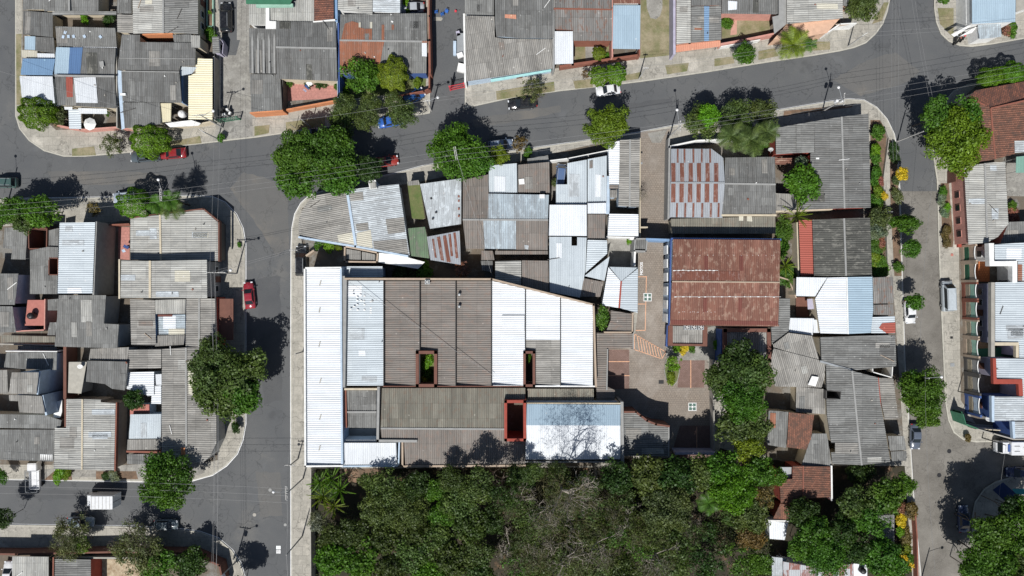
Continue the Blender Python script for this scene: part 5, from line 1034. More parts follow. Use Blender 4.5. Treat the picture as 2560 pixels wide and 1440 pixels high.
tree('lumpy', 2345, 290, 58, 9.5, 'green', 'upper left part of the huge kerb tree crown', group=GS); tree('lumpy', 2415, 285, 46, 9, 'green', 'darker crown touching the hip roof corner', group=GS)
tree('lumpy', 2400, 395, 50, 8, 'yel', 'lowest crown of the huge kerb tree group', group=GS)
tree('olive', 1752, 305, 48, 6, 'olive', 'olive hedge tree by the lamp pole, left end of the hedge', group='hedge trees behind the corner pole')
tree('lumpy', 1772, 290, 34, 6.2, 'lime', 'bright lime tree inside the hedge by the lamp pole', group='hedge trees behind the corner pole')
tree('olive', 1842, 292, 46, 6, 'olive', 'olive hedge tree between the lime tree and the dark house', group='hedge trees behind the corner pole')
tree('olive', 1905, 282, 44, 6, 'olive', 'right end olive tree of the hedge at the dark corner house', group='hedge trees behind the corner pole')
for x, y, r, lb in ((1830, 340, 44, 'golden-green palm nearest the rust-striped roof'), (1878, 350, 46, 'golden-green palm in the middle of the palm trio'), (1918, 330, 36, 'golden-green palm nearest the dark corner house')): palm(x, y, r, 6.5, 'olive', lb, 0, group='palm trio behind the ridged roofs')
tree('lumpy', 1845, 330, 42, 5.2, 'green', 'leafy tree beneath the palm trio', group=None); tree('lumpy', 1900, 345, 36, 5.0, 'green', 'second leafy tree beneath the palm trio', group=None)
tree('lumpy', 2005, 460, 56, 7.0, 'mid', 'rounded tree growing through the courtyard of the dark corner house', group=None)
tree('lumpy', 2003, 404, 20, 4.2, 'grey', 'silver-grey shrub in the courtyard of the dark corner house', 'bush', 'bush')
palm(1990, 540, 42, 5.0, 'yel', 'spiky palm at the gap above the blackened roof', 2, 'dracaena', 'palm'); palm(1962, 665, 34, 4.5, 'yel', 'spiky palm between the rusty hall and the red strip roof', 2, 'dracaena', 'palm')
for x, y, r, c, lb in ((1958, 575, 26, 'green', 'dark bush behind the rusty hall, upper'), (1955, 620, 22, 'mid', 'bush behind the rusty hall, second down'), (1975, 700, 20, 'mid', 'bush beside the lower end of the rusty hall'), (1968, 690, 22, 'green', 'dark bush under the lower spiky palm')): bush(x, y, r, c, lb, 2.5)
# beds along the right street
bd = [(2190, 375, 20, 'lime', 'lime green bush near the top of the long planting bed'), (2196, 330, 18, 'green', 'dark green plants at the upper tip of the long bed'), (2187, 395, 16, 'mid', 'bush below the lime one in the long bed'), (2190, 440, 18, 'green', 'dark bush halfway down the long bed'), (2202, 452, 10, 'pinkish', 'dusty pink flowering bush in the long bed'), (2196, 480, 18, 'yel', 'yellow-flowered bush in the long bed'), (2211, 490, 9, 'gold', 'small golden flowers at the edge of the long bed'), (2190, 502, 18, 'mid', 'green bush under the golden flowers')]
for x, y, r, c, lb in bd: bush(x, y, r, c, lb, 1.8)
tree('lumpy', 2197, 545, 34, 3.6, 'dusty', 'greyish-green small tree at the gap in the long bed'); tree('lumpy', 2195, 575, 28, 3.4, 'grey', 'silvery shrub tree below the gap in the long bed')
for x, y, r, c, lb in ((2192, 620, 24, 'green', 'dark low bush beside the blackened roof, upper'), (2200, 610, 14, 'pinkish', 'rusty leafed shrub beside the blackened roof'), (2190, 648, 16, 'yel', 'yellowish plant by the blackened roof corner'), (2198, 668, 24, 'mid', 'fresh green bush by the blackened roof corner'), (2234, 370, 14, 'dark', 'small dark kerb plant, topmost of the verge'), (2236, 395, 12, 'dark', 'small dark kerb plant, second of the verge'), (2240, 450, 14, 'dusty', 'dusty kerb plant beside the yellow tree'), (2242, 490, 15, 'dusty', 'dusty kerb plant above the twin shadowed trees'), (2245, 668, 16, 'mid', 'round green kerb bush by the paver street')): bush(x, y, r, c, lb, 1.3)
tree('lumpy', 2254, 435, 19, 3.6, 'gold', 'small tree in full yellow blossom at the kerb', group=GS, k=0)
tree('lumpy', 2265, 560, 42, 4.8, 'mid', 'first of the trees arching over the paver street', group='kerb trees of the paver street', ry=26); tree('lumpy', 2277, 622, 28, 4.4, 'mid', 'second smaller tree over the paver street', group='kerb trees of the paver street'); tree('lumpy', 2286, 756, 26, 4.8, 'mid', 'small tree above the white parked car', group='kerb trees of the paver street')
tree('lumpy', 2235, 555, 18, 3.4, 'green', 'little tree beside the arching kerb tree', group='kerb trees of the paver street')
for x, y, r, c, lb in ((2357, 480, 12, 'mid', 'green plant at the head of the far pavement bed'), (2355, 497, 13, 'grey', 'silvery agave-like plant in the far pavement bed'), (2362, 530, 12, 'grey', 'blue-green plant halfway down the far pavement bed'), (2366, 520, 10, 'lime', 'lime plant in the far pavement bed'), (2366, 580, 14, 'brown', 'brownish shrub near the foot of the far bed'), (2366, 605, 10, 'brown', 'dry weed tuft at the foot of the far bed')): bush(x, y, r, c, lb, 1.0)
tree('lumpy', 2302, 985, 66, 8.0, 'mid', 'big green tree shading the paver street', group=GS); tree('lumpy', 2318, 1040, 40, 6.5, 'mid', 'lower bough tree above the dark parked car', group=GS); tree('lumpy', 2275, 955, 36, 6.5, 'green', 'left crown beside the roof maze', group=GS)
for x, y, r, c, lb in ((2420, 1094, 9, 'brown', 'dry tuft on the rounded sidewalk corner'), (2530, 515, 16, 'mid', 'courtyard bush behind the striped gabled roof'), (2528, 535, 14, 'pinkish', 'bush with red flowers behind the striped gabled roof'), (2538, 545, 10, 'pinkish', 'small red-flowered plant near the dark shed')): bush(x, y, r, c, lb, 1.2)
# courtyard
tree('lumpy', 1506, 795, 22, 5.0, 'mid', 'small dense tree squeezed beside the white shed roofs', ry=34)
tree('sparse', 1680, 908, 26, 3.8, 'lime', 'light bamboo-like tree in the oval courtyard planter', skel=True); bush(1678, 945, 15, 'yel', 'grassy clump at the lower end of the courtyard planter', 1.2)
for x, y, r, c, lb in ((1692, 871, 12, 'lime', 'clipped light green bush under the annex parapet'), (1710, 871, 11, 'gold', 'yellowish bush in the middle under the annex parapet'), (1730, 871, 11, 'mid', 'darker clipped bush under the annex parapet'), (1792, 862, 12, 'lime', 'thin hedge end beside the dark-edged annex'), (1068, 905, 15, 'lime', 'bright leaves growing in the planted light court'), (1067, 935, 14, 'mid', 'darker leaves lower in the planted light court'), (1062, 950, 10, 'gold', 'pale yellow plant at the foot of the light court'), (1322, 895, 8, 'mid', 'plant deep inside the narrow light court')): bush(x, y, r, c, lb, 3.2 if 1000 < x < 1400 else 1.2)
for x, y, r, h_, c, lb in ((1845, 900, 62, 9.5, 'dark', 'dark tree nearest the small flat annex'), (1885, 935, 58, 10, 'olive', 'dense tree between the courtyard and the grey roof maze'), (1800, 950, 46, 8.5, 'olive', 'tree at the courtyard edge with a light olive top'), (1860, 1000, 64, 10, 'green', 'tall crown right of the lower evacuation square'), (1835, 1060, 54, 9, 'olive', 'tree at the lower right side of the courtyard'),
    (1890, 1070, 48, 8.5, 'olive', 'tree left of the clay-tiled lean-to roof'), (1870, 1120, 46, 8.5, 'yel', 'sunlit crown at the courtyard corner')): tree('lumpy', x, y, r, h_, c, lb, group='tall trees east of the courtyard')
# middle left block
tree('lumpy', 573, 940, 112, 10.0, 'olive', 'huge round tree at the kerb over the striped roof, main crown', group=GS, k=1); tree('lumpy', 530, 905, 64, 9.0, 'olive', 'left side crown of the huge kerb tree', group=GS); tree('lumpy', 605, 985, 60, 9.0, 'green', 'lower right crown of the huge kerb tree', group=GS); tree('lumpy', 535, 985, 58, 9, 'olive', 'lower left crown of the huge kerb tree', group=GS)
tree('lumpy', 338, 1000, 32, 5.0, 'dark', 'dark green tree in the little court of pale sheets')
tree('lumpy', 425, 1205, 78, 9.0, 'green', 'big tree over the lower street right of the white box truck', group=GS, k=2); tree('lumpy', 400, 1165, 40, 8, 'green', 'upper crown of the lower street tree', group=GS)
tree('lumpy', 40, 525, 44, 6.5, 'green', 'leftmost of the green pair at the left edge', group=GS); tree('lumpy', 105, 530, 50, 7.0, 'mid', 'right tree of the pair above the brick light wells', group=GS); tree('lumpy', -5, 545, 36, 6, 'green', 'tree cut by the left edge beside the dark car', group=GS); tree('lumpy', 60, 555, 36, 6, 'olive', 'lower olive crown between the pair at the left edge', group=GS)
tree('sparse', 234, 520, 24, 3.6, 'brown', 'scrawny sapling on the shaded pavement', group=GS, skel=True)
tree('round', 340, 510, 40, 5.4, 'bright', 'trimmed green tree over the silver car', group=GS, ry=34)
palm(395, 510, 30, 5.6, 'green', 'palm between the trimmed tree and the utility pole', 0, group=None); palm(430, 520, 34, 6.0, 'olive', 'palm with drooping fronds under the utility pole', 1, group=None); palm(425, 500, 30, 6.6, 'green', 'tallest palm by the corner house, throwing a star shadow', 0, group=None)
bush(590, 1068, 11, 'dark', 'small round shrub on the curved pavement below the huge tree', 1.8); bush(598, 612, 7, 'mid', 'tuft of weeds at the kerb beside the crossarm pole', .6); bush(147, 1186, 18, 'lime', 'yellow-green bush beside the white pickup', 1.6); bush(168, 1186, 14, 'yel', 'low bush right of the yellow-green one by the pickup', 1.4); bush(285, 1188, 14, 'grey', 'pale spiky plant at the lower street kerb', 1.0); bush(264, 1190, 10, 'dark', 'dark small shrub beside the pale spiky plant', .8)
bush(4, 1190, 16, 'green', 'bush cut by the left edge near the white pickup', 3)
tree('lumpy', 8, 1295, 32, 6, 'dark', 'dark tree at the left edge of the lower street', group=GS)
tree('sparse', 180, 1345, 66, 6.5, 'dusty', 'half-bare tree over the pavement below the box truck', group=GS, skel=True); bush(205, 1360, 26, 'lime', 'bright leafy bough under the half-bare tree', 4.5)
tree('sparse', 345, 1375, 80, 7.0, 'dusty', 'spreading half-bare tree above the stone terrace', group=GS, skel=True); tree('bare', 345, 1360, 66, 7.2, 'dusty', 'grey leafless tree above the stone terrace'); tree('lumpy', 400, 1415, 60, 5.5, 'green', 'leafy tree at the bottom edge right of the stone terrace', group=GS); tree('lumpy', 480, 1405, 50, 5.2, 'dark', 'shaded tree behind the dark red wall at the bottom', group=GS)
tree('bare', 160, 1360, 50, 6.8, 'dusty', 'leafless limbs mixed into the half-bare tree')
tree('lumpy', 585, 1480, 45, 7, 'dark', 'tree below the bottom edge at the lower corner', group=GS)
# top gardens
for x, y, r, c, lb in ((212, 45, 12, 'lime', 'leafy plants behind the barred patio, left'), (272, 48, 18, 'dark', 'dark bush at the right end of the barred patio'), (528, 85, 14, 'mid', 'green bush below the raised planter'), (525, 30, 6, 'lime', 'small plants inside the raised planter'), (552, 345, 12, 'mid', 'bush at the corner pole beside the concrete lane'), (140, 300, 14, 'brown', 'dry shrub between the two left front gardens'), (270, 285, 8, 'mid', 'patch of creeper by the octagonal parasol'),
    (728, 203, 12, 'mid', 'plant at the left end of the pink patio'), (800, 202, 20, 'dark', 'strip of hedge along the pink patio house wall'), (770, 202, 16, 'dark', 'hedge piece above the washing line'), (843, 215, 8, 'mid', 'climber on the patio side wall'), (862, 232, 16, 'lime', 'light green plant at the foot of the broad garden tree'), (1043, 207, 13, 'yel', 'star-shaped yellow-green agave in the front garden'), (1810, 55, 12, 'mid', 'climbing bush at the left end of the pink path garden', ),
    (1015, 2, 10, 'lime', 'bright bush in the silver car yard, top edge'), (1020, 28, 6, 'mid', 'small plant below the silver car'), (1572, 602, 7, 'lime', 'weeds in the small courtyard under the white square roof')):
    if lb != 'x': bush(x, y, r, c, lb, 1.6)
for x, y, r, c, lb in ((1820, 60, 14, 'mid', 'leafy climber above the pink garden path'), (1058, 680, 24, 'mid', 'leafy shrub above the brown saw-tooth bays'), (1000, 684, 18, 'dark', 'dark shrubs left of the leafy one above the bays'), (1030, 690, 14, 'dark', 'dark low shrub between the two above the bays'), (820, 612, 16, 'lime', 'light hedge bush by the slanting white gutter'), (795, 610, 14, 'mid', 'hedge bush nearest the black van'), (846, 620, 10, 'yel', 'pale variegated round plant by the tan framed roof'), (1388, 455, 12, 'dusty', 'flowering shrub in the car yard')): bush(x, y, r, c, lb, 1.8)
tree('sparse', 1156, 676, 26, 3.6, 'pinkish', 'bare-looking pinkish tree above the third saw-tooth bay', skel=True)
tree('bare', 1605, 490, 22, 4.2, 'dusty', 'lopped bare stump tree leaning over the alley wall')
# the wooded lot
pal = [(830, 1200, 44), (808, 1240, 42), (850, 1225, 40), (835, 1265, 38), (800, 1205, 36)]
for i, (x, y, r) in enumerate(pal): palm(x, y, r, 3.6 + .3 * i, 'yel' if i % 2 else 'bright', ('spiky pandanus at the wall corner of the wooded lot, topmost', 'spiky pandanus overhanging the pavement', 'spiky pandanus beside the patch of bare earth', 'lowest spiky pandanus of the group', 'small spiky pandanus against the white shed wall')[i], 2, 'pandanus', 'spiky plant', 'pandanus group')
bush(815, 1215, 34, 'dark', 'dark undergrowth mound under the pandanus group', 2.6)
W = [ (795, 1305, 34, 5.5, 'grey', 'olive', 'silvery round tree at the pavement wall of the wooded lot'), (915, 1205, 24, 5, 'olive', 'lumpy', 'small tree by the bare earth patch'), (960, 1225, 62, 9, 'olive', 'olive', 'broad olive crown right of the bare earth patch'), (1010, 1275, 66, 9.5, 'olive', 'olive', 'brownish-olive crown in the middle of the western woods'),
 (935, 1270, 50, 9, 'olive', 'olive', 'olive crown left of the brownish one'), (1040, 1215, 46, 8.5, 'dark', 'lumpy', 'dark crown below the tan parapet corner'), (1095, 1225, 38, 8, 'mid', 'lumpy', 'bright green tuft tree among dark crowns'), (1150, 1255, 58, 9.5, 'olive', 'olive', 'twiggy olive crown with a pale branch'), (1195, 1215, 56, 13, 'olive', 'olive', 'olive crown under the shaded roof edge'), (1262, 1230, 50, 14, 'dark', 'sparse', 'thin dark crown left of the bare-branched area'),
 (1100, 1290, 46, 8, 'mid', 'lumpy', 'green crown right of the brownish-olive one'), (1170, 1310, 58, 9, 'wood', 'lumpy', 'green crown below the twiggy olive one'), (1230, 1300, 46, 8.5, 'dark', 'lumpy', 'dark crown at the edge of the bare-branched area'), (835, 1345, 46, 8, 'wood', 'lumpy', 'green crown next to the pavement wall, upper'), (885, 1330, 48, 8, 'wood', 'lumpy', 'green crown beside the reddish gap'), (830, 1400, 54, 8.5, 'mid', 'lumpy', 'fresh green crown at the left of the bottom edge of the woods'),
 (900, 1395, 56, 8.5, 'mid', 'lumpy', 'fresh green crown, second along the bottom edge'), (960, 1350, 48, 8, 'wood', 'lumpy', 'crown below the reddish gap'), (975, 1420, 52, 8.5, 'wood', 'lumpy', 'third crown along the bottom edge'), (1040, 1390, 58, 9, 'olive', 'olive', 'olive crown along the bottom edge'), (1030, 1330, 50, 8.5, 'wood', 'lumpy', 'green crown in the centre of the western woods'), (1090, 1345, 52, 8.5, 'olive', 'olive', 'yellowish-olive crown in the centre of the woods'), (1130, 1400, 60, 9, 'wood', 'lumpy', 'green crown at the bottom left of the bare trees'), (1075, 1440, 50, 8.5, 'mid', 'lumpy', 'crown cut by the bottom edge in the western woods'), (1190, 1380, 52, 8.5, 'olive', 'olive', 'olive crown touching the bare trees'), (1200, 1440, 54, 8.5, 'wood', 'lumpy', 'bottom edge crown touching the bare trees'),
 (1310, 1200, 40, 7, 'dark', 'thin', 'sparse dark crown right below the glaring roof'), (1300, 1260, 52, 7.5, 'olive', 'sparse', 'sparse olive crown among the bare branches'), (1390, 1235, 40, 6.5, 'wood', 'sparse', 'brown thinning crown below the glaring roof'), (1370, 1300, 58, 7, 'olive', 'olive', 'thin olive crown in the heart of the bare trees'), (1470, 1215, 44, 10.5, 'wood', 'lumpy', 'leafy crown under the glaring roof edge'), (1540, 1192, 48, 9.5, 'dark', 'lumpy', 'dark leafy crown below the curved-parapet roof'), (1480, 1275, 56, 7.5, 'olive', 'sparse', 'grey-green thin crown in mid woods'), (1560, 1260, 52, 8, 'olive', 'sparse', 'olive crown left of the large dusty green one'),
 (1440, 1340, 56, 6.5, 'wood', 'sparse', 'brownish thin crown near the bottom'), (1540, 1330, 50, 7.5, 'green', 'sparse', 'greenish crown with pale twigs'), (1590, 1380, 54, 7.5, 'green', 'sparse', 'green patch among the grey twigs'), (1500, 1400, 56, 6.5, 'olive', 'olive', 'thin crown at the bottom edge among bare limbs'), (1400, 1400, 60, 6.5, 'olive', 'olive', 'thin olive crown at the bottom edge'), (1320, 1360, 52, 6.5, 'wood', 'olive', 'dusty thin crown left of the bare trees'), (1300, 1430, 56, 6.5, 'green', 'sparse', 'thin green crown on the bottom edge'),
 (1620, 1188, 60, 9.5, 'olive', 'lumpy', 'dark crown against the shaded courtyard wall'), (1590, 1160, 24, 7, 'dark', 'sparse', 'dark bough over the curved-parapet roof edge'), (1690, 1195, 58, 9.5, 'dark', 'lumpy', 'dark crown below the shaded courtyard wall'), (1670, 1265, 70, 10, 'dusty', 'lumpy', 'large dusty green crown in the middle of the eastern woods'), (1750, 1185, 52, 9, 'olive', 'lumpy', 'crown at the courtyard wall, right part'), (1800, 1170, 50, 9.5, 'mid', 'lumpy', 'bright crown above the lime green one'), (1835, 1225, 66, 10, 'bright', 'lumpy', 'largest lime green crown in the eastern woods'), (1900, 1180, 48, 9, 'mid', 'lumpy', 'green crown beside the terracotta house'), (1910, 1235, 44, 8, 'brown', 'sparse', 'reddish-brown crown beside the terracotta house'),
 (1880, 1290, 56, 8.5, 'olive', 'olive', 'olive-brown crown left of the white sheet shed'), (1880, 1340, 44, 7.5, 'brown', 'olive', 'russet crown left of the white sheet shed, lower'), (1700, 1340, 56, 7, 'wood', 'sparse', 'brown sparse crown below the large dusty green one'), (1770, 1330, 40, 5, 'dark', 'thin', 'dark sparse crown over the deep gap'), (1680, 1400, 60, 7, 'olive', 'olive', 'thin olive crown on the bottom edge, eastern woods'), (1770, 1400, 60, 7, 'dark', 'sparse', 'dark crown on the bottom edge, eastern woods'), (1850, 1400, 54, 7.5, 'green', 'sparse', 'green crown on the bottom edge near the striped roofs'), (1900, 1410, 38, 7, 'mid', 'lumpy', 'fresh green crown at the bottom, right end of the woods'), (1830, 1290, 34, 6, 'olive', 'sparse', 'small olive crown below the lime green one')]
for x, y, r, h_, c, kd, lb in W: tree(kd, x, y, r, h_, c, lb, group='trees of the wooded lot', skel=kd in ('thin', 'sparse'))
for x, y, r, h_, c, lb in ((1335, 1312, 56, 7.5, 'olive', 'olive crown left of the arching bare limbs'), (1418, 1262, 48, 7, 'wood', 'dull green crown behind the tall bare tree'), (1475, 1328, 56, 8, 'olive', 'olive crown in front of the large leafless tree'), (1560, 1292, 50, 8, 'wood', 'dull green crown below the pale-limbed bare tree'), (1622, 1335, 56, 8, 'olive', 'olive crown right of the fine grey twigs'), (1352, 1412, 54, 7, 'wood', 'dull green crown low on the bottom edge, left of centre'),
    (1395, 1188, 34, 8, 'wood', 'crown pressed against the wall of the glaring shed'), (1335, 1182, 32, 8.5, 'olive', 'crown below the red light court'), (1128, 1196, 40, 10, 'wood', 'crown overhanging the shaded lower roof edge, left'), (1295, 1184, 34, 11, 'wood', 'crown overhanging the shaded lower roof edge, right'), (1450, 1412, 54, 7.5, 'olive', 'olive crown in the middle of the bottom edge'), (1555, 1425, 54, 8, 'wood', 'dull green crown on the bottom edge right of centre')): tree('olive', x, y, r, h_, c, lb, group='trees of the wooded lot')
B = [(1412, 1292, 110, 26, 'tall bare tree whose shadow falls on the glaring white roof'), (1290, 1265, 60, 12, 'grey leafless tree at the left of the bare area'), (1345, 1360, 80, 13, 'grey leafless tree with long arching limbs'), (1500, 1290, 66, 12, 'leafless tree in the heart of the woods'), (1490, 1375, 84, 14, 'large leafless tree near the bottom'), (1545, 1240, 46, 8, 'pale-limbed bare tree below the curved-parapet roof'), (1570, 1330, 66, 12, 'bare tree with fine grey twigs'), (1640, 1400, 74, 12, 'bare tree at the bottom edge, right part'), (1420, 1430, 86, 14, 'bare tree at the bottom edge, middle'), (1300, 1425, 74, 12, 'bare tree at the bottom edge, left part'), (1185, 1260, 36, 9.6, 'pale branches rising from the twiggy olive crown'), (1730, 1330, 44, 7.5, 'thin leafless tree over the deep gap'), (1500, 1195, 34, 8.8, 'crooked pale trunk tree under the glaring roof')]
for x, y, r, h_, lb in B: tree('bare', x, y, r, h_, 'dusty', lb, name='bare_tree', group='leafless trees of the wooded lot')
palm(1772, 1258, 34, 3.5, 'green', 'dark palm fronds in the deep gap of the woods', 1)
# gardens at the lower right
for x, y, r, h_, c, lb in ((2150, 1175, 40, 4.5, 'dark', 'dark shrub tree under the lower roof edge'), (2215, 1240, 56, 7.5, 'green', 'right-hand tree over the garden by the paver street'), (2140, 1255, 52, 7.5, 'olive', 'olive crown in the middle of the garden group'), (2260, 1210, 34, 6, 'mid', 'small crown nearest the paver street'), (2170, 1290, 54, 7.5, 'green', 'central crown of the garden group'), (2010, 1285, 48, 7, 'dark', 'dark crown shading the terracotta roof'), (2030, 1330, 60, 8, 'green', 'large crown right of the white sheet shed'), (2100, 1330, 50, 8, 'dark', 'dark crown between two large ones'), (2060, 1380, 66, 8.5, 'green', 'biggest crown above the pinkish striped roof'), (2010, 1370, 44, 7.5, 'green', 'left crown above the pinkish striped roof'), (2200, 1385, 62, 7.5, 'green', 'crown above the dark water tank'), (2240, 1420, 40, 6, 'green', 'bottom edge crown near the yellow shrubs'), (2140, 1370, 40, 7, 'dark', 'dark crown behind the small sheet shed'), (1940, 1190, 30, 7, 'mid', 'crown touching the grille roof')): tree('lumpy', x, y, r, h_, c, lb, group='garden trees by the paver street')
for x, y, r, c, lb in ((2250, 1268, 18, 'pinkish', 'rusty pink shrub at the lower right wall'), (2280, 1275, 20, 'brown', 'twiggy brown shrub leaning over the kerb'), (2252, 1300, 18, 'gold', 'golden leafed shrub below the pink one'), (2262, 1345, 20, 'brown', 'brown shrub along the garden wall'), (2262, 1368, 18, 'yel', 'yellow variegated shrub, upper of two'), (2262, 1412, 22, 'gold', 'yellow variegated shrub at the bottom edge'), (2250, 1330, 14, 'lime', 'lime weed patch between the shrubs'), (2275, 1395, 12, 'mid', 'green plant between the yellow shrubs')): bush(x, y, r, c, lb, 1.8)
for x, y, r, h_, c, lb in ((2470, 1395, 90, 11, 'green', 'massive tree at the bottom right corner'), (2545, 1325, 84, 11, 'mid', 'upper crown of the bottom right trees'), (2550, 1430, 80, 11, 'olive', 'rightmost crown of the bottom right trees, cut by the edge'), (2535, 1275, 46, 9.5, 'deep', 'dark topmost crown of the bottom right trees'), (2585, 1290, 60, 11, 'green', 'crown at the right edge behind the topmost one'), (2440, 1430, 50, 8.5, 'green', 'crown overhanging the paver street at the bottom'), (2475, 1330, 58, 11, 'green', 'pointed crown above the massive corner tree')): tree('lumpy', x, y, r, h_, c, lb, group='bottom right corner trees')

# undergrowth of the wooded lot: one mass nobody could count
g = np.random.default_rng(5); N = 42000
px = g.uniform(782, 1935, N * 2); py = g.uniform(1172, 1475, N * 2); hz = _hz = (np.sin(px * .021 + 2 * np.sin(py * .03)) + np.sin(py * .035 + px * .013) + np.sin(px * .06) * .5)
keep = g.random(N * 2) < np.clip(.3 + .34 * hz, .02, 1) * np.where(px < 1250, .35, 1); px, py, hz = px[keep][:N], py[keep][:N], hz[keep][:N]
Z = .2 + g.random(len(px)) ** 1.5 * np.clip(1.4 + hz, .3, 3.0); X = (px - 1280) / F * (H - Z); Y = (720 - py) / F * (H - Z)
nn = unit(np.stack([g.normal(size=len(X)) * .6, g.normal(size=len(X)) * .6 - .15, np.ones(len(X))], 1))
o = put('undergrowth', quads_mesh('undergrowth', np.stack([X, Y, Z], 1), nn, .13 * g.uniform(.6, 1.6, len(X))), None); o.color = (.045, .06, .022, 1); o['kind'] = 'stuff'
# ------------------------------------------------------------------ vehicles
PAINT = {}
def paint(c, rough=0.25):
    k = (c, rough)
    if k not in PAINT:
        m, n, b = _new('car_paint', rough); b.inputs['Base Color'].default_value = (*c, 1); b.inputs['Coat Weight'].default_value = 0.6; b.inputs['Coat Roughness'].default_value = 0.08
        tc = _n(n, 'ShaderNodeNewGeometry').outputs['Position']; n.links.new(_mix(n, _ramp(n, _noise(n, tc, 2.5, 5), .4, .7), c, tuple(v * .8 + .03 for v in c)), b.inputs['Base Color']); PAINT[k] = m
    return PAINT[k]
M['lampg'] = plain('headlight_glass', (0.7, 0.72, 0.75), rough=0.1, var=0.02); M['tail'] = plain('tail_light_red', (0.45, 0.02, 0.02), rough=0.2, var=0.02)
def loft(mb, st, mi=0):
    """st: rows of points (same count), joined in sequence, ends capped"""
    n = len(st[0]); vs = [p for r_ in st for p in r_]; fs = []
    for i in range(len(st) - 1):
        for k in range(n - 1): fs.append((i * n + k, i * n + k + 1, (i + 1) * n + k + 1, (i + 1) * n + k))
        fs.append((i * n + n - 1, i * n, (i + 1) * n, (i + 1) * n + n - 1))
    fs += [tuple(reversed(range(n))), tuple(range((len(st) - 1) * n, len(st) * n))]; mb.add(vs, fs, mi)
def car(kind, x, y, ang, col, label, L=4.4, Wd=1.76, group='parked cars', cat='car', name='parked_car', z=0.0, px=None):
    root = empty(name, (0, 0, 0), label, cat, group); p = at(x, y, 0.9 + z); root.location = (p.x, p.y, z + 0.01); root.rotation_euler = (0, 0, R(ang)); P = paint(col)
    # (u: + is the front) u, half width, belt height
    hh = L / 2
    prof = {'sedan': [(-1, .82, .72), (-.93, .94, .88), (-.62, 1, .93), (0, 1, .92), (.35, 1, .9), (.72, .97, .8), (.93, .86, .68), (1, .66, .55)],
            'suv': [(-1, .88, .9), (-.95, .96, 1.02), (-.5, 1, 1.05), (0, 1, 1.05), (.4, 1, 1.02), (.75, .97, .95), (.93, .9, .82), (1, .74, .6)],
            'hatch': [(-1, .84, .85), (-.94, .95, .96), (-.5, 1, .98), (0, 1, .96), (.4, 1, .93), (.74, .95, .84), (.93, .84, .7), (1, .66, .55)],
            'van': [(-1, .94, 1.15), (-.97, .98, 1.2), (-.5, 1, 1.2), (0, 1, 1.2), (.5, 1, 1.15), (.8, .97, 1.0), (.95, .9, .85), (1, .78, .6)],
            'pickup': [(-1, .95, .98), (-.98, .98, 1.0), (-.5, 1, 1.0), (0, 1, 1.0), (.4, 1, .98), (.75, .97, .92), (.94, .88, .8), (1, .72, .6)]}[kind]
    cab = {'sedan': (-.68, -.4, .12, .45, 1.42), 'suv': (-.93, -.84, .22, .5, 1.72), 'hatch': (-.88, -.68, .2, .52, 1.5), 'van': (-.97, -.93, .5, .76, 2.0), 'pickup': (-.22, -.16, .22, .5, 1.75)}[kind]
    mb = MB(); st = []
    for u, w_, zb in prof:
        X = u * hh; hw = w_ * Wd / 2
        st.append([(X, -hw * .93, .24), (X, -hw, .45), (X, -hw, zb - .16), (X, -hw * .9, zb), (X, 0, zb + .035), (X, hw * .9, zb), (X, hw, zb - .16), (X, hw, .45), (X, hw * .93, .24)])
    loft(mb, st); body = mb.build('body', P, None, True); body.parent = root
    r0, r1, f1, f0, ht = cab; bz = .9 if kind in ('sedan',) else (1.0 if kind != 'van' else 1.15); wb = Wd * .88 / 2; wt = Wd * (.7 if kind != 'van' else .82) / 2
    A = [(r0 * hh, bz, wb), (r1 * hh, ht - .03, wt), ((r1 * .8 + f1 * .2) * hh, ht, wt), ((r1 * .2 + f1 * .8) * hh, ht - .005, wt), (f1 * hh, ht - .05, wt), (f0 * hh, bz - .02, wb)]
    mb = MB(); b0 = bz - .15
    top = [[(X, -w2, z2), (X, -w2 * .55, z2 + .025), (X, w2 * .55, z2 + .025), (X, w2, z2)] for X, z2, w2 in A]
    vs = [q for r_ in top for q in r_]; fs = [(4 * i + k, 4 * i + k + 1, 4 * i + k + 5, 4 * i + k + 4) for i in range(5) for k in range(3)]
    n0 = len(vs); vs += [(X, sgn * wb, b0) for X, z2, w2 in A for sgn in (-1, 1)]
    for i in range(5): fs += [(4 * i, 4 * i + 4, n0 + 2 * i + 2, n0 + 2 * i), (4 * i + 3, n0 + 2 * i + 1, n0 + 2 * i + 3, 4 * i + 7)]
    mb.add(vs, fs); c_ = mb.build('cabin', P, None); c_.parent = root
    def pane(name, quad, off):
        q = [Vector(v) for v in quad]; nn = (q[1] - q[0]).cross(q[3] - q[0]).normalized(); c0 = sum(q, Vector()) / 4; ref = c0 - Vector((0, 0, .8))
        if nn.dot(c0 - Vector((0, 0, 1.0))) < 0: nn = -nn
        q = [c0 + (v - c0) * .9 + nn * off for v in q]; m_ = MB().add(q + [v - nn * .01 for v in q], [(0, 1, 2, 3), (7, 6, 5, 4), (0, 4, 5, 1), (1, 5, 6, 2), (2, 6, 7, 3), (3, 7, 4, 0)]).build(name, 'glass', None); m_.parent = root
    pane('windshield', [(f0 * hh, -wb * .95, bz), (f0 * hh, wb * .95, bz), (f1 * hh, wt, ht - .05), (f1 * hh, -wt, ht - .05)], .045)
    pane('rear_window', [(r0 * hh, -wb * .95, bz), (r0 * hh, wb * .95, bz), (r1 * hh, wt, ht - .03), (r1 * hh, -wt, ht - .03)], .045)
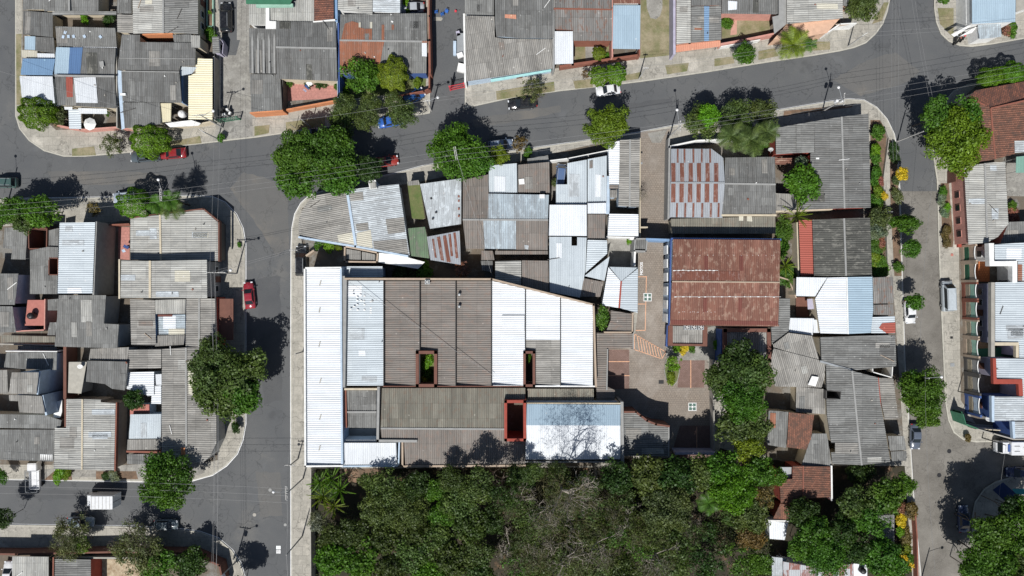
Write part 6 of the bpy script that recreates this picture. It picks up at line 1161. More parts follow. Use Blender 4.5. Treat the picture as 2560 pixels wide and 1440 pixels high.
    for s in (-1, 1):
        pane('side_window', [((r0 * .9 + f0 * .1) * hh, s * wb, bz), ((r0 * .06 + f0 * .94) * hh, s * wb, bz), (f1 * hh, s * wt, ht - .1), ((r1) * hh, s * wt, ht - .1)], .03)
        MB().box((f0 * hh * .9, s * (Wd / 2 + .08), bz + .02), (.14, .2, .13)).build('mirror', P, None).parent = root
        MB().box((hh * .94, s * Wd * .34, .66 if kind == 'sedan' else .74), (.2, .32, .13)).build('headlight', 'lampg', None).parent = root
        MB().box((-hh * .97, s * Wd * .38, .78), (.12, .26, .16)).build('tail_light', 'tail', None).parent = root
        for u in (-.6, .62):
            m_ = MB(); m_.tube((u * hh, s * (Wd / 2 - .2), .33), (u * hh, s * (Wd / 2 + .015), .33), .33, n=16); m_.tube((u * hh, s * (Wd / 2 - .1), .33), (u * hh, s * (Wd / 2 + .03), .33), .2, n=12, mi=1); m_.build('wheel', ['rub', 'steel'], None).parent = root
    if kind == 'pickup':
        m_ = MB(); m_.box((-.6 * hh, 0, 1.045), (.72 * hh, Wd * .8, .02)); m_.build('cargo_bed', 'iron', None).parent = root
        for s in (-1, 1): MB().box((-.6 * hh, s * Wd * .45, 1.12), (.8 * hh, .09, .16)).build('bed_rail', P, None).parent = root
    if kind in ('suv', 'van'):
        for s in (-1, 1): MB().box(((r1 + f1) / 2 * hh, s * wt * .86, ht + .05), ((f1 - r1) * hh * .85, .05, .05)).build('roof_rail', 'steel', None).parent = root
    return root
BLK = (.012, .012, .014); NAV = (.012, .02, .08); SIL = (.42, .45, .48); WHT = (.75, .76, .77); RED = (.26, .018, .022); GRY = (.07, .09, .105)
car('suv', 564, 42, 91, BLK, 'glossy black car on the dark strip of the concrete lane', 4.9, 1.95, z=.14)
car('sedan', 1030, 18, 182, SIL, 'silver car in a yard on the top edge behind the oxide roof', 4.1, z=.14)
car('suv', 775, 335, 6, NAV, 'dark blue car half under the big junction tree', 4.6)
car('hatch', 1032, 242, 30, (.02, .1, .3), 'blue car in the shade of the olive clumps', 4.2, z=.13)
car('pickup', 975, 303, 190, (.03, .12, .45), 'bright blue pickup peeping out under the olive trees', 4.3)
car('sedan', 430, 383, 184, RED, 'red sedan parked behind the grey pickup under the clipped tree', 4.5)
car('pickup', 362, 390, 184, GRY, 'dark grey pickup nose out of the round clipped tree', 5.0, 1.85)
car('suv', 8, 456, 180, (.05, .1, .09), 'dark green car with pale rear glass at the left edge', 4.4)
car('suv', 315, 492, 186, (.36, .42, .5), 'silver car half hidden by the trimmed tree', 4.5)
car('suv', 912, 408, 8, (.03, .05, .09), 'dark navy car parked in front of the dark red one', 4.3)
car('sedan', 962, 403, 8, (.3, .03, .02), 'dark red car in the shade beside the stair tower', 4.5)
car('suv', 752, 652, 90, BLK, 'long black car on the pavement beside the white shed', 5.0, 1.95, z=.13)
car('sedan', 622, 738, 96, (.3, .02, .035), 'bright red car parked along the left kerb of the asphalt street', 4.5)
car('sedan', 1306, 258, 186, BLK, 'black sedan under the airy grey-green tree', 4.9)
car('sedan', 1521, 224, 188, WHT, 'white car below the twin clipped trees', 4.1)
car('suv', 1252, 362, 6, (.2, .26, .36), 'blue-grey car beside the yellowish small tree', 4.2)
car('van', 1402, 437, 84, (.1, .16, .3), 'dark blue car squeezed in the walled yard', 3.7, 1.6, z=.14)
car('van', 2370, 740, 92, (.5, .55, .58), 'silver-white van with dark side windows on the right pavement', 5.1, 1.8, z=.13)
car('hatch', 2276, 780, 274, WHT, 'white car parked under the small kerb tree', 3.9)
car('sedan', 2290, 1092, 270, (.1, .12, .16), 'dark steel-blue car below the big street tree', 4.3)
car('sedan', 200, 1306, 0, (.3, .36, .4), 'silver-blue car glittering under the half-bare tree', 4.4)
car('hatch', 414, 1313, 0, (.16, .2, .22), 'grey car under branches near the rounded corner', 3.9)
car('sedan', 20, 1436, 90, WHT, 'white car nose under the cream carport roof', 4.3, z=.13)
car('sedan', 2411, 1298, 92, (.05, .07, .14), 'dark blue-grey sedan in the shade of the bottom right trees', 4.5)
car('suv', 2550, 1181, 180, NAV, 'navy car in the deep tree shadow at the right edge', 4.4)
car('hatch', 2428, 1450, 90, BLK, 'dark car cut by the bottom edge beside the corner trees', 4.0)
# white ambulance-like van
def box_truck(x, y, ang, label, L, Wd, ht, cabL, name, cat, bodyc=WHT, z=0.0, detail=False):
    root = empty(name, (0, 0, 0), label, cat); p = at(x, y, ht * .8 + z); root.location = (p.x, p.y, z + .01); root.rotation_euler = (0, 0, R(ang)); P = paint(bodyc, .4)
    bl = L - cabL; m_ = MB(); st = []
    b = .06
    for X in (-L / 2, -L / 2 + b, L / 2 - cabL - b, L / 2 - cabL):
        e = b if X in (-L / 2, L / 2 - cabL) else 0
        st.append([(X, -Wd / 2 + e, .7), (X, -Wd / 2 + e, ht - b - e), (X, -Wd / 2 + b + e, ht - e), (X, Wd / 2 - b - e, ht - e), (X, Wd / 2 - e, ht - b - e), (X, Wd / 2 - e, .7)])
    loft(m_, st); m_.build('cargo_box', P, None).parent = root
    m_ = MB(); x0 = L / 2 - cabL + .06; cw = Wd * .9 / 2; ch = min(ht, 2.2)
    loft(m_, [[(X, -w_, .45), (X, -w_, zz - .25), (X, -w_ * .88, zz), (X, w_ * .88, zz), (X, w_, zz - .25), (X, w_, .45)] for X, w_, zz in ((x0, cw, ch), (x0 + cabL * .45, cw, ch), (x0 + cabL * .62, cw, ch - .12), (x0 + cabL * .88, cw * .97, 1.3), (L / 2, cw * .9, 1.1))]); m_.build('cab', P, None).parent = root
    m_ = MB(); xa, xb = x0 + cabL * .64, x0 + cabL * .87; m_.add([(xb, -cw * .85, 1.36), (xb, cw * .85, 1.36), (xa, cw * .82, ch - .12), (xa, -cw * .82, ch - .12)], [(0, 1, 2, 3)]); o = m_.build('windshield', 'glass', None); o.parent = root; o.location = (.02, 0, .03)
    for s in (-1, 1):
        MB().box((L / 2 - .35, s * cw * 1.12, 1.6), (.1, .2, .28)).build('mirror', 'iron', None).parent = root; MB().box((L / 2 - .03, s * cw * .7, .8), (.12, .3, .16)).build('headlight', 'lampg', None).parent = root
        for u in (-.3, .34): MB().tube((u * L, s * (Wd / 2 - .28), .4), (u * L, s * (Wd / 2 - .02), .4), .4, n=16).build('wheel', 'rub', None).parent = root
    MB().box((0, 0, .55), (L * .92, Wd * .5, .25)).build('chassis', 'iron', None).parent = root
    if not detail:
        for k in range(6): MB().box((-L / 2 + .45 + k * (bl - .7) / 5, 0, ht + .012), (.05, Wd * .92, .03)).build('roof_seam', 'concrete', None).parent = root
        MB().box((-L / 2 - .01, 0, (ht + .7) / 2), (.03, .06, ht - .9)).build('rear_door_seam', 'iron', None).parent = root
    if detail:
        for s in (-1, 1): MB().box((L / 2 - cabL - .9, s * .42, ht + .03), (.9, .06, .05)).build('roof_rail', 'iron', None).parent = root
        MB().box((L / 2 - cabL - 2.2, 0, ht + .04), (.7, .5, .06)).build('roof_hatch', 'white', None).parent = root; MB().box((L / 2 - cabL + .15, 0, ch + .06), (.3, 1.2, .14)).build('light_bar', 'navy', None).parent = root
    return root
box_truck(246, 1254, 180, 'white box truck under the overhanging bare branches', 5.4, 2.2, 3.2, 1.7, 'box_truck', 'truck')
box_truck(2546, 1120, 180, 'white ambulance-type van with two roof rails at the right edge', 6.0, 2.2, 2.7, 1.5, 'ambulance', 'van', detail=True)
# small white flatbed with rails
root = empty('small_pickup_truck', (0, 0, 0), 'small white pickup with a bare metal cargo rack on the lower street kerb', 'truck'); p = at(87, 1188, 1.0); root.location = (p.x, p.y, .01); root.rotation_euler = (0, 0, R(91)); P = paint(WHT, .4)
m_ = MB(); loft(m_, [[(X, -w_, .4), (X, -w_, zz - .2), (X, -w_ * .88, zz), (X, w_ * .88, zz), (X, w_, zz - .2), (X, w_, .4)] for X, w_, zz in ((.85, .82, 1.75), (1.9, .82, 1.75), (2.15, .8, 1.65), (2.45, .8, 1.1), (2.6, .74, .9))]); m_.build('cab', P, None).parent = root
m_ = MB(); m_.box((-.75, 0, .75), (3.1, 1.65, .12)); m_.build('cargo_bed', P, None).parent = root
for s in (-1, 1): MB().box((-.75, s * .82, .98), (3.1, .06, .42)).build('side_board', P, None).parent = root
MB().box((-2.3, 0, .98), (.06, 1.65, .42)).build('tailgate', P, None).parent = root
m_ = MB()
for s in (-1, 1):
    m_.tube((-2.6, s * .95, 1.9), (.8, s * .95, 1.9), .03, n=5)
    for X in (-2.5, -.8, .7): m_.tube((X, s * .9, .9), (X, s * .95, 1.9), .025, n=5)
for X in (-2.6, .8): m_.tube((X, -.95, 1.9), (X, .95, 1.9), .03, n=5)
m_.build('cargo_rack', 'steel', None).parent = root
o = MB().add([(2.45, -.7, 1.12), (2.45, .7, 1.12), (2.17, .7, 1.63), (2.17, -.7, 1.63)], [(0, 1, 2, 3)]).build('windshield', 'glass', None); o.parent = root; o.location = (.03, 0, .03)
for s in (-1, 1):
    for X in (-1.6, 1.6): MB().tube((X, s * .6, .32), (X, s * .84, .32), .32, n=16).build('wheel', 'rub', None).parent = root
# motorcycles by the angled canopies
def motorcycle(x, y, ang, col, label):
    root = empty('motorcycle', (0, 0, 0), label, 'motorcycle', 'motorcycles by the corner shop'); p = at(x, y, .6); root.location = (p.x, p.y, .13); root.rotation_euler = (0, 0, R(ang))
    for X in (-.65, .65): MB().tube((X, -.06, .32), (X, .06, .32), .32, n=16).build('wheel', 'rub', None).parent = root
    m_ = MB(); m_.box((-.1, 0, .5), (.9, .14, .25)); m_.tube((.25, 0, .8), (.65, 0, .32), .04); m_.tube((-.65, 0, .32), (-.1, 0, .5), .04); m_.build('frame', 'iron', None).parent = root
    MB().box((.12, 0, .82), (.42, .28, .22)).build('tank', col, None).parent = root; MB().box((-.4, 0, .82), (.62, .26, .1)).build('seat', 'rub', None).parent = root
    MB().tube((.35, -.36, 1.0), (.35, .36, 1.0), .025).build('handlebar', 'steel', None).parent = root; MB().lathe((.55, 0, .8), [(.1, 0), (.1, .1)], 10).build('headlight', 'lampg', None).parent = root
motorcycle(2388, 98, 80, 'iron', 'dark motorcycle nearest the kerb by the white canopies'); motorcycle(2398, 97, 60, 'brick', 'brownish motorcycle between two others by the white canopies'); motorcycle(2408, 92, 65, 'rplas', 'reddish motorcycle by the white canopies')
# ------------------------------------------------------------------ plastic chairs, stool and small street things
def chair(x, y, ang, label):
    root = empty('plastic_chair', (0, 0, 0), label, 'chair', 'blue plastic chairs in the alley'); p = at(x, y, .5); root.location = (p.x, p.y, .05); root.rotation_euler = (0, 0, R(ang))
    MB().box((0, 0, .43), (.46, .46, .04)).build('seat', 'bplas', None).parent = root
    m_ = MB(); 
    for k in range(4): m_.box((-.24 - .03 * abs(0), -.15 + .1 * k, .66), (.03, .06, .44))
    m_.box((-.24, 0, .88), (.04, .46, .08)); m_.build('backrest', 'bplas', None).parent = root
    for s in (-1, 1):
        MB().box((0, s * .26, .65), (.46, .06, .04)).build('armrest', 'bplas', None).parent = root
        for X in (-.2, .2): MB().box((X, s * .24, .31), (.04, .04, .62 if X > 0 else .62)).build('leg', 'bplas', None).parent = root
chair(1090, 29.5, 100, 'dark blue plastic armchair nearest the brown alley wall'); chair(1105.5, 35, 110, 'blue plastic chair lowest of the three in the alley'); chair(1116.5, 28.5, 250, 'blue plastic chair nearest the red stool')
root = empty('plastic_stool', at(1139.5, 30, .05), 'small red plastic stool alone in the alley', 'stool'); MB().lathe((0, 0, .4), [(.17, 0), (.2, .03), (.19, .06)], 16).build('seat', 'rplas', None).parent = root
for k in range(4): MB().tube((.12 * math.cos(k * 1.57 + .8), .12 * math.sin(k * 1.57 + .8), .4), (.19 * math.cos(k * 1.57 + .8), .19 * math.sin(k * 1.57 + .8), 0), .02).build('leg', 'rplas', None).parent = root
root = empty('patio_parasol', at(222, 309, 2.3), 'white octagonal parasol over the front patio', 'parasol'); root.location.z = .13; MB().lathe((0, 0, 1.9), [(1.05, 0), (.5, .28), (.06, .5)], 8).build('canopy', 'white', None).parent = root; MB().tube((0, 0, 0), (0, 0, 2.5), .03).build('pole', 'steel', None).parent = root
def tank(x, y, z, r, h_, mat, label, cat='water tank', nm='water_tank', grp=None):
    p = at(x, y, z + h_); root = empty(nm, (p.x, p.y, z), label, cat, grp); MB().lathe((0, 0, 0), [(r * .95, 0), (r, .08), (r, h_ * .75), (r * .8, h_ * .92), (r * .3, h_)], 20).build('tank_body', mat, None, True).parent = root
    MB().lathe((0, 0, h_ - .01), [(r * .32, 0), (r * .3, .07)], 14).build('lid', mat, None).parent = root
tank(451, 283, .13, .62, 1.6, 'plastic', 'round white water tank in the patio beside the cream canopy'); tank(72, 790, 3.2, .55, 1.3, 'iron', 'black round tank on the sunlit red terrace'); tank(2161, 1430, 3.2, .5, 1.2, 'iron', 'black tank on the white sheet roof at the bottom edge')
tank(1148, 736, 5.35, .24, .5, 'steel', 'upper round vent cowl on the fourth roof bay', 'roof vent', 'roof_vent', 'round vents on the fourth bay'); tank(1148, 766, 5.35, .24, .5, 'steel', 'lower round vent cowl on the fourth roof bay', 'roof vent', 'roof_vent', 'round vents on the fourth bay')
def fanunit(x, y, z, label, rz=0, s=1.0, grp=None):
    p = at(x, y, z + .7); root = empty('air_conditioner', (p.x, p.y, z), label, 'air conditioner', grp); root.rotation_euler = (0, 0, R(rz))
    MB().box((0, 0, .4 * s), (.95 * s, .85 * s, .8 * s)).build('casing', 'steel', None).parent = root; f = MB().lathe((0, 0, .8 * s), [(.36 * s, 0), (.36 * s, .04)], 18).build('fan_grille', 'iron', None); f.parent = root
    m_ = MB()
    for k in range(5): m_.box((.17 * s * math.cos(k * 1.257), .17 * s * math.sin(k * 1.257), .85 * s), (.3 * s, .09 * s, .015), k * 1.257)
    m_.build('fan_blade', 'white', None).parent = root
for i, (x, lb) in enumerate(((1718, 'left'), (1735, 'middle'), (1752, 'right'))): fanunit(x, 818, 3.65, 'grey fan unit on the annex roof, %s one of three' % lb, grp='fan units on the annex roof')
fanunit(1068, 705, 5.6, 'lone white fan unit at the top of the third brown bay', s=.8)
def dish(x, y, z, r, label):
    p = at(x, y, z); root = empty('satellite_dish', (p.x, p.y, z - .8), label, 'satellite dish', 'satellite dishes'); root.rotation_euler = (0, .6, x)
    MB().lathe((0, 0, .75), [(.05, 0), (r * .6, .05), (r, .14), (r * .97, .16), (r * .55, .08), (.02, .04)], 18).build('reflector', 'white', None, True).parent = root; MB().tube((0, 0, 0), (0, 0, .76), .025).build('mast', 'steel', None).parent = root; MB().tube((r * .7, 0, .85), (0, 0, 1.15), .012).build('feed_arm', 'steel', None).parent = root
dish(1931, 380, 4.2, .42, 'white dish on the corner of the dark ridged roof'); dish(194, 911, 3.9, .4, 'white dish on the flat beige roof slab'); dish(2478, 1052, 3.5, .45, 'pinkish-white dish on the corner patio'); dish(156, 65, 3.4, .25, 'little dish under the barred patio strip')
# washing line on the pink patio and striped cloths
def cloth(x, y, z, w_, l_, mat, ang, label, grp=None):
    p = at(x, y, z); n_ = 6; vs = []; 
    for i in range(n_ + 1):
        for j in range(4): vs.append((-w_ / 2 + w_ * i / n_, -l_ / 2 + l_ * j / 3, .05 * math.sin(i * 2.1 + j)))
    o = put('hanging_cloth', mesh('hanging_cloth', vs, [(i * 4 + j, i * 4 + 4 + j, i * 4 + 5 + j, i * 4 + j + 1) for i in range(n_) for j in range(3)]), mat); o.location = p; o.rotation_euler = (R(25), 0, R(ang)); sm = o.modifiers.new('t', 'SOLIDIFY'); sm.thickness = .01; tagit(o, label, 'cloth', grp)
cloth(773, 209, 1.5, .8, .8, 'white', 40, 'white cloth hanging above the pink patio'); cloth(768, 218, 1.4, .35, .9, 'navy', 50, 'dark striped cloth on the washing line'); cloth(762, 226, 1.4, .3, .6, 'lilac', 50, 'pale lilac cloth lowest on the washing line')
cloth(315, 617, 1.2, .5, .8, 'navy', 60, 'blue cloth on the red patio of the corner house'); cloth(309, 627, 1.2, .5, .5, 'paleblue', 20, 'pale cloth on the red patio of the corner house')
# gates
def gate(line, z0, z1, mat, label, n=10):
    (x0, y0), (x1, y1) = pts(line); A = at(x0, y0, z1); Bq = at(x1, y1, z1); root = empty('gate', (A.x, A.y, z0), label, 'gate'); m_ = MB(); t = Bq - A; ang = math.atan2(t.y, t.x)
    for i in range(n + 1): c = A + t * i / n; m_.tube((c.x, c.y, z0), (c.x, c.y, z1), .025, n=4)
    for zz in (z0 + .15, (z0 + z1) / 2, z1): m_.tube((A.x, A.y, zz), (Bq.x, Bq.y, zz), .05, n=5)
    m_.build('gate_bars', mat, root)
    for c in (A, Bq): MB().box((c.x, c.y, (z0 + z1) / 2), (.2, .2, z1 - z0 + .1), ang).build('gate_post', mat, root)
    return root
gate('1123,216 1159,208', .05, 2.4, 'rplas', 'red barred gate panel closing half of the alley'); gate('1129,207 1128,195', .05, 2.2, 'iron', 'dark swung-open gate leaf behind the red one', 5); gate('536,300 590,292', .13, 2.0, 'green', 'green gate across the concrete lane')
# cart and clutter in the alley
h = House('grey scrap cart with white bags by the alley wall', 'steel', 'market_cart', 'cart'); h.box(1151, 112, .3, (1.1, 3.6, .9), 'steel', 'cart_bed').box(1137, 121, .2, (.5, 2.4, .5), 'paleblue', 'side_tray').box(1150, 138, 1.2, (1.0, .8, .4), 'plastic', 'bag', 20).box(1153, 170, .1, (1.2, 1.4, .6), 'white', 'bag', -12).box(1146, 86, .1, (.6, .8, 1.1), 'lilac', 'hand_truck', 20); h.o.location.z = .05; h.done()
h = House('tangle of black scrap and railings behind the green gate', 'iron', 'scrap_pile', 'scrap')
for i in range(9): h.box(552 + random.uniform(0, 26), 272 + random.uniform(0, 18), .15, (random.uniform(.3, .9), .3, random.uniform(.4, 1.3)), 'iron' if i % 3 else 'white', 'scrap_piece', random.uniform(0, 90))
h.done()
# oval planter rim in the courtyard
p = [(1680 + 20 * math.cos(t) * (1 if abs(math.sin(t)) < .2 else .95), 925 + 40 * math.sin(t)) for t in [2 * math.pi * i / 20 for i in range(20)]]
W_ = [at(x, y, .3) for x, y in p]; root = empty('courtyard_planter', at(1680, 925, .14), 'long oval grassed planter in the middle of the courtyard', 'planter'); MB().prism(ccw([(q.x, q.y) for q in W_]), .1, .3).build('rim', 'concr', root); MB().prism(inset([(q.x, q.y) for q in W_], .15), .2, .34).build('planting_soil', 'lawn', root)
# ------------------------------------------------------------------ poles, lamps and lines
POLES = {}
def pole(key, x, y, h_, label, arm=None, lamp=None, trafo=0, mat='pole', armn=1, r=.13):
    """x, y: foot on the pavement. arm: (angle, length); lamp: (angle, length)"""
    p = at(x, y, .12); root = empty('utility_pole', p, label, 'utility pole', 'utility poles and street lamps'); m_ = MB(); m_.tube((0, 0, 0), (0, 0, h_), r, r * .6, 10); m_.build('shaft', mat, None).parent = root; ends = [Vector((p.x, p.y, p.z + h_))]
    if arm:
        a, L = arm; d = Vector((math.cos(R(a)), math.sin(R(a)), 0)); nn = Vector((-d.y, d.x, 0))
        for k in range(armn):
            o = nn * (.25 * k); z = h_ - .25 - (.0 if armn == 2 else .6 * k)
            MB().box((o.x, o.y, z), (L, .1, .1), R(a)).build('crossarm', mat if mat != 'iron' else 'steel', None).parent = root
        for s in (-1, -.35, .35, 1): q = d * s * L / 2 * .94; MB().lathe((q.x, q.y, h_ - .2), [(.05, 0), (.07, .06), (.05, .12), (.06, .18), (.03, .22)], 8).build('insulator', 'white', None).parent = root
        ends = [Vector((p.x, p.y, p.z + h_)) + d * s * L / 2 * .94 for s in (-1, -.35, 1)]
    if lamp:
        a, L = lamp; d = Vector((math.cos(R(a)), math.sin(R(a)), 0)); m_ = MB(); z = h_ - .9; m_.tube((0, 0, z), d * L * .6 + Vector((0, 0, z + .35)), .035); m_.tube(d * L * .6 + Vector((0, 0, z + .35)), d * L + Vector((0, 0, z + .4)), .035); m_.build('lamp_arm', 'steel', None).parent = root
        q = d * (L + .25); l_ = MB(); l_.lathe((q.x, q.y, z + .3), [(.1, 0), (.22, .05), (.24, .14), (.14, .24), (.04, .28)], 12); l_.build('lamp_head', 'plastic', None, True).parent = root
    for k in range(trafo):
        q = Vector((.45 * math.cos(k * 2.5 + .4), .45 * math.sin(k * 2.5 + .4), h_ - 2.2)); MB().lathe(q, [(.25, 0), (.27, .05), (.27, .75), (.18, .85), (.05, .95)], 14).build('transformer', 'plastic', None).parent = root
    POLES[key] = ends
pole('a', 557, 319, 8.6, 'pole with a crossarm at the foot of the concrete lane', (5, 1.9), (20, 1.8)); pole('a2', 545, 348, 6.0, 'short leaning-looking pole by the lane corner bush', (-35, 1.0))
pole('b', 777, 317, 4.9, 'plain concrete pole above the dark blue car'); pole('b2', 739, 321, 3.0, 'very thin short post on the verge by the dark blue car', r=.06); pole('c', 1078, 277, 6.3, 'white-tipped lamp pole at the mouth of the alley', (10, .9), (20, 1.6), r=.15)
pole('d', 1597, 198, 6.0, 'white pole in front of the dry vacant lot', (0, .8)); pole('e', 2120, 116, 5.6, 'slim pole on the rounded top corner', (30, .8)); pole('f', 1674, 341, 7.6, 'lamp pole beside the cobbled alley mouth', (90, 1.6), (100, 2.4), armn=2)
pole('g', 2055, 279, 7.8, 'pole with two transformers at the corner garden', (85, 1.9), (110, 1.8), 2); pole('h', 2244, 353, 7.2, 'lamp pole at the kerb left of the huge tree', None, (15, 2.8)); pole('i', 466, 503, 8.4, 'double-crossarm lamp pole among the palms', (93, 1.9), (105, 2.2), armn=2)
pole('j', 592, 684, 8.2, 'pole with crossarm beside the corner of the ivory roof', (0, 3.0), (10, 1.9)); pole('k', 1151, 407, 8.6, 'pole standing inside the large street tree', (100, 2.0), armn=2); pole('l', 758, 1196, 8.4, 'double-crossarm lamp pole by the end of the long white shed', (92, 2.2), (178, 2.0), armn=2)
pole('m', 756, 1340, 8.2, 'plain pole on the pavement of the wooded lot', None); pole('n', 745, 1147, 4.4, 'short pole at the white shed, lower', (0, 1.6)); pole('o', 758, 879, 4.2, 'short pole at the white shed, middle', None)
pole('p', 590, 1404, 8.0, 'pole at the rounded bottom corner with a transformer', (-8, 1.9), (15, 1.8), 1); pole('q', 2256, 932, 7.4, 'lamp pole rising through the big paver street tree', None, (5, 2.0)); pole('r', 2303, 1452, 7.6, 'lamp pole at the bottom of the paver street', None, (10, 2.0))
pole('s', 2455, 1094, 5.6, 'dark pole on the rounded corner near the ambulance', None, mat='iron', r=.1); pole('t', 2395, 978, 4.4, 'dark pole at the red-parapet house, lower', None, mat='iron', r=.09); pole('u', 2402, 1049, 4.0, 'dark pole at the corner patio', None, mat='iron', r=.09)
pole('w', 750, 628, 3.6, 'service pole beside the long black car', (0, 1.2), r=.09); pole('x', 20, 500, 7.6, 'lamp pole hidden in the left edge trees', None, (95, 2.0))
def wire(A, Bq, label, sag=.6, n=1, r=.016, off=.4, fine=8):
    """one span between two poles: n parallel conductors"""
    A = Vector(A); Bq = Vector(Bq); t = Bq - A; nn = Vector((-t.y, t.x, 0)).normalized(); m_ = MB()
    for k in range(n):
        o = nn * off * (k - (n - 1) / 2); prev = None
        for i in range(fine + 1):
            s = i / fine; q = A + t * s + o; q.z -= sag * 4 * s * (1 - s)
            if prev is not None: m_.tube(prev, q, r, n=4)
            prev = q
    o = m_.build('power_line', 'wire'); tagit(o, label, 'power line', 'overhead power lines')
P_ = POLES; T = lambda k: P_[k][len(P_[k]) // 2]
wire(at(-60, 530, 8), T('i'), 'power line span from the left edge to the palm pole', n=3, off=.8); wire(T('i'), T('k'), 'long span from the palm pole to the tree pole', .9, 3, off=.8); wire(T('k'), T('f'), 'span between the tree pole and the alley lamp pole', .9, 3, off=.8)
wire(T('f'), T('g'), 'span from the alley lamp pole to the transformer pole', .7, 3, off=.6); wire(T('g'), at(2700, 150, 8), 'span from the transformer pole off the right edge', .7, 3, off=.9); wire(T('j'), at(540, -80, 8), 'lines running up over the cream canopy', 1.0, 2, off=.9)
wire(T('j'), at(535, 1500, 8.5), 'lines running down past the huge round tree', 1.0, 2, off=.5); wire(T('j'), T('p'), 'span between the ivory roof pole and the bottom corner pole', 1.2, 2, off=.7); wire(at(-60, 1215, 8.4), T('l'), 'three white lines above the lower left street', .8, 3, off=1.1, r=.016)
wire(T('l'), T('m'), 'span along the pavement of the wooded lot', .4, 1); wire(T('m'), at(720, 1560, 8), 'span leaving the bottom edge beside the wooded lot', .4, 1); wire(T('l'), T('n'), 'short span at the end of the white shed', .3, 1); wire(T('n'), T('o'), 'span along the long white shed', .5, 1)
wire(T('c'), T('d'), 'span along the main street pavement', .7, 2, off=.5); wire(T('d'), T('e'), 'span from the vacant lot pole to the top corner pole', .9, 2, off=.5); wire(T('e'), at(2700, 40, 6), 'span from the top corner pole off the right edge', .8, 2, off=.6)
wire(T('b'), T('c'), 'span above the olive clumps', .6, 1); wire(T('a'), T('b'), 'span from the lane pole to the plain pole', .6, 1); wire(at(-60, 160, 8), T('a2'), 'line crossing the left front gardens', .8, 1); wire(T('a'), T('i'), 'span crossing the street near the red sedan', .8, 1)
wire(at(2242, -60, 8), at(2242, 400, 7.3), 'thin lines down the top right street', .5, 3, off=.55); wire(at(2275, -60, 8), T('h') + Vector((2.4, 0, 0)), 'pale lines from the top edge to the huge kerb tree lamp', .5, 2, off=.5); wire(T('h') + Vector((2.4, 0, 0)), at(2300, 860, 7), 'line over the right kerb of the paver street', .7, 1)
wire(at(2313, 930, 7.4), at(2345, 1500, 7.8), 'line down the paver street at the bottom', .8, 1); wire(T('j'), at(858, 588, 6.0), 'two thin lines crossing the asphalt street to the black car', .5, 2, off=.3); wire(at(870, 703, 6.3), at(1235, 940, 5.75), 'black cable strung across the saw-tooth bays', .15, 1, r=.03)
wire(T('s'), at(2470, 1560, 6), 'dim lines over the deep shade at the right', .5, 1); wire(T('k'), at(1230, 690, 4.6), 'service cable over the brown patchwork roof', .6, 1, r=.02)
# ------------------------------------------------------------------ front walls with wavy mint panels along the far right pavement
def front(y0, y1, low, up, label, cope='white', grille=True):
    root = empty('front_fence', at(2402, (y0 + y1) / 2, .12), label, 'fence', 'tall front fences of the row houses')
    xb = 2402 + (y0 - 612) * .028; A = at(xb, y0, .12); Bq = at(xb + (y1 - y0) * .028, y1, .12); t = Bq - A; n_ = 14
    m_ = MB(); strip_wall(m_, [A, Bq], .16, .12, .95); m_.build('masonry', low, root)
    m_ = MB()
    for i in range(n_ * 2 + 1): c = A + t * i / (n_ * 2); m_.tube((c.x, c.y, .9), (c.x, c.y, 2.0), .03, n=4)
    for zz in (1.2, 1.6, 1.95): m_.tube((A.x, A.y, zz), (Bq.x, Bq.y, zz), .03, n=4)
    m_.build('grille', 'cream' if grille else 'green', root)
    m_ = MB(); m_.add([(A.x + .05, A.y, .9), (Bq.x + .05, Bq.y, .9), (Bq.x + .05, Bq.y, 2.0), (A.x + .05, A.y, 2.0)], [(0, 1, 2, 3)]); o = m_.build('backing_panel', 'dark' if grille else 'green', root); o.modifiers.new('t', 'SOLIDIFY').thickness = .03
    vs = []; vt = []
    for i in range(n_ + 1):
        s = i / n_; c = A + t * s; b = 1.95 + .28 * math.sin(math.pi * s); e = 3.75 - .32 * math.sin(math.pi * s); vs += [(c.x, c.y, b), (c.x, c.y, e)]; vt.append((c.x, c.y, e))
    o = put('upper_panel', mesh('upper_panel', vs, [(2 * i, 2 * i + 2, 2 * i + 3, 2 * i + 1) for i in range(n_)]), up, root); o.modifiers.new('t', 'SOLIDIFY').thickness = .06
    m_ = MB(); 
    for a, b in zip(vt[:-1], vt[1:]): m_.tube(a, b, .08, n=5)
    m_.build('coping', cope, root)
    for c in (A, Bq): MB().box((c.x, c.y, 2.0), (.3, .38, 3.9)).build('pillar', low, root)
fs = [(616, 655, 'tan', 'tan', 'tan and dark green wavy-topped fence panel beside the orange terrace, upper', False), (659, 703, 'tan', 'tan', 'tan and dark green wavy-topped fence panel beside the orange terrace, lower', False), (708, 748, 'brick', 'mintw', 'brick and mint wavy-topped fence before the lilac patio', True), (752, 795, 'brick', 'mintw', 'brick and mint wavy-topped fence with a barred gate behind it', True), (799, 840, 'tan', 'mintw', 'tan and mint fence before the buff patio', True), (844, 888, 'tan', 'mintw', 'tan and mint fence before the dark green court', True), (893, 930, 'dark', 'grey', 'dark grille and grey-panel fence, upper', True), (935, 978, 'dark', 'grey', 'dark grille and grey-panel fence, lower', True), (984, 1030, 'navy', 'paleblue', 'navy grille and pale blue fence at the last patio', True)]
for y0, y1, a, b, lb, gr in fs: front(y0, y1, a, b, lb, 'white', gr)
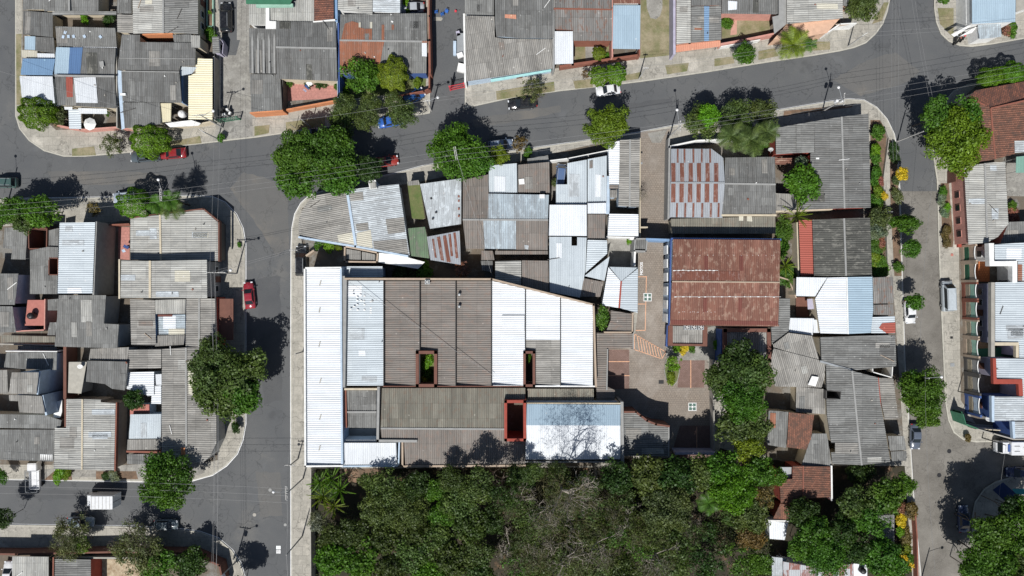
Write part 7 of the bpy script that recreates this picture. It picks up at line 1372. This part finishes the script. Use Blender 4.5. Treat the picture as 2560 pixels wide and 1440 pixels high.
h = House('green curved corner fence on the rounded sidewalk corner', 'green', 'front_fence', 'fence'); h.par('2408,1036 2415,1060 2445,1072', 3.4, 'green', .12, .12, 'upper_panel').par('2404,1030 2412,1056 2442,1072', 2.2, 'green', .12, .12, 'lower_panel').par('2445,1072 2470,1074 2500,1076', 2.0, 'cream', .15, name='masonry'); h.done()
# boundary walls seen on the ground
def bwall(line, z1, mat, label, w_=.2, zr=None):
    P = [at(x, y, z1) for x, y in pts(line)]; root = empty('boundary_wall', (P[0].x, P[0].y, .1), label, 'wall'); m_ = MB()
    for a, b in zip(P[:-1], P[1:]): strip_wall(m_, [a, b], w_, .02, z1 + .12)
    m_.build('masonry', mat, root); return root
bwall('777,1172 776,1300 778,1600', 2.6, 'concrete', 'long grey wall between the pavement and the wooded lot'); bwall('1688,1133 1795,1134', 3.2, 'lilac', 'lilac wall strip closing the bottom of the courtyard', .4); bwall('1676,366 1740,352 1900,345', 2.2, 'white', 'white front wall topped with coiled wire behind the hedge trees', .25)
bwall('1783,900 1784,1000 1786,1140', 2.2, 'concrete', 'low wall along the right side of the courtyard'); bwall('2286,1262 2292,1340 2296,1560', 1.2, 'brick', 'low brown garden wall along the paver street'); bwall('2213,320 2222,345 2208,450 2216,560 2220,690', .6, 'concrete', 'low rim between the long bed and the curved sidewalk', .12); bwall('2182,528 2232,530', 1.6, 'grey', 'short grey wall across the long bed')
bwall('261,563 324,560', 2.2, 'brick', 'brick front wall of the red patio left of the corner house'); bwall('255,595 254,740', 2.6, 'tan', 'narrow tan wall between the white metal roof and the patio', .15); bwall('0,860 155,864', 2.2, 'concrete', 'concrete wall along the flat lane in the left block'); bwall('765,640 785,626', 1.8, 'tan', 'tan gate wall behind the long black car', .3); bwall('2440,1072 2533,1098 2640,1098', 2.2, 'concrete', 'concrete wall behind the ambulance'); bwall('1940,690 1972,700 1990,745', 2.0, 'tan', 'tan wall beside the lower end of the hall'); bwall('1992,556 1996,690', 2.2, 'cream', 'cream side wall left of the bright red roof strip', .2)
bwall('1600,345 1600,598', 2.4, 'cream', 'pale wall down the left side of the cobbled alley', .16); bwall('1673,345 1671,372', 2.2, 'grey', 'grey wall stub at the alley mouth', .25)
# turquoise-roofed bits in the bottom right shade
h = House('blue tarpaulin canopies in deep shade at the right edge', 'bluew', 'tarpaulin_canopy', 'canopy'); h.slab('2482,1225 2508,1206 2545,1238 2522,1262', 2.4, .06, 'tarp', 'tarpaulin').slab('2530,1222 2600,1222 2600,1236 2540,1236', 2.4, .06, 'teal', 'tarpaulin'); h.done()
